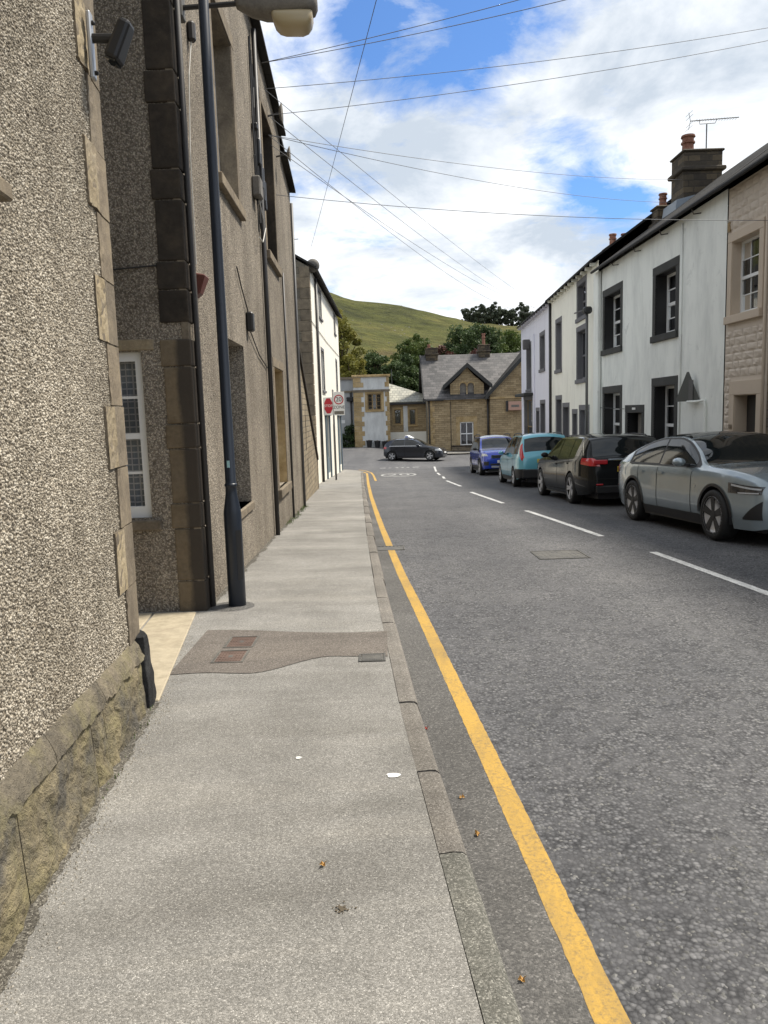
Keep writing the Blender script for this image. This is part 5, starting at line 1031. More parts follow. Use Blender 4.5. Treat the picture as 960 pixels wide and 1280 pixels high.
# ================================================================== BUILDINGS ACROSS THE JUNCTION
ct = root('stone_cottage', (7, 62, -3.2), 'honey stone cottage with dormer gable and stone slate roof across the junction', 'house')
FC = Fr((3.65, 60), (8.4, 60), (0, -1))
cw = [(2.46, 3.5, -2.72, -.9), (2.5, 2.98, .95, 1.85), (3.1, 3.58, .95, 1.85)]
mb = wall(FC, 0, 4.75, -3.5, 1.05, [cw[0], (2.5, 2.98, .95, 1.05), (3.1, 3.58, .95, 1.05)], .15)
mb2 = MB(); mb2.add([FC.p(1.75, 0, 1.05), FC.p(2.5, 0, 1.05), FC.p(2.5, 0, 1.85), FC.p(2.5, 0, 2.66), FC.p(1.75, 0, 2.0)], [(0, 1, 2, 3, 4)]); mb2.add([FC.p(3.58, 0, 1.05), FC.p(4.35, 0, 1.05), FC.p(4.35, 0, 2.0), FC.p(3.58, 0, 2.68), FC.p(3.58, 0, 1.85)], [(0, 1, 2, 3, 4)]); mb2.add([FC.p(2.98, 0, 1.05), FC.p(3.1, 0, 1.05), FC.p(3.1, 0, 1.9), FC.p(2.98, 0, 1.9)], [(0, 1, 2, 3)])
for a, b in ((2.5, 2.98), (3.1, 3.58)):
    m_ = (a + b) / 2; r_ = (b - a) / 2; arc = [FC.p(m_ - r_ * cos(t), 0, 1.85 + r_ * sin(t)) for t in np.linspace(0, pi, 9)]
    mb2.add(arc + [FC.p(b, 0, 2.66 if a < 3 else 2.68), FC.p(a, 0, 2.66)], [tuple(range(11))]) if False else None
    for t0, t1 in zip(np.linspace(0, pi, 9), np.linspace(0, pi, 9)[1:]):
        p0 = (m_ - r_ * cos(t0), 1.85 + r_ * sin(t0)); p1 = (m_ - r_ * cos(t1), 1.85 + r_ * sin(t1)); mb2.add([FC.p(p0[0], 0, p0[1]), FC.p(p1[0], 0, p1[1]), FC.p(p1[0], 0, 2.66), FC.p(p0[0], 0, 2.66)], [(0, 1, 2, 3)]); mb2.add([FC.p(p0[0], 0, p0[1]), FC.p(p1[0], 0, p1[1]), FC.p(p1[0], -.15, p1[1]), FC.p(p0[0], -.15, p0[1])], [(0, 1, 2, 3)])
    bl = MB(); bl.fbox(FC, a, b, -.2, -.13, .95, 2.1); wb(bl, 'blind_window', M['lantern'], ct)
    wb(MB().tube([FC.p(m_ - (r_ + .06) * cos(t), 0.02, 1.85 + (r_ + .06) * sin(t)) for t in np.linspace(0, pi, 12)], .06, 6), 'arch_stones', M['ochre'], ct)
mb2.add([FC.p(2.98, 0, 1.85), FC.p(3.1, 0, 1.85), FC.p(3.1, 0, 2.66), FC.p(2.98, 0, 2.66)], [(0, 1, 2, 3)]); mb2.add([FC.p(2.5, 0, 2.66), FC.p(3.58, 0, 2.66), FC.p(3.05, 0, 3.3)], [(0, 1, 2)])
wb(mb, 'wall', M['cottage'], ct); wb(mb2, 'dormer_wall', M['cottage'], ct)
# body
wb(MB().box((3.66, 60.35, -3.5), (8.4, 66.9, 1.0)), 'room_block', M['room_block'], ct)
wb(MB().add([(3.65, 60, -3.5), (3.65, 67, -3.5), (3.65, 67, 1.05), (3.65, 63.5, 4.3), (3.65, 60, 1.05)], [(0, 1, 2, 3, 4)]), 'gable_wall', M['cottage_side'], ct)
mb = MB(); A = [(3.35, 59.7, .82), (3.35, 63.5, 4.35), (3.35, 67.3, .82)]; mb.prism(A + [(3.35, 67.3, .95), (3.35, 63.5, 4.5), (3.35, 59.7, .95)], (9.2, 0, 0)); rf = wb(mb, 'roof', M['slate'], ct)
for (p, q) in (((3.30, 59.66, .74), (3.30, 63.5, 4.3)), ((3.30, 67.34, .74), (3.30, 63.5, 4.3))):
    wb(MB().hexa([(3.28, p[1], p[2] - .12), (3.36, p[1], p[2] - .12), (3.36, q[1], q[2] - .12), (3.28, q[1], q[2] - .12), (3.28, p[1], p[2] + .26), (3.36, p[1], p[2] + .26), (3.36, q[1], q[2] + .26), (3.28, q[1], q[2] + .26)]), 'barge_board', M['black'], ct)
# dormer roof and boards
mb = MB(); mb.prism([(4.85, 59.72, 1.72), (6.70, 59.72, 3.36), (8.55, 59.72, 1.72), (8.55, 59.72, 1.86), (6.70, 59.72, 3.52), (4.85, 59.72, 1.86)], (0, 3.2, 0)); wb(mb, 'dormer_roof', M['slate'], ct)
for x0 in (4.80, 8.60):
    wb(MB().hexa([(x0, 59.58, 1.60), (6.7, 59.58, 3.26), (6.7, 59.70, 3.26), (x0, 59.70, 1.60), (x0, 59.58, 1.93), (6.7, 59.58, 3.6), (6.7, 59.70, 3.6), (x0, 59.70, 1.93)]), 'barge_board', M['charcoal'], ct)
# right wing gable
wg = MB(); wg.add([(8.4, 59.6, -3.5), (15, 59.6, -3.5), (15, 59.6, 1.2), (11.7, 59.6, 4.5), (8.4, 59.6, 1.2)], [(0, 1, 2, 3, 4)]); wg.add([(8.4, 59.6, -3.5), (8.4, 60, -3.5), (8.4, 60, 1.2), (8.4, 59.6, 1.2)], [(0, 1, 2, 3)]); wb(wg, 'wing_wall', M['cottage'], ct)
wb(MB().box((8.45, 60.2, -3.5), (15, 66, 1.1)), 'room_block', M['room_block'], ct)
mb = MB(); mb.prism([(8.0, 59.35, .85), (11.7, 59.35, 4.62), (15.4, 59.35, .85), (15.4, 59.35, 1.0), (11.7, 59.35, 4.78), (8.0, 59.35, 1.0)], (0, 7.6, 0)); wb(mb, 'roof', M['slate_side'], ct)
for x0 in (8.0, 15.4): wb(MB().hexa([(x0, 59.2, .72), (11.7, 59.2, 4.5), (11.7, 59.34, 4.5), (x0, 59.34, .72), (x0, 59.2, 1.08), (11.7, 59.2, 4.86), (11.7, 59.34, 4.86), (x0, 59.34, 1.08)]), 'barge_board', M['charcoal'], ct)
sash(ct, FC, 2.46, 3.5, -2.72, -.9, -.1, 2, 1, fw=.08, bw=.06); surround(ct, FC, 2.46, 3.5, -2.72, -.9, .3, .02, M['ochre'], sw=.18, lw=.42, back=.02)
wb(MB().fbox(FC, -.02, 4.75, -.02, .05, .78, .92), 'string_course', M['ochre'], ct); wb(MB().box((8.4, 59.53, .80), (15, 59.62, .94)), 'string_course', M['ochre'], ct)
for i in range(10): wb(MB().fbox(FC, -.02, .35 if i % 2 else .5, -.02, .03, -3.4 + i * .42, -3.0 + i * .42), 'quoin', M['ochre'], ct)
downpipe(ct, [FC.p(4.62, .12, 1.1), FC.p(4.62, .12, -3.2)], .07, M['pipe_dark']); downpipe(ct, [FC.p(.08, .12, .8), FC.p(.08, .12, -3.2)], .06, M['pipe_dark']); wb(MB().tube([FC.p(-.2, .32, .84), FC.p(1.2, .32, .84)], .07, 8), 'gutter', M['pipe_dark'], ct); downpipe(ct, [FC.p(1.75, .05, .7), FC.p(1.75, .05, -3.2)], .02, M['pipe_dark'], 'conduit')
chimney(ct, (4.25, 63.5), .95, 1.0, 3.8, 5.0, [(-.2, 0, .12)], pot_h=.3); chimney(ct, (8.5, 63.6), .9, .9, 3.8, 5.15, [(0, 0, .13)], pot_h=.9)
bs = root('box_sign', (10.2, 59.3, 0), 'salmon box sign on the cottage wing beside the lavender house', 'sign'); wb(MB().box((9.75, 59.1, -.12), (10.75, 59.5, .55)), 'sign_face', M['salmon'], bs, bevel=.03); wb(MB().box((9.6, 59.3, -.2), (9.74, 59.56, .62)), 'bracket', M['pipe_dark'], bs); wb(MB().box((9.95, 59.09, .12), (10.55, 59.1, .3)), 'worn_panel', M['lantern'], bs)
gtw = root('garden_wall', (10, 58.2, -3.2), 'low dark stone wall in front of the cottage', 'wall'); wb(MB().box((5.4, 58.9, -3.4), (15, 59.2, -2.75)), 'wall_face', M['rubble_dark'], gtw, bevel=.02); wb(MB().box((5.35, 58.85, -2.75), (15.05, 59.25, -2.65)), 'coping', M['soot'], gtw, bevel=.02)
# ---- flat-topped pebbledash hall and its link
hl = root('flat_roof_hall', (-2, 64, -2.8), 'flat-topped white pebbledash hall with ochre stone dressings across the junction', 'building')
FH = Fr((-2.15, 62), (.72, 62), (0, -1))
wb(wall(FH, 0, 2.87, -3.3, 2.85, [(1.1, 2.22, .22, 1.55)], .2), 'wall', M['pebble_white'], hl); wb(MB().box((-2.1, 62.5, -3.3), (.7, 70, 2.8)), 'room_block', M['room_block'], hl)
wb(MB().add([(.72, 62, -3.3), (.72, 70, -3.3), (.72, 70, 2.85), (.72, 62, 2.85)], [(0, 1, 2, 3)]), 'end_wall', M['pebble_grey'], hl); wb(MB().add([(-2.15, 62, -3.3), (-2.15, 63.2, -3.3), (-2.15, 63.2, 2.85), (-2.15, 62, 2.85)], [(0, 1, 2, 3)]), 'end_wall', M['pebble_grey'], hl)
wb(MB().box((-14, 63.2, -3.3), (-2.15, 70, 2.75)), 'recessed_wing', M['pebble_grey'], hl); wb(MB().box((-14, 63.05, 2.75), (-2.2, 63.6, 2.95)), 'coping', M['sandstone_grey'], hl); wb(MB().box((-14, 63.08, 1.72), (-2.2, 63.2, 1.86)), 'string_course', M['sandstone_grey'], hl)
wb(MB().box((-2.25, 61.86, 2.85), (.82, 62.5, 3.03)), 'coping', M['ochre'], hl, bevel=.02); wb(MB().box((-2.2, 61.9, 1.70), (.78, 62, 1.86)), 'string_course', M['sandstone_grey'], hl)
random.seed(8)
for i in range(15):
    z = -2.95 + i * .385
    for (a, b) in ((0, .82 if i % 2 else .62), (2.87 - (.35 if i % 2 else .22), 2.87)):
        if z > 1.3 and z < 1.75: continue
        wb(MB().fbox(FH, a, b, -.05, .035, z + .008, z + .377), 'quoin', M['ochre'], hl)
sash(hl, FH, 1.1, 2.22, .22, 1.55, -.1, 3, 1, fmat=M['timber'], fw=.08, bw=.09, meet=False); surround(hl, FH, 1.1, 2.22, .22, 1.55, .2, .03, M['ochre'], sw=.12, back=.02)
for z in (.55, .9, 1.2): wb(MB().fbox(FH, 1.2, 2.12, -.11, -.09, z, z + .03), 'lead_bar', M['timber'], hl)
downpipe(hl, [(-2.4, 63.1, 1.7), (-2.4, 63.1, -2.8)], .07, M['pipe_dark']); wb(MB().box((-2.75, 62.9, 1.0), (-2.2, 63.2, 1.35)), 'hopper', M['black'], hl, bevel=.04)
wb(MB().box((-3.3, 63.18, -.75), (-2.95, 63.2, -.5)), 'notice', M['sign_white'], hl)
lk = root('link_building', (2.2, 64, -2.9), 'low link building with pale slate roof between hall and cottage', 'building')
FK = Fr((.72, 63), (3.65, 63), (0, -1)); lw_ = [(.38, .9, -.95, .22), (1.6, 2.1, -1.05, .2)]
wb(wall(FK, 0, 2.93, -3.3, .75, lw_, .2), 'wall', M['cottage'], lk); wb(MB().box((.75, 63.4, -3.3), (3.6, 68, .7)), 'room_block', M['room_block'], lk)
for q in lw_: sash(lk, FK, *q, -.1, 1, 1, fmat=M['timber'], fw=.06, meet=False); surround(lk, FK, *q, .16, .03, M['ochre'], sw=.12, back=.02)
wb(MB().fbox(FK, 0, 2.93, -.02, .02, -3.3, -1.6), 'rendered_base', M['warmwhite'], lk); wb(MB().fbox(FK, 1.1, 1.45, -.02, .025, -1.58, .5), 'pilaster', M['pebble_white'], lk)
mb = MB(); mb.hexa([(.7, 62.75, .72), (3.7, 62.75, .72), (3.6, 66, .82), (.74, 66, 2.32), (.7, 62.75, .84), (3.7, 62.75, .84), (3.6, 66, 1.5), (.74, 66, 2.45)]); wb(mb, 'roof', M['slate_moss'], lk); wb(MB().box((.72, 62.66, .62), (3.66, 62.76, .76)), 'gutter', M['black'], lk)
wb(MB().tube([(1.0, 65.5, 2.0), (1.0, 65.5, 3.6)], .025, 6), 'vent_pipe', M['pipe'], lk)
for i, (x, lab) in enumerate(((-1.0, 'leftmost'), (-.35, 'middle'), (.25, 'rightmost'))):
    b_ = root('planter_tub', (x, 61.6, zg(x, 61.6)), lab + ' of three dark tubs standing against the pebbledash hall', 'tub', 'dark tubs by the hall'); zz = zg(x, 61.6)
    wb(MB().lathe([(.18, 0), (.24, .5), (.27, .5), (.27, .56), (.22, .56), (.2, .45)], 14, o=(x, 61.6, zz)), 'tub', M['black'], b_); wb(MB().lathe([(.21, .5), (.16, .56), (.03, .6)], 12, o=(x, 61.6, zz)), 'soil', M['bark'], b_)

# ================================================================== CARS
def pchip(pts):
    """monotone cubic through (x, v), x ascending"""
    x = np.array([p[0] for p in pts], float); y = np.array([p[1] for p in pts], float); h = np.diff(x); d = np.diff(y) / h; m = np.zeros(len(x)); m[0] = d[0]; m[-1] = d[-1]
    for i in range(1, len(x) - 1):
        if d[i - 1] * d[i] > 0: w1_, w2_ = 2 * h[i] + h[i - 1], h[i] + 2 * h[i - 1]; m[i] = (w1_ + w2_) / (w1_ / d[i - 1] + w2_ / d[i])
    def f(q):
        q = min(max(q, x[0]), x[-1]); i = min(max(int(np.searchsorted(x, q)) - 1, 0), len(h) - 1); t = (q - x[i]) / h[i]
        return float((2 * t ** 3 - 3 * t ** 2 + 1) * y[i] + (t ** 3 - 2 * t ** 2 + t) * h[i] * m[i] + (-2 * t ** 3 + 3 * t ** 2) * y[i + 1] + (t ** 3 - t ** 2) * h[i] * m[i + 1])
    return f
class Car:
    def __init__(c, P):
        c.P = P; c.Lh = P['L'] / 2; c.top = pchip(sorted(P['top'])); c.belt = pchip(sorted(P['belt'])); c.R = P['R']; c.Ra = P['R'] + P.get('gap', .045); c.ax = (P['xf'], P['xf'] - P['wb'])
        c.tumble = P.get('tumble', .34); c.crown = P.get('crown', .06); c.lowf = pchip(sorted(P['low']))
    def hw(c, x):
        W = c.P['W'] / 2; e = c.Lh; out = 1.0
        for sgn, x0, a, n in ((1, c.P.get('pf', .55), c.P.get('af', .24), 2.6), (-1, c.P.get('pr', .62), c.P.get('ar', .16), 2.6)):
            q = sgn * x
            if q > x0 * e: out -= a * min(1.3, ((q - x0 * e) / (e - x0 * e))) ** n
            t = (q - (e - .16)) / .16
            if t > 0: out -= 0.14 * (1 - sqrt(max(0, 1 - min(1, t) ** 2)))
        return W * out
    def low(c, x):
        z = c.lowf(x)
        for a in c.ax:
            d = abs(x - a)
            if d < c.Ra: z = max(z, c.R + sqrt(c.Ra ** 2 - d * d))
        return z
    def S(c, x, v):
        """surface point, right half (y > 0). v 0-1 body side, 1-2 glasshouse side, 2-3 roof or bonnet"""
        zb = c.belt(x); zt = c.top(x); zb = min(zb, zt - 0.02); hw = c.hw(x); ze = max(zb + 0.01, zt - c.crown * min(1, .35 + (zt - zb) * 1.6)); zl = min(c.low(x), zb - .03)
        wb_ = hw * .955; we = max(.1, wb_ - .035 - c.tumble * (ze - zb))
        if v <= 1:
            zs = c.lowf(x); z = zl + (zb - zl) * v; t = (z - zs) / max(.05, zb - zs)
            pr = .945 + .055 * sin(min(1, t / .45) * pi / 2) if t < .45 else 1 - .012 * ((t - .45) / .4) if t < .85 else .988 - .033 * ((t - .85) / .15) ** 1.6
            return Vector((x, hw * pr, z))
        if v <= 2:
            t = v - 1; return Vector((x, wb_ + (we - wb_) * (t ** .92) + .012 * sin(pi * t) * min(1, (ze - zb) * 3), zb + (ze - zb) * t))
        t = v - 2; y = we * (1 - t); return Vector((x, y, ze + (zt - ze) * (1 - (1 - t) ** 2.2)))
    def n(c, x, v):
        e = .012; a = c.S(min(x + e, c.Lh), v) - c.S(max(x - e, -c.Lh), v); b = c.S(x, min(v + .03, 3)) - c.S(x, max(v - .03, 0)); q = b.cross(a) if True else 0
        q = q.normalized() if q.length > 1e-9 else Vector((0, 1, 0)); m = c.S(x, v)
        return q if q.dot(Vector((0, m.y, m.z - .6))) >= 0 else -q
    def vz(c, x, z):
        """v on body side or glasshouse for height z"""
        zb = min(c.belt(x), c.top(x) - .02); zl = min(c.low(x), zb - .03)
        if z <= zb: return max(0, (z - zl) / (zb - zl))
        ze = max(zb + .01, c.top(x) - c.crown * min(1, .35 + (c.top(x) - zb) * 1.6)); return min(2, 1 + (z - zb) / (ze - zb))
    def patch(c, x0, x1, lo, hi, off, side, nx=24, nv=6, mode='z'):
        """shell over a region of the body; lo, hi: heights (or v) as functions of x"""
        mb = MB(); rows = []; lo_ = lo if callable(lo) else (lambda x: lo); hi_ = hi if callable(hi) else (lambda x: hi)
        for i in range(nx + 1):
            x = x0 + (x1 - x0) * i / nx; a, b = lo_(x), hi_(x)
            if mode == 'z': a, b = c.vz(x, a), c.vz(x, b)
            row = []
            for j in range(nv + 1):
                v = a + (b - a) * j / nv; p = c.S(x, v) + c.n(x, v) * off; row.append((p.x, p.y * side, p.z))
            rows.append(row)
        return mb.grid(rows)
def wheel(parent, x, y, side, R, wdt, rim_r, style):
    w_ = MB().lathe([(rim_r * .98, -.02), (rim_r, wdt * .5), (rim_r * .96, wdt * .5), (rim_r * .93, wdt * style.get('dd', .30)), (rim_r * .55, wdt * style.get('dd', .25)), (.04, wdt * style.get('dd', .25))], 32, 'y').build('wheel', style.get('disc', M['trim']), parent, smooth=True); w_.location = (x, y * side, R)
    if side < 0: w_.scale = (1, -1, 1)
    MB().lathe([(rim_r * .97, -wdt * .5), (R * .94, -wdt * .5), (R * .985, -wdt * .42), (R, -wdt * .3), (R, wdt * .3), (R * .985, wdt * .42), (R * .94, wdt * .5), (rim_r + .012, wdt * .52), (rim_r * .985, wdt * .47)], 36, 'y', ring=True).build('tyre', M['rubber'], w_, smooth=True)
    n = style['n']; sm = style.get('mat', M['alloy'])
    MB().lathe([(rim_r * .99, wdt * .46), (rim_r * 1.0, wdt * .50), (rim_r * .93, wdt * .50), (rim_r * .92, wdt * .44)], 36, 'y', ring=True).build('rim_lip', sm, w_, smooth=True)
    for k in range(n):
        a = 2 * pi * (k + style.get('ph', 0)) / n; mb = MB(); r0, r1 = rim_r * style.get('r0', .16), rim_r * .965
        for (w0, w1_, off) in style['sp']:
            P = []
            for r, ww, yy in ((r0, w0, wdt * .42), (r1, w1_, wdt * .485)):
                for d, q in ((-ww, yy - .02), (ww, yy - .02), (ww, yy), (-ww, yy)):
                    aa = a + off * (r - r0 * .4) / r1; P.append((r * cos(aa) - d * sin(aa), q, r * sin(aa) + d * cos(aa)))
            mb.hexa([P[0], P[1], P[2], P[3], P[4], P[5], P[6], P[7]])
        mb.build('spoke', sm, w_)
    MB().lathe([(.065, wdt * .36), (.06, wdt * .45), (.02, wdt * .46)], 16, 'y').build('hub_cap', style.get('hub', sm), w_)
    return w_
def make_car(name, label, P, loc, fwd):
    f = Vector(fwd).normalized(); up = Vector((0, 0.04, 1)).normalized(); left = up.cross(f).normalized(); up = f.cross(left); r = empty(name, loc, label, P.get('cat', 'car'))
    r.rotation_euler = Matrix((f, left, up)).transposed().to_euler(); c = Car(P); paint = P['paint']
    # body skin
    st = []; x = -c.Lh
    while x < c.Lh - 1e-6:
        st.append(x); e = c.Lh - abs(x); x += .008 if e < .05 else .016 if e < .2 else .03 if abs(c.top(min(x + .03, c.Lh)) - c.top(x)) < .03 else .018
    st.append(c.Lh); vs = [0, .05, .12, .2, .3, .42, .55, .68, .8, .88, .94, 1, 1.15, 1.4, 1.7, 1.9, 2, 2.08, 2.2, 2.4, 2.6, 2.8, 3]
    mb = MB(); rows = []
    for x in st:
        R_ = [c.S(x, v) for v in vs]; rows.append([(p.x, p.y, p.z) for p in R_] + [(p.x, -p.y, p.z) for p in R_[-2::-1]])
    mb.grid(rows); n = len(rows[0])
    for k, s_ in ((0, 1), (len(rows) - 1, -1)):                                  # end caps
        base = k * n; mb.f += [(base + i, base + i + 1, base + n - 2 - i, base + n - 1 - i) for i in range(n // 2)]
    body = mb.build('body', paint, r, smooth=True)
    md = body.modifiers.new('es', 'EDGE_SPLIT'); md.split_angle = radians(38)
    MB().box((-c.Lh + .12, -P['W'] / 2 + .30, .16), (c.Lh - .14, P['W'] / 2 - .30, .62)).build('underbody', M['trim'], r)
    MB().box((-c.Lh + .5, -P['W'] / 2 + .1, .17), (c.Lh - .5, P['W'] / 2 - .1, .2)).build('floor_pan', M['trim'], r) if False else None
    for a in c.ax:
        for s_ in (1, -1):
            A = [(a + c.Ra * 1.01 * cos(t), s_ * (c.hw(a) - .025), c.R + c.Ra * 1.01 * sin(t)) for t in np.linspace(-.25, pi + .25, 20)]; MB().grid([A, [(p[0], s_ * (c.hw(a) - .34), p[2]) for p in A]]).build('arch_liner', M['trim'], r)
            MB().add([(p[0], s_ * (c.hw(a) - .31), p[2]) for p in A], [tuple(range(20))]).build('arch_liner', M['trim'], r)
            wheel(r, a, c.hw(a) - .11, s_, c.R, P.get('tw', .215), c.R * P.get('rr', .70), P['style'])
    MB().box((c.ax[1] + c.Ra, -P['W'] / 2 + .06, .17), (c.ax[0] - c.Ra, P['W'] / 2 - .06, .24)).build('sill_pan', M['trim'], r)
    for s_ in (1, -1):
        for (x0, x1, lo, hi) in P['side_glass']: c.patch(x0, x1, lo, hi, .004, s_, 26, 6).build('side_window', M['cglass'], r, smooth=True)
        for (x0, x1, lo, hi) in P.get('surround', []): c.patch(x0, x1, lo, hi, .0022, s_, 50, 5).build('window_surround', M['trim'], r, smooth=True)
        for (x0, x1, lo, hi) in P.get('daylight_trim', []): c.patch(x0, x1, lo, hi, .007, s_, 30, 1).build('window_trim', P.get('trim_mat', M['trim']), r, smooth=True)
        for (x0, x1, lo, hi) in P.get('cladding', []): c.patch(x0, x1, lo, hi, .008, s_, 40, 3).build('cladding', M['trim'], r, smooth=True)
        if P.get('arch_trim'):
            for a in c.ax:
                rows = []
                for t in np.linspace(.02, pi - .02, 28):
                    row = []
                    for rr in (c.Ra - .004, c.Ra + P['arch_trim']):
                        x = a + rr * cos(t); z = c.R + rr * sin(t); p = c.S(x, c.vz(x, z)); row.append((p.x, s_ * (p.y + .010), max(z, c.lowf(x))))
                    rows.append(row)
                MB().grid(rows).build('arch_trim', M['trim'], r, smooth=True)
        for (x0, x1, lo) in P.get('doors', []):
            seam = MB()
            for (xa, xb, za, zb) in ((x0 - .007, x0 + .007, lo, None), (x1 - .007, x1 + .007, lo, None)):
                for q in c.patch(xa, xb, za, (lambda x: c.belt(x) - .01), .0035, s_, 1, 14).f: pass
                g = c.patch(xa, xb, za, (lambda x: c.belt(x) - .01), .0035, s_, 1, 14); seam.add(g.v, g.f)
            g = c.patch(x0, x1, lo - .006, lo + .008, .0035, s_, 20, 1); seam.add(g.v, g.f); dsm = seam.build('door_seam', M['dark'], r)
            hx = x0 + .14; hz_ = P.get('handle_z', c.belt(hx) - .12); g = c.patch(hx - .09, hx + .09, hz_ - .016, hz_ + .016, .022, s_, 6, 2); g.build('door_handle', P.get('handle', paint), r, smooth=True)
        mx, mz = P['mirror']; w0 = c.S(mx, c.vz(mx, mz)).y
        m_ = MB(); rows = []
        for q, (dx_, hy_, hz__) in enumerate(((-.10, .5, .6), (-.085, .95, .95), (-.03, 1, 1), (.05, .85, .8), (.085, .4, .4))):
            rows.append([(mx + dx_, s_ * (w0 + .13 + .085 * hy_ * cos(t)), mz + .045 + .065 * hz__ * sin(t)) for t in np.linspace(0, 2 * pi, 13)])
        m_.grid(rows); m_.f.append(tuple(range(12))); m_.f.append(tuple(range(52, 64))); mo = m_.build('mirror', P.get('mirror_mat', paint), r, smooth=True)
        MB().box((mx - .03, min(s_ * (w0 - .02), s_ * (w0 + .12)), mz - .015), (mx + .03, max(s_ * (w0 - .02), s_ * (w0 + .12)), mz + .02)).build('mirror_stalk', M['trim'], mo)
        for (nm, mat, x0, x1, lo, hi, off) in P.get('lamps', []): c.patch(x0, x1, lo, hi, off, s_, 18, 6).build(nm, mat, r, smooth=True)
    for (nm, x0, x1, m_) in P['glass_top']:
        mb = MB(); rows = []
        for i in range(25):
            x = x0 + (x1 - x0) * i / 24; pts = [c.S(x, v) + c.n(x, v) * .004 for v in np.linspace(2 + m_, 3, 9)]; rows.append([tuple(p) for p in pts] + [(p.x, -p.y, p.z) for p in pts[-2::-1]])
        mb.grid(rows); mb.build(nm, M['cglass'] if nm != 'roof_panel' else P.get('roof_mat', M['cglass']), r, smooth=True)
    for (nm, mat, x0, x1, y0, y1, z0, z1, bv) in P.get('boxes', []):
        MB().box((x0, y0, z0), (x1, y1, z1)).build(nm, mat, r, bevel=bv)
        if y0 > 0: MB().box((x0, -y1, z0), (x1, -y0, z1)).build(nm, mat, r, bevel=bv)
    for (nm, mat, pts, rad) in P.get('tubes', []):
        for s_ in (1, -1): MB().tube([(p[0], s_ * p[1], p[2]) for p in pts], rad, 8).build(nm, mat, r, smooth=True)
    return r, c
def gl(P_, cap, off, lo=-9, k=9):
    f = pchip(sorted(P_))
    return lambda x: max(lo, min(cap, f(x) - off, lo + .02 + (x + 9) * k))
def m_carpaint(name, col, metal=.5, rough=.3):
    m = pm(name, col, rough, metal, 0.0 if max(col) < .02 else 1.0, spec=.18 if max(col) < .02 else .5); return m
# ---- grey electric fastback, facing the camera
L = 4.6
TG = [(-2.3, .93), (-2.22, 1.03), (-2.05, 1.075), (-1.75, 1.16), (-1.3, 1.315), (-.9, 1.415), (-.4, 1.475), (0.0, 1.475), (.3, 1.43), (.7, 1.27), (1.08, 1.05), (1.25, 1.02), (1.6, 1.0), (1.95, .955), (2.15, .90), (2.24, .85), (2.285, .79), (2.3, .70)]
Pg = dict(L=4.6, W=1.86, R=.345, wb=2.735, xf=1.45, gap=.05, rr=.75, tw=.235, paint=m_carpaint('grey_green_metallic', (0.27, 0.325, 0.355), .35, .26), tumble=.40, crown=.07, af=.20, pf=.6, pr=.55, ar=.15,
  top=TG,
  belt=[(-2.3, .90), (-2.2, .965), (-1.9, .985), (-1.0, .965), (0, .945), (.8, .93), (1.1, .945), (1.5, .925), (1.95, .875), (2.2, .80), (2.3, .66)],
  low=[(-2.3, .36), (-2.15, .27), (-1.7, .22), (1.9, .20), (2.15, .2), (2.3, .23)],
  side_glass=[(-1.40, -.36, lambda x: 1.0, gl(TG, 1.385, .105, 1.005)), (-.31, .86, lambda x: .985, gl(TG, 1.385, .105, .99))],
  surround=[(-1.50, .98, lambda x: .972, gl(TG, 1.425, .075, .98))],
  daylight_trim=[(-1.42, .82, lambda x: .965, lambda x: .985)], doors=[(-1.08, -.34, .30), (-.34, .80, .30)], handle_z=.86, mirror=(.60, 1.0),
  cladding=[(-1.02, 1.05, lambda x: .2, lambda x: .325)], arch_trim=.035,
  lamps=[('headlight', M['lamp_dark'], 1.80, 2.26, lambda x: .66 + (2.26 - x) * .03, lambda x: .76 + (2.26 - x) * .10, .006), ('lamp_strip', M['lamp_clear'], 1.86, 2.25, lambda x: .715 + (2.26 - x) * .13, lambda x: .735 + (2.26 - x) * .14, .010), ('lamp_strip', M['lamp_clear'], 1.98, 2.24, lambda x: .67, lambda x: .687, .010), ('side_duct', M['trim'], 2.05, 2.27, lambda x: .34, lambda x: .34 + .24 * max(.05, (x - 2.03) / .24), .006), ('tail_light', M['lamp_red'], -2.29, -2.0, .82, .88, .006), ('fuel_flap_badge', M['alu'], .92, .94, .70, .73, .006)],
  glass_top=[('windscreen', .30, 1.13, .05), ('roof_panel', -1.0, .26, .06), ('rear_window', -1.95, -1.08, .14)],
  boxes=[('grille_slot', M['trim'], 2.285, 2.305, -.55, .55, .40, .47, .004), ('front_splitter', M['trim'], 2.2, 2.315, -.62, .62, .21, .27, .01), ('lower_blade', M['alu'], 2.285, 2.312, -.52, .52, .30, .36, .006), ('front_panel', M['lamp_dark'], 2.29, 2.303, -.36, .36, .56, .66, .004)],
  style=dict(n=5, sp=[(.036, .052, 0)], mat=M['trim'], disc=M['alloy'], r0=.05, hub=M['trim'], ph=.25, dd=.42))
gx, gy = 5.28, 11.85
make_car('parked_car', 'grey fastback electric car parked facing the camera, nearest in the row', Pg, (gx, gy, zr(gy)), (0.075, -1, 0.037))
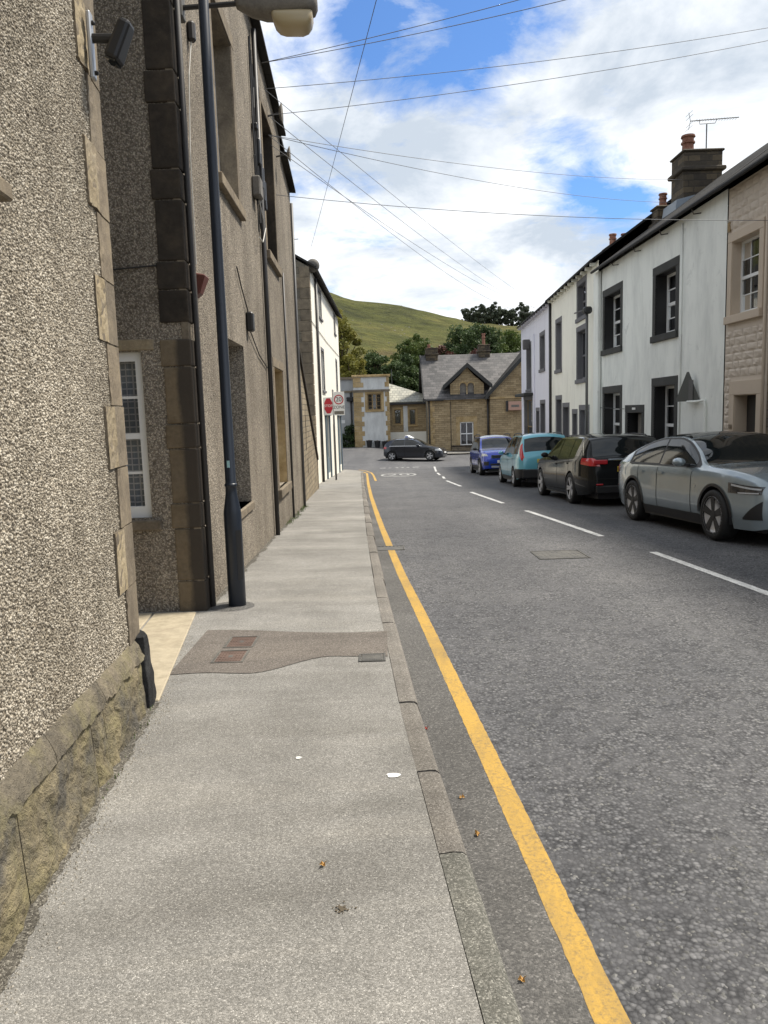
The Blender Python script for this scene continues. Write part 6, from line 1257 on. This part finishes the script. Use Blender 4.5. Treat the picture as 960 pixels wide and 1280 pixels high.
# ---- black estate
Pb = dict(L=4.9, W=1.86, R=.34, wb=2.74, xf=1.46, rr=.72, paint=m_carpaint('black_pearl', (0.012, 0.013, 0.0135), .0, .07), tumble=.36, crown=.06, ar=.17, pr=.6,
  top=[(-2.45, .62), (-2.44, .80), (-2.40, .98), (-2.30, 1.06), (-2.18, 1.24), (-2.06, 1.40), (-1.97, 1.45), (-1.85, 1.472), (-1.5, 1.50), (-.7, 1.52), (0, 1.51), (.3, 1.46), (.7, 1.30), (1.15, 1.06), (1.35, 1.02), (1.9, .95), (2.25, .85), (2.38, .75), (2.45, .62)],
  belt=[(-2.45, .58), (-2.42, .78), (-2.3, 1.0), (-2.0, 1.03), (-1, 1.0), (.5, .95), (1.2, .94), (1.6, .92), (2.0, .85), (2.35, .70), (2.45, .58)],
  low=[(-2.45, .36), (-2.3, .27), (-1.8, .22), (1.9, .2), (2.45, .24)],
  side_glass=[(-2.0, -1.16, lambda x: 1.04, lambda x: min(1.40, 1.04 + (x + 2.04) * 1.05)), (-1.1, -.22, lambda x: 1.02, lambda x: 1.43), (-.14, .88, lambda x: .99, lambda x: 1.43 if x < .2 else max(1.0, 1.43 - (x - .2) * .58))],
  daylight_trim=[(-2.08, .95, lambda x: 1.42 if x < .15 and x > -1.7 else (1.42 - (x - .15) * .62 if x > 0 else 1.42 - (-1.7 - x) * 1.0), lambda x: 1.445 if x < .15 and x > -1.7 else (1.445 - (x - .15) * .62 if x > 0 else 1.445 - (-1.7 - x) * 1.0))], trim_mat=M['chrome'],
  doors=[(-1.15, -.18, .28), (-.18, .95, .28)], mirror=(.72, 1.0),
  lamps=[('tail_light', M['lamp_red'], -2.43, -2.02, lambda x: .84 + (x + 2.43) * .10, lambda x: 1.0 + (x + 2.43) * .02, .008), ('headlight', M['lamp_clear'], 1.95, 2.4, .66, .78, .006)],
  glass_top=[('windscreen', .34, 1.2, .05), ('rear_window', -2.31, -2.06, .03), ('sunroof', -.5, .15, .25)],
  boxes=[('tail_light', M['lamp_red'], -2.462, -2.44, .46, .74, .88, .97, .01), ('number_plate', M['plate_y'], -2.475, -2.452, -.26, .26, .72, .83, .003), ('chrome_strip', M['chrome'], -2.47, -2.445, -.45, .45, .955, .985, .004), ('rear_bumper', M['trim'], -2.47, -2.3, -.70, .70, .28, .44, .02), ('bumper_reflector', M['lamp_red'], -2.475, -2.455, .56, .70, .455, .48, .004), ('tailgate_seam', M['dark'], -2.456, -2.44, -.72, .72, .575, .585, 0)],
  tubes=[('roof_rail', M['trim'], [(-1.8, .60, 1.425), (-1.7, .60, 1.465), (-1.0, .61, 1.495), (0, .60, 1.49), (.1, .60, 1.44)], .012)],
  style=dict(n=5, sp=[(.022, .022, .16), (.022, .022, -.16)], mat=M['alloy'], disc=M['trim'], r0=.14))
bx_, by_ = 4.98, 18.1
make_car('parked_car', 'black estate car seen from behind with chrome window line', Pb, (bx_, by_, zr(by_)), (-0.03, 1, -0.04))
# ---- teal compact people carrier
teal = m_carpaint('teal_blue_metallic', (0.13, 0.42, 0.52), .25, .3)
Pt = dict(L=4.2, W=1.69, R=.305, wb=2.62, xf=1.36, rr=.66, paint=teal, tumble=.24, crown=.07, ar=.12, pr=.7,
  top=[(-2.1, .62), (-2.09, .85), (-2.05, 1.0), (-1.98, 1.2), (-1.9, 1.42), (-1.82, 1.55), (-1.7, 1.60), (-1.0, 1.63), (-.2, 1.61), (.15, 1.53), (.6, 1.28), (1.0, 1.05), (1.3, .98), (1.7, .90), (1.98, .78), (2.1, .62)],
  belt=[(-2.1, .58), (-2.06, .9), (-1.9, .96), (-1.2, .95), (0, .90), (.9, .90), (1.3, .88), (1.7, .80), (2.1, .56)],
  low=[(-2.1, .34), (-1.9, .28), (-1.6, .24), (1.6, .22), (2.1, .25)],
  side_glass=[(-1.78, -1.2, lambda x: 1.0, lambda x: 1.50), (-1.13, -.32, lambda x: .98, lambda x: 1.52), (-.24, .75, lambda x: .96, lambda x: 1.50 if x < .1 else 1.5 - (x - .1) * .74)],
  doors=[(-1.17, -.28, .3), (-.28, .85, .3)], mirror=(.62, .98),
  cladding=[(-1.0, 1.0, lambda x: .22, lambda x: .30)],
  lamps=[('tail_light', M['lamp_red'], -2.07, -1.84, lambda x: .80 + (x + 2.07) * 1.6, lambda x: 1.36 - abs(x + 1.95) * 1.0, .010), ('rear_cladding', M['trim'], -2.10, -1.62, .28, .56, .012), ('headlight', M['lamp_clear'], 1.7, 2.05, .62, .76, .006)],
  glass_top=[('windscreen', .2, 1.0, .1), ('rear_window', -2.02, -1.86, .06)],
  boxes=[('number_plate', M['plate_y'], -2.115, -2.095, -.26, .26, .74, .85, .003), ('rear_bumper', M['trim'], -2.125, -1.9, -.70, .70, .28, .56, .03), ('wiper', M['trim'], -2.10, -2.085, -.25, .1, .97, .985, 0)],
  tubes=[('roof_rail', M['trim'], [(-1.6, .60, 1.53), (-1.5, .60, 1.60), (-.9, .60, 1.63), (-.2, .59, 1.61), (-.1, .59, 1.54)], .016)],
  style=dict(n=7, sp=[(.024, .034, 0)], mat=M['alloy'], disc=M['trim'], r0=.14))
tx, ty = 4.83, 24.75
make_car('parked_car', 'light teal people carrier with tall red tail lights, between black estate and blue car', Pt, (tx, ty, zr(ty)), (0.0, 1, -0.04))
# ---- blue small SUV facing the camera
Pu = dict(L=4.2, W=1.79, R=.335, wb=2.6, xf=1.33, rr=.66, paint=m_carpaint('deep_blue_metallic', (0.015, 0.05, 0.42), .35, .24), tumble=.28, crown=.07, af=.18,
  top=[(-2.1, .7), (-2.07, 1.0), (-1.95, 1.3), (-1.75, 1.58), (-1.4, 1.66), (-.5, 1.68), (.05, 1.64), (.35, 1.52), (.8, 1.22), (1.02, 1.11), (1.4, 1.07), (1.8, 1.01), (2.0, .92), (2.1, .72)],
  belt=[(-2.1, .66), (-2.05, .95), (-1.9, 1.04), (0, .99), (1.0, .98), (1.5, .96), (1.9, .88), (2.1, .66)],
  low=[(-2.1, .4), (-1.8, .3), (1.7, .26), (2.1, .3)],
  side_glass=[(-1.6, -.25, lambda x: 1.06, lambda x: 1.52), (-.18, .82, lambda x: 1.04, lambda x: 1.54 if x < .2 else 1.54 - (x - .2) * .72)],
  surround=[(-1.75, .92, lambda x: 1.02, lambda x: min(1.58, 1.58 - (x - .2) * .74))],
  doors=[(-1.1, -.22, .34), (-.22, .85, .34)], mirror=(.62, 1.06), mirror_mat=M['trim'], cladding=[(-.95, .95, lambda x: .26, lambda x: .40)], arch_trim=.05,
  lamps=[('headlight', M['lamp_clear'], 1.72, 2.07, .80, .90, .006), ('fog_trim', M['trim'], 1.95, 2.1, .42, .58, .006)],
  glass_top=[('windscreen', .3, 1.0, .1), ('roof_panel', -1.5, .2, .03)], roof_mat=pm('white_roof_paint', (.55, .57, .6), .3, coat=1.0),
  boxes=[('grille', M['lamp_dark'], 2.09, 2.106, -.5, .5, .70, .84, .01), ('number_plate', M['plate_w'], 2.1, 2.118, -.26, .26, .52, .63, .003), ('skid_plate', M['alu'], 2.08, 2.115, -.5, .5, .32, .40, .01), ('lower_grille', M['trim'], 2.09, 2.108, -.55, .55, .42, .50, .01)],
  tubes=[('roof_rail', M['trim'], [(-1.6, .66, 1.56), (-1.5, .66, 1.68), (-.7, .66, 1.72), (.0, .65, 1.68), (.1, .65, 1.6)], .018)],
  style=dict(n=5, sp=[(.03, .05, 0)], mat=M['alloy'], disc=M['trim'], r0=.14))
ux, uy = 4.9, 33.4
make_car('parked_car', 'deep blue small SUV facing the camera, farthest of the parked row', Pu, (ux, uy, zr(uy)), (0.02, -1, 0.04))
# ---- dark hatchback turning at the junction
Ph = dict(L=4.04, W=1.74, R=.31, wb=2.58, xf=1.2, rr=.68, paint=m_carpaint('dark_navy_grey', (0.016, 0.02, 0.03), .4, .28), tumble=.34, crown=.07, af=.22,
  top=[(-2.02, .66), (-2.0, .9), (-1.92, 1.05), (-1.75, 1.25), (-1.5, 1.40), (-1.1, 1.45), (-.4, 1.46), (0, 1.43), (.4, 1.28), (.85, 1.04), (1.05, .98), (1.5, .90), (1.85, .77), (2.02, .58)],
  belt=[(-2.02, .62), (-1.98, .86), (-1.8, .98), (-1, .96), (.5, .90), (1.0, .89), (1.4, .83), (1.8, .71), (2.02, .54)],
  low=[(-2.02, .36), (-1.8, .26), (1.6, .2), (2.02, .23)],
  side_glass=[(-1.45, -.55, lambda x: 1.0, lambda x: min(1.37, 1.0 + (x + 1.5) * 1.1)), (-.48, .55, lambda x: .97, lambda x: 1.38 if x < -.05 else 1.38 - (x + .05) * .62)],
  doors=[(-1.2, -.5, .28), (-.5, .62, .28)], mirror=(.42, .96), daylight_trim=[(-1.55, .65, lambda x: .945, lambda x: .965)], trim_mat=M['chrome'],
  lamps=[('headlight', M['lamp_clear'], 1.55, 1.96, .62, .74, .008), ('tail_light', M['lamp_red'], -2.0, -1.75, .78, .92, .006)],
  glass_top=[('windscreen', .05, .88, .1), ('rear_window', -1.95, -1.6, .1)],
  boxes=[('number_plate', M['plate_w'], 2.01, 2.03, -.26, .26, .46, .57, .003), ('grille', M['lamp_dark'], 2.01, 2.024, -.5, .5, .36, .46, .006)],
  style=dict(n=5, sp=[(.02, .03, .12), (.02, .03, -.12)], mat=M['alloy'], disc=M['trim'], r0=.14))
hx_, hy_ = 2.2, 50.9
car_h, _ = make_car('hatchback_car', 'dark navy hatchback with a roof box sign crossing the junction', Ph, (hx_, hy_, zg(hx_, hy_)), (1, -0.34, -0.0))
M['sign_blue'] = pm('roof_sign_blue', (0.2, 0.25, 0.5), .4)
mb = MB(); mb.hexa([(-.72, -.3, 1.45), (-.12, -.3, 1.46), (-.12, .3, 1.46), (-.72, .3, 1.45), (-.62, -.28, 1.64), (-.48, -.28, 1.66), (-.48, .28, 1.66), (-.62, .28, 1.64)]); mb.build('roof_sign', M['sign_white'], car_h, bevel=.03)
MB().box((-.6, -.312, 1.5), (-.4, -.295, 1.6)).build('sign_panel', M['sign_blue'], car_h)

# stone chips bedded in the near carriageway
M['roadchip'] = m_chips('road_chips', [(0, (.065, .066, .069)), (.4, (.105, .107, .11)), (.75, (.15, .152, .154)), (1, (.21, .21, .208))], 55, .7)
rg = np.random.default_rng(31); n = 42000; yy = 1.6 + 7.5 * rg.uniform(0, 1, n) ** 1.5; xx = rg.uniform(.5, 4.9, n); yline = np.array([interp(ylx, y) for y in yy]); nz_ = np.array([mnoise.noise(Vector((x * 1.7, y * 1.2, 4))) + .6 * mnoise.noise(Vector((x * 6, y * 5, 9))) for x, y in zip(xx, yy)]); keep = (xx > yline + .06) & (xx < .62 * yy + .5) & (nz_ > rg.uniform(-.75, .45, n)); xx, yy = xx[keep], yy[keep]
pos = np.stack([xx, yy, np.array([zr(y) for y in yy]) - .0008], 1); rad = rg.uniform(.005, .0125, len(xx)); V, q, t3 = domes(pos, np.array([0, .02, 1.0]), np.array([1.0, 0, 0]), np.array([0, 1.0, 0]), rad, rad * rg.uniform(.14, .34, len(xx)), 5, 6, (.45, .9))
o = dome_mesh('road_chippings', V, q, t3, M['roadchip']); put(o, road); tag(o, kind='stuff')

# ================================================================== TREES
def leaf_cloud(clumps, size, rnd):
    """many leaf-sized faces in clumps: clumps = (centre, radius, count)"""
    V = []; Fs = []; rg = np.random.default_rng(rnd)
    for (c, r, n) in clumps:
        d = rg.normal(size=(n, 3)); d /= np.linalg.norm(d, axis=1)[:, None]; rad = r * rg.uniform(.25, 1, n) ** .6; p = np.array(c) + d * rad[:, None] * np.array([1, 1, .8])
        a = rg.normal(size=(n, 3)); a /= np.linalg.norm(a, axis=1)[:, None]; b = np.cross(a, rg.normal(size=(n, 3))); b /= np.linalg.norm(b, axis=1)[:, None]; s_ = size * rg.uniform(.6, 1.35, n)[:, None]
        o = len(V) * 1; q = np.stack([p - a * s_ * .6, p + b * s_ * .38, p + a * s_ * .6, p - b * s_ * .38], 1).reshape(-1, 3); V.append(q)
    v = np.concatenate(V); m = len(v) // 4; me = bpy.data.meshes.new('crown'); me.from_pydata(v.tolist(), [], np.arange(m * 4).reshape(m, 4).tolist()); return me
def tree(name, label, x, y, z0, h, rx, rz, mat, seed, leaf=.28, nclump=60, per=90, trunk_h=None, group=None, cz=None):
    rnd = random.Random(seed); r = root(name, (x, y, z0), label, 'tree', group); th = trunk_h or h * .35; top = Vector((x + rnd.uniform(-.2, .2), y, z0 + h * .72))
    mb = MB(); tr = max(.08, h * .022); mb.tube([(x, y, z0 - .3), (x + .05, y, z0 + th * .5), (x, y + .05, z0 + th), tuple(top)], [tr * 1.3, tr, tr * .8, tr * .25], 8); cc_ = Vector((x, y, z0 + (cz if cz else h - rz)))
    cl = []
    for k in range(nclump):
        while True:
            d = Vector((rnd.uniform(-1, 1), rnd.uniform(-1, 1), rnd.uniform(-1, 1)))
            if .25 < d.length < 1: break
        d = d * (1 + .28 * mnoise.noise(d * 1.6 + Vector((seed, 0, 0)))); c = cc_ + Vector((d.x * rx, d.y * rx, d.z * rz)); cr_ = rx * rnd.uniform(.16, .3); cl.append((tuple(c), cr_, int(per * rnd.uniform(.6, 1.3))))
        if k % 5 == 0:
            s_ = Vector((x, y, z0 + th * rnd.uniform(.7, 1.3))); mb.tube([tuple(s_), tuple(s_.lerp(c, .5) + Vector((0, 0, .2))), tuple(c)], [tr * .5, tr * .3, tr * .1], 5)
    wb(mb, 'trunk', M['bark'], r); me = leaf_cloud(cl, leaf, seed); me.materials.append(mat); o = bpy.data.objects.new('crown', me); COL.objects.link(o); put(o, r); return r
G = 'trees behind the cottages'
tree('broadleaf_tree', 'yellow-green tree rising right beside the white house', -4.6, 80, -3, 13.2, 2.9, 5.0, M['leaf_yellow'], 1, .2, 150, 170, group=G)
tree('broadleaf_tree', 'low yellow-green tree behind the hall roof at left', -2.6, 77, -3, 8.6, 1.6, 3.3, M['leaf_yellow'], 12, .2, 80, 140, group=G)
tree('broadleaf_tree', 'dark evergreen tree above the flat-topped hall', -.3, 84, -3, 9.6, 2.6, 3.6, M['leaf_dark'], 2, .2, 130, 170, group=G)
tree('broadleaf_tree', 'dark green tree above the link building roof', 2.4, 82, -3, 8.9, 2.4, 3.6, M['leaf_dark'], 3, .2, 130, 170, group=G)
tree('broadleaf_tree', 'olive green tree left of the cottage chimney', 4.6, 96, -3, 12.0, 3.0, 4.0, M['leaf_mid'], 4, .24, 120, 160, group=G)
tree('broadleaf_tree', 'big dark green tree topping the cottage roof', 10.9, 92, -3, 12.7, 3.6, 4.2, M['leaf_dark'], 5, .24, 230, 190, group=G)
tree('broadleaf_tree', 'mid green tree between cottage roof and lavender house', 15.6, 95, -3, 12.6, 3.4, 4.4, M['leaf_mid'], 6, .24, 140, 160, group=G)
tree('broadleaf_tree', 'smaller dark tree beside the lavender house eaves', 17.2, 84, -3, 10.5, 3.0, 4.0, M['leaf_dark'], 16, .22, 120, 160, group=G)
tree('broadleaf_tree', 'dull green tree on the lower slope left of the big tree', 6.6, 104, -3, 11.6, 2.6, 3.6, M['leaf_mid'], 17, .24, 110, 150, group=G)
hd = root('copper_hedge', (6.8, 72, -3), 'dark red-leaved hedge showing over the cottage ridge', 'hedge')
rnd = random.Random(3); cl = [((4.4 + 5.0 * rnd.random(), 72 + rnd.uniform(-.7, .7), rnd.uniform(-2.5, 5.55) + .25 * rnd.random()), .5, 90) for k in range(110)]
me = leaf_cloud(cl, .2, 33); me.materials.append(M['leaf_red']); o = bpy.data.objects.new('foliage', me); COL.objects.link(o); put(o, hd)
wb(MB().tube([(6.8, 72, -3.2), (6.8, 72, 3)], [.2, .08], 6), 'stem', M['bark'], hd)
rnd = random.Random(14); k = 0
ordn = ['leftmost', 'second', 'third', 'fourth', 'fifth', 'sixth', 'seventh', 'eighth', 'ninth', 'tenth', 'eleventh']
for k in range(11):
    x = 36.5 + 2.75 * k + rnd.uniform(-.7, .7); y = 308 + rnd.uniform(-4, 4); h = 8.9 + rnd.uniform(-1.2, 1.4) - (1.5 if k in (0,) else 0)
    tree('hilltop_tree', (ordn[k] if k < 10 else 'rightmost') + (' from the left' if 0 < k < 10 else '') + ' tree in the dark clump on the hill crest', x, y, hz(x, y) - .3, h, rnd.uniform(2.9, 3.7), h * .46, M['leaf_far'], 40 + k, .5, 46, 90, group='hilltop clump')
for (x, zt, lab, s_) in ((-2.55, -.9, 'bushy climbing shrub at the foot of the hall corner', 1), (-3.45, -1.6, 'small dark shrub left of the hall corner climber', 2)):
    r = root('shrub', (x, 62.6, zg(x, 62.6)), lab, 'shrub'); rnd = random.Random(s_); zb = zg(x, 62.6); me = leaf_cloud([((x + rnd.uniform(-.3, .3), 62.6 + rnd.uniform(-.2, .2), zb + (zt - zb) * rnd.random()), .3, 40) for _ in range(22)], .16, s_); me.materials.append(M['leaf_dark']); o = bpy.data.objects.new('foliage', me); COL.objects.link(o); put(o, r); wb(MB().tube([(x, 62.6, zb - .1), (x, 62.6, zt - .4)], .05, 6), 'stem', M['bark'], r)
# tufts of grass and moss where the walls meet the footway
gb = MB(); rnd = random.Random(6)
def tuft(p, n, s_):
    for _ in range(n):
        a = rnd.uniform(0, 6.28); l = s_ * rnd.uniform(.5, 1.2); b = Vector(p) + Vector((rnd.uniform(-.03, .03), rnd.uniform(-.05, .05), 0)); t = b + Vector((cos(a) * l * .5, sin(a) * l * .5, l)); wv = Vector((-sin(a), cos(a), 0)) * .004; gb.add([b - wv, b + wv, t], [(0, 1, 2)])
for k in range(70):
    s_ = rnd.uniform(6.5, 10.5); p = FA.p(s_, rnd.uniform(.0, .12), 0); tuft((p.x, p.y, zp(p.y)), 5, .06)
for k in range(16):
    s_ = rnd.uniform(.9, 2.1); p = FN.p(s_, rnd.uniform(.05, .08), 0); tuft((p.x, p.y, zp(p.y)), 3, .02)
gr = MB(); rg2 = random.Random(8)
for k in range(1500):
    s_ = rg2.uniform(-.6, 2.3) if k < 1150 else rg2.uniform(2.3, 4.9); p = FN.p(s_, .055 + abs(rg2.gauss(0, .055)), 0) if s_ < 2.3 else Vector((-1.36 - (s_ - 2.3) * .14 + abs(rg2.gauss(0, .05)), 4.3 + (s_ - 2.3) * .95, 0)); r_ = rg2.uniform(.0018, .0055); z = zp(p.y) + .001
    gr.add([(p.x - r_, p.y, z), (p.x, p.y - r_ * rg2.uniform(.6, 1.2), z), (p.x + r_, p.y, z), (p.x, p.y + r_, z), (p.x, p.y, z + r_ * rg2.uniform(.7, 1.3))], [(0, 1, 4), (1, 2, 4), (2, 3, 4), (3, 0, 4)])
tag(gr.build('wall_foot_grit', M['flag_grit']), 'pale loose grit gathered along the foot of the near wall', 'grit', kind='stuff')
tag(gb.build('wall_foot_grass', M['leaf_mid']), 'green weeds growing along the foot of the left walls', 'weeds', kind='stuff')

# ================================================================== OVERHEAD WIRES
def wire(a, b, sag, label, r=.005, n=28):
    a, b = Vector(a), Vector(b); pts = [a.lerp(b, i / n) - Vector((0, 0, 4 * sag * (i / n) * (1 - i / n))) for i in range(n + 1)]
    o = MB().tube(pts, r, 5).build('overhead_wire', M['wire'], smooth=True); tag(o, label, 'wire', 'overhead telephone wires')
mast = root('wire_mast', (7.35, 14.35, 4), 'short steel wire mast at the tan house eaves', 'mast'); wb(MB().tube([(7.35, 14.35, 3.9), (7.35, 14.35, 6.6)], .03, 8), 'pole', M['pipe_dark'], mast); wb(MB().box((7.25, 14.25, 6.5), (7.45, 14.45, 6.62)), 'cap', M['pipe_dark'], mast)
A1 = FA.p(5.45, .12, 5.15); A2 = FA.p(5.6, .12, 4.85); A3 = FA.p(5.8, .14, 4.55); A4 = FA.p(5.9, .12, 4.3)
wire(A1, (7.0, 9.0, 5.75), .12, 'upper wire of the steep pair rising to the top edge')
wire(A1, (7.0, 9.3, 5.65), .16, 'lower wire of the steep pair rising to the top edge')
wire(A2, (7.35, 14.35, 6.5), .10, 'upper wire of the pair running to the right edge')
wire(A3, (7.35, 14.35, 6.3), .10, 'lower wire of the pair running to the right edge')
wire(A4, (8.85, 23.0, 6.35), .18, 'upper wire running from the left wall to the big chimney')
wire(A4, (8.6, 23.1, 5.75), .22, 'lower wire running from the left wall to the big chimney')
wire(FA.p(6.4, .14, 3.55), (6.82, 13.2, 2.95), .12, 'lowest wire crossing over the mint house to the tan house')
pole2 = root('telegraph_pole', (12.2, 57.5, -3), 'wooden telegraph pole behind the lavender house roof', 'pole'); wb(MB().tube([(12.2, 57.5, -3.2), (12.2, 57.5, 7.2)], .1, 8), 'pole', M['bark'], pole2)
wire(A2, (12.2, 57.5, 7.2), .25, 'uppermost wire of the bundle falling to the far roofs')
wire(A3, (12.2, 57.5, 7.0), .5, 'second wire of the bundle falling to the far roofs')
wire(A4, (12.1, 57.5, 6.9), .9, 'third wire of the bundle falling to the far roofs')
wire(A4 + Vector((0, .3, -.05)), (8.4, 42.0, 5.3), .35, 'lowest wire of the bundle ending at the lavender roof')
wire((-2.2, 27.2, 5.7), (1.74, -2.0, 4.6), .05, 'single wire slanting from the white house to the top edge')
wire(FA.p(4.1, .12, 5.5), (6.9, 6.8, 3.5), .05, 'wire leaving the top edge just right of the lantern')
wire(FA.p(3.6, .12, 5.45), (3.2, -2.0, 5.0), .05, 'short wire at the top edge above the lantern')
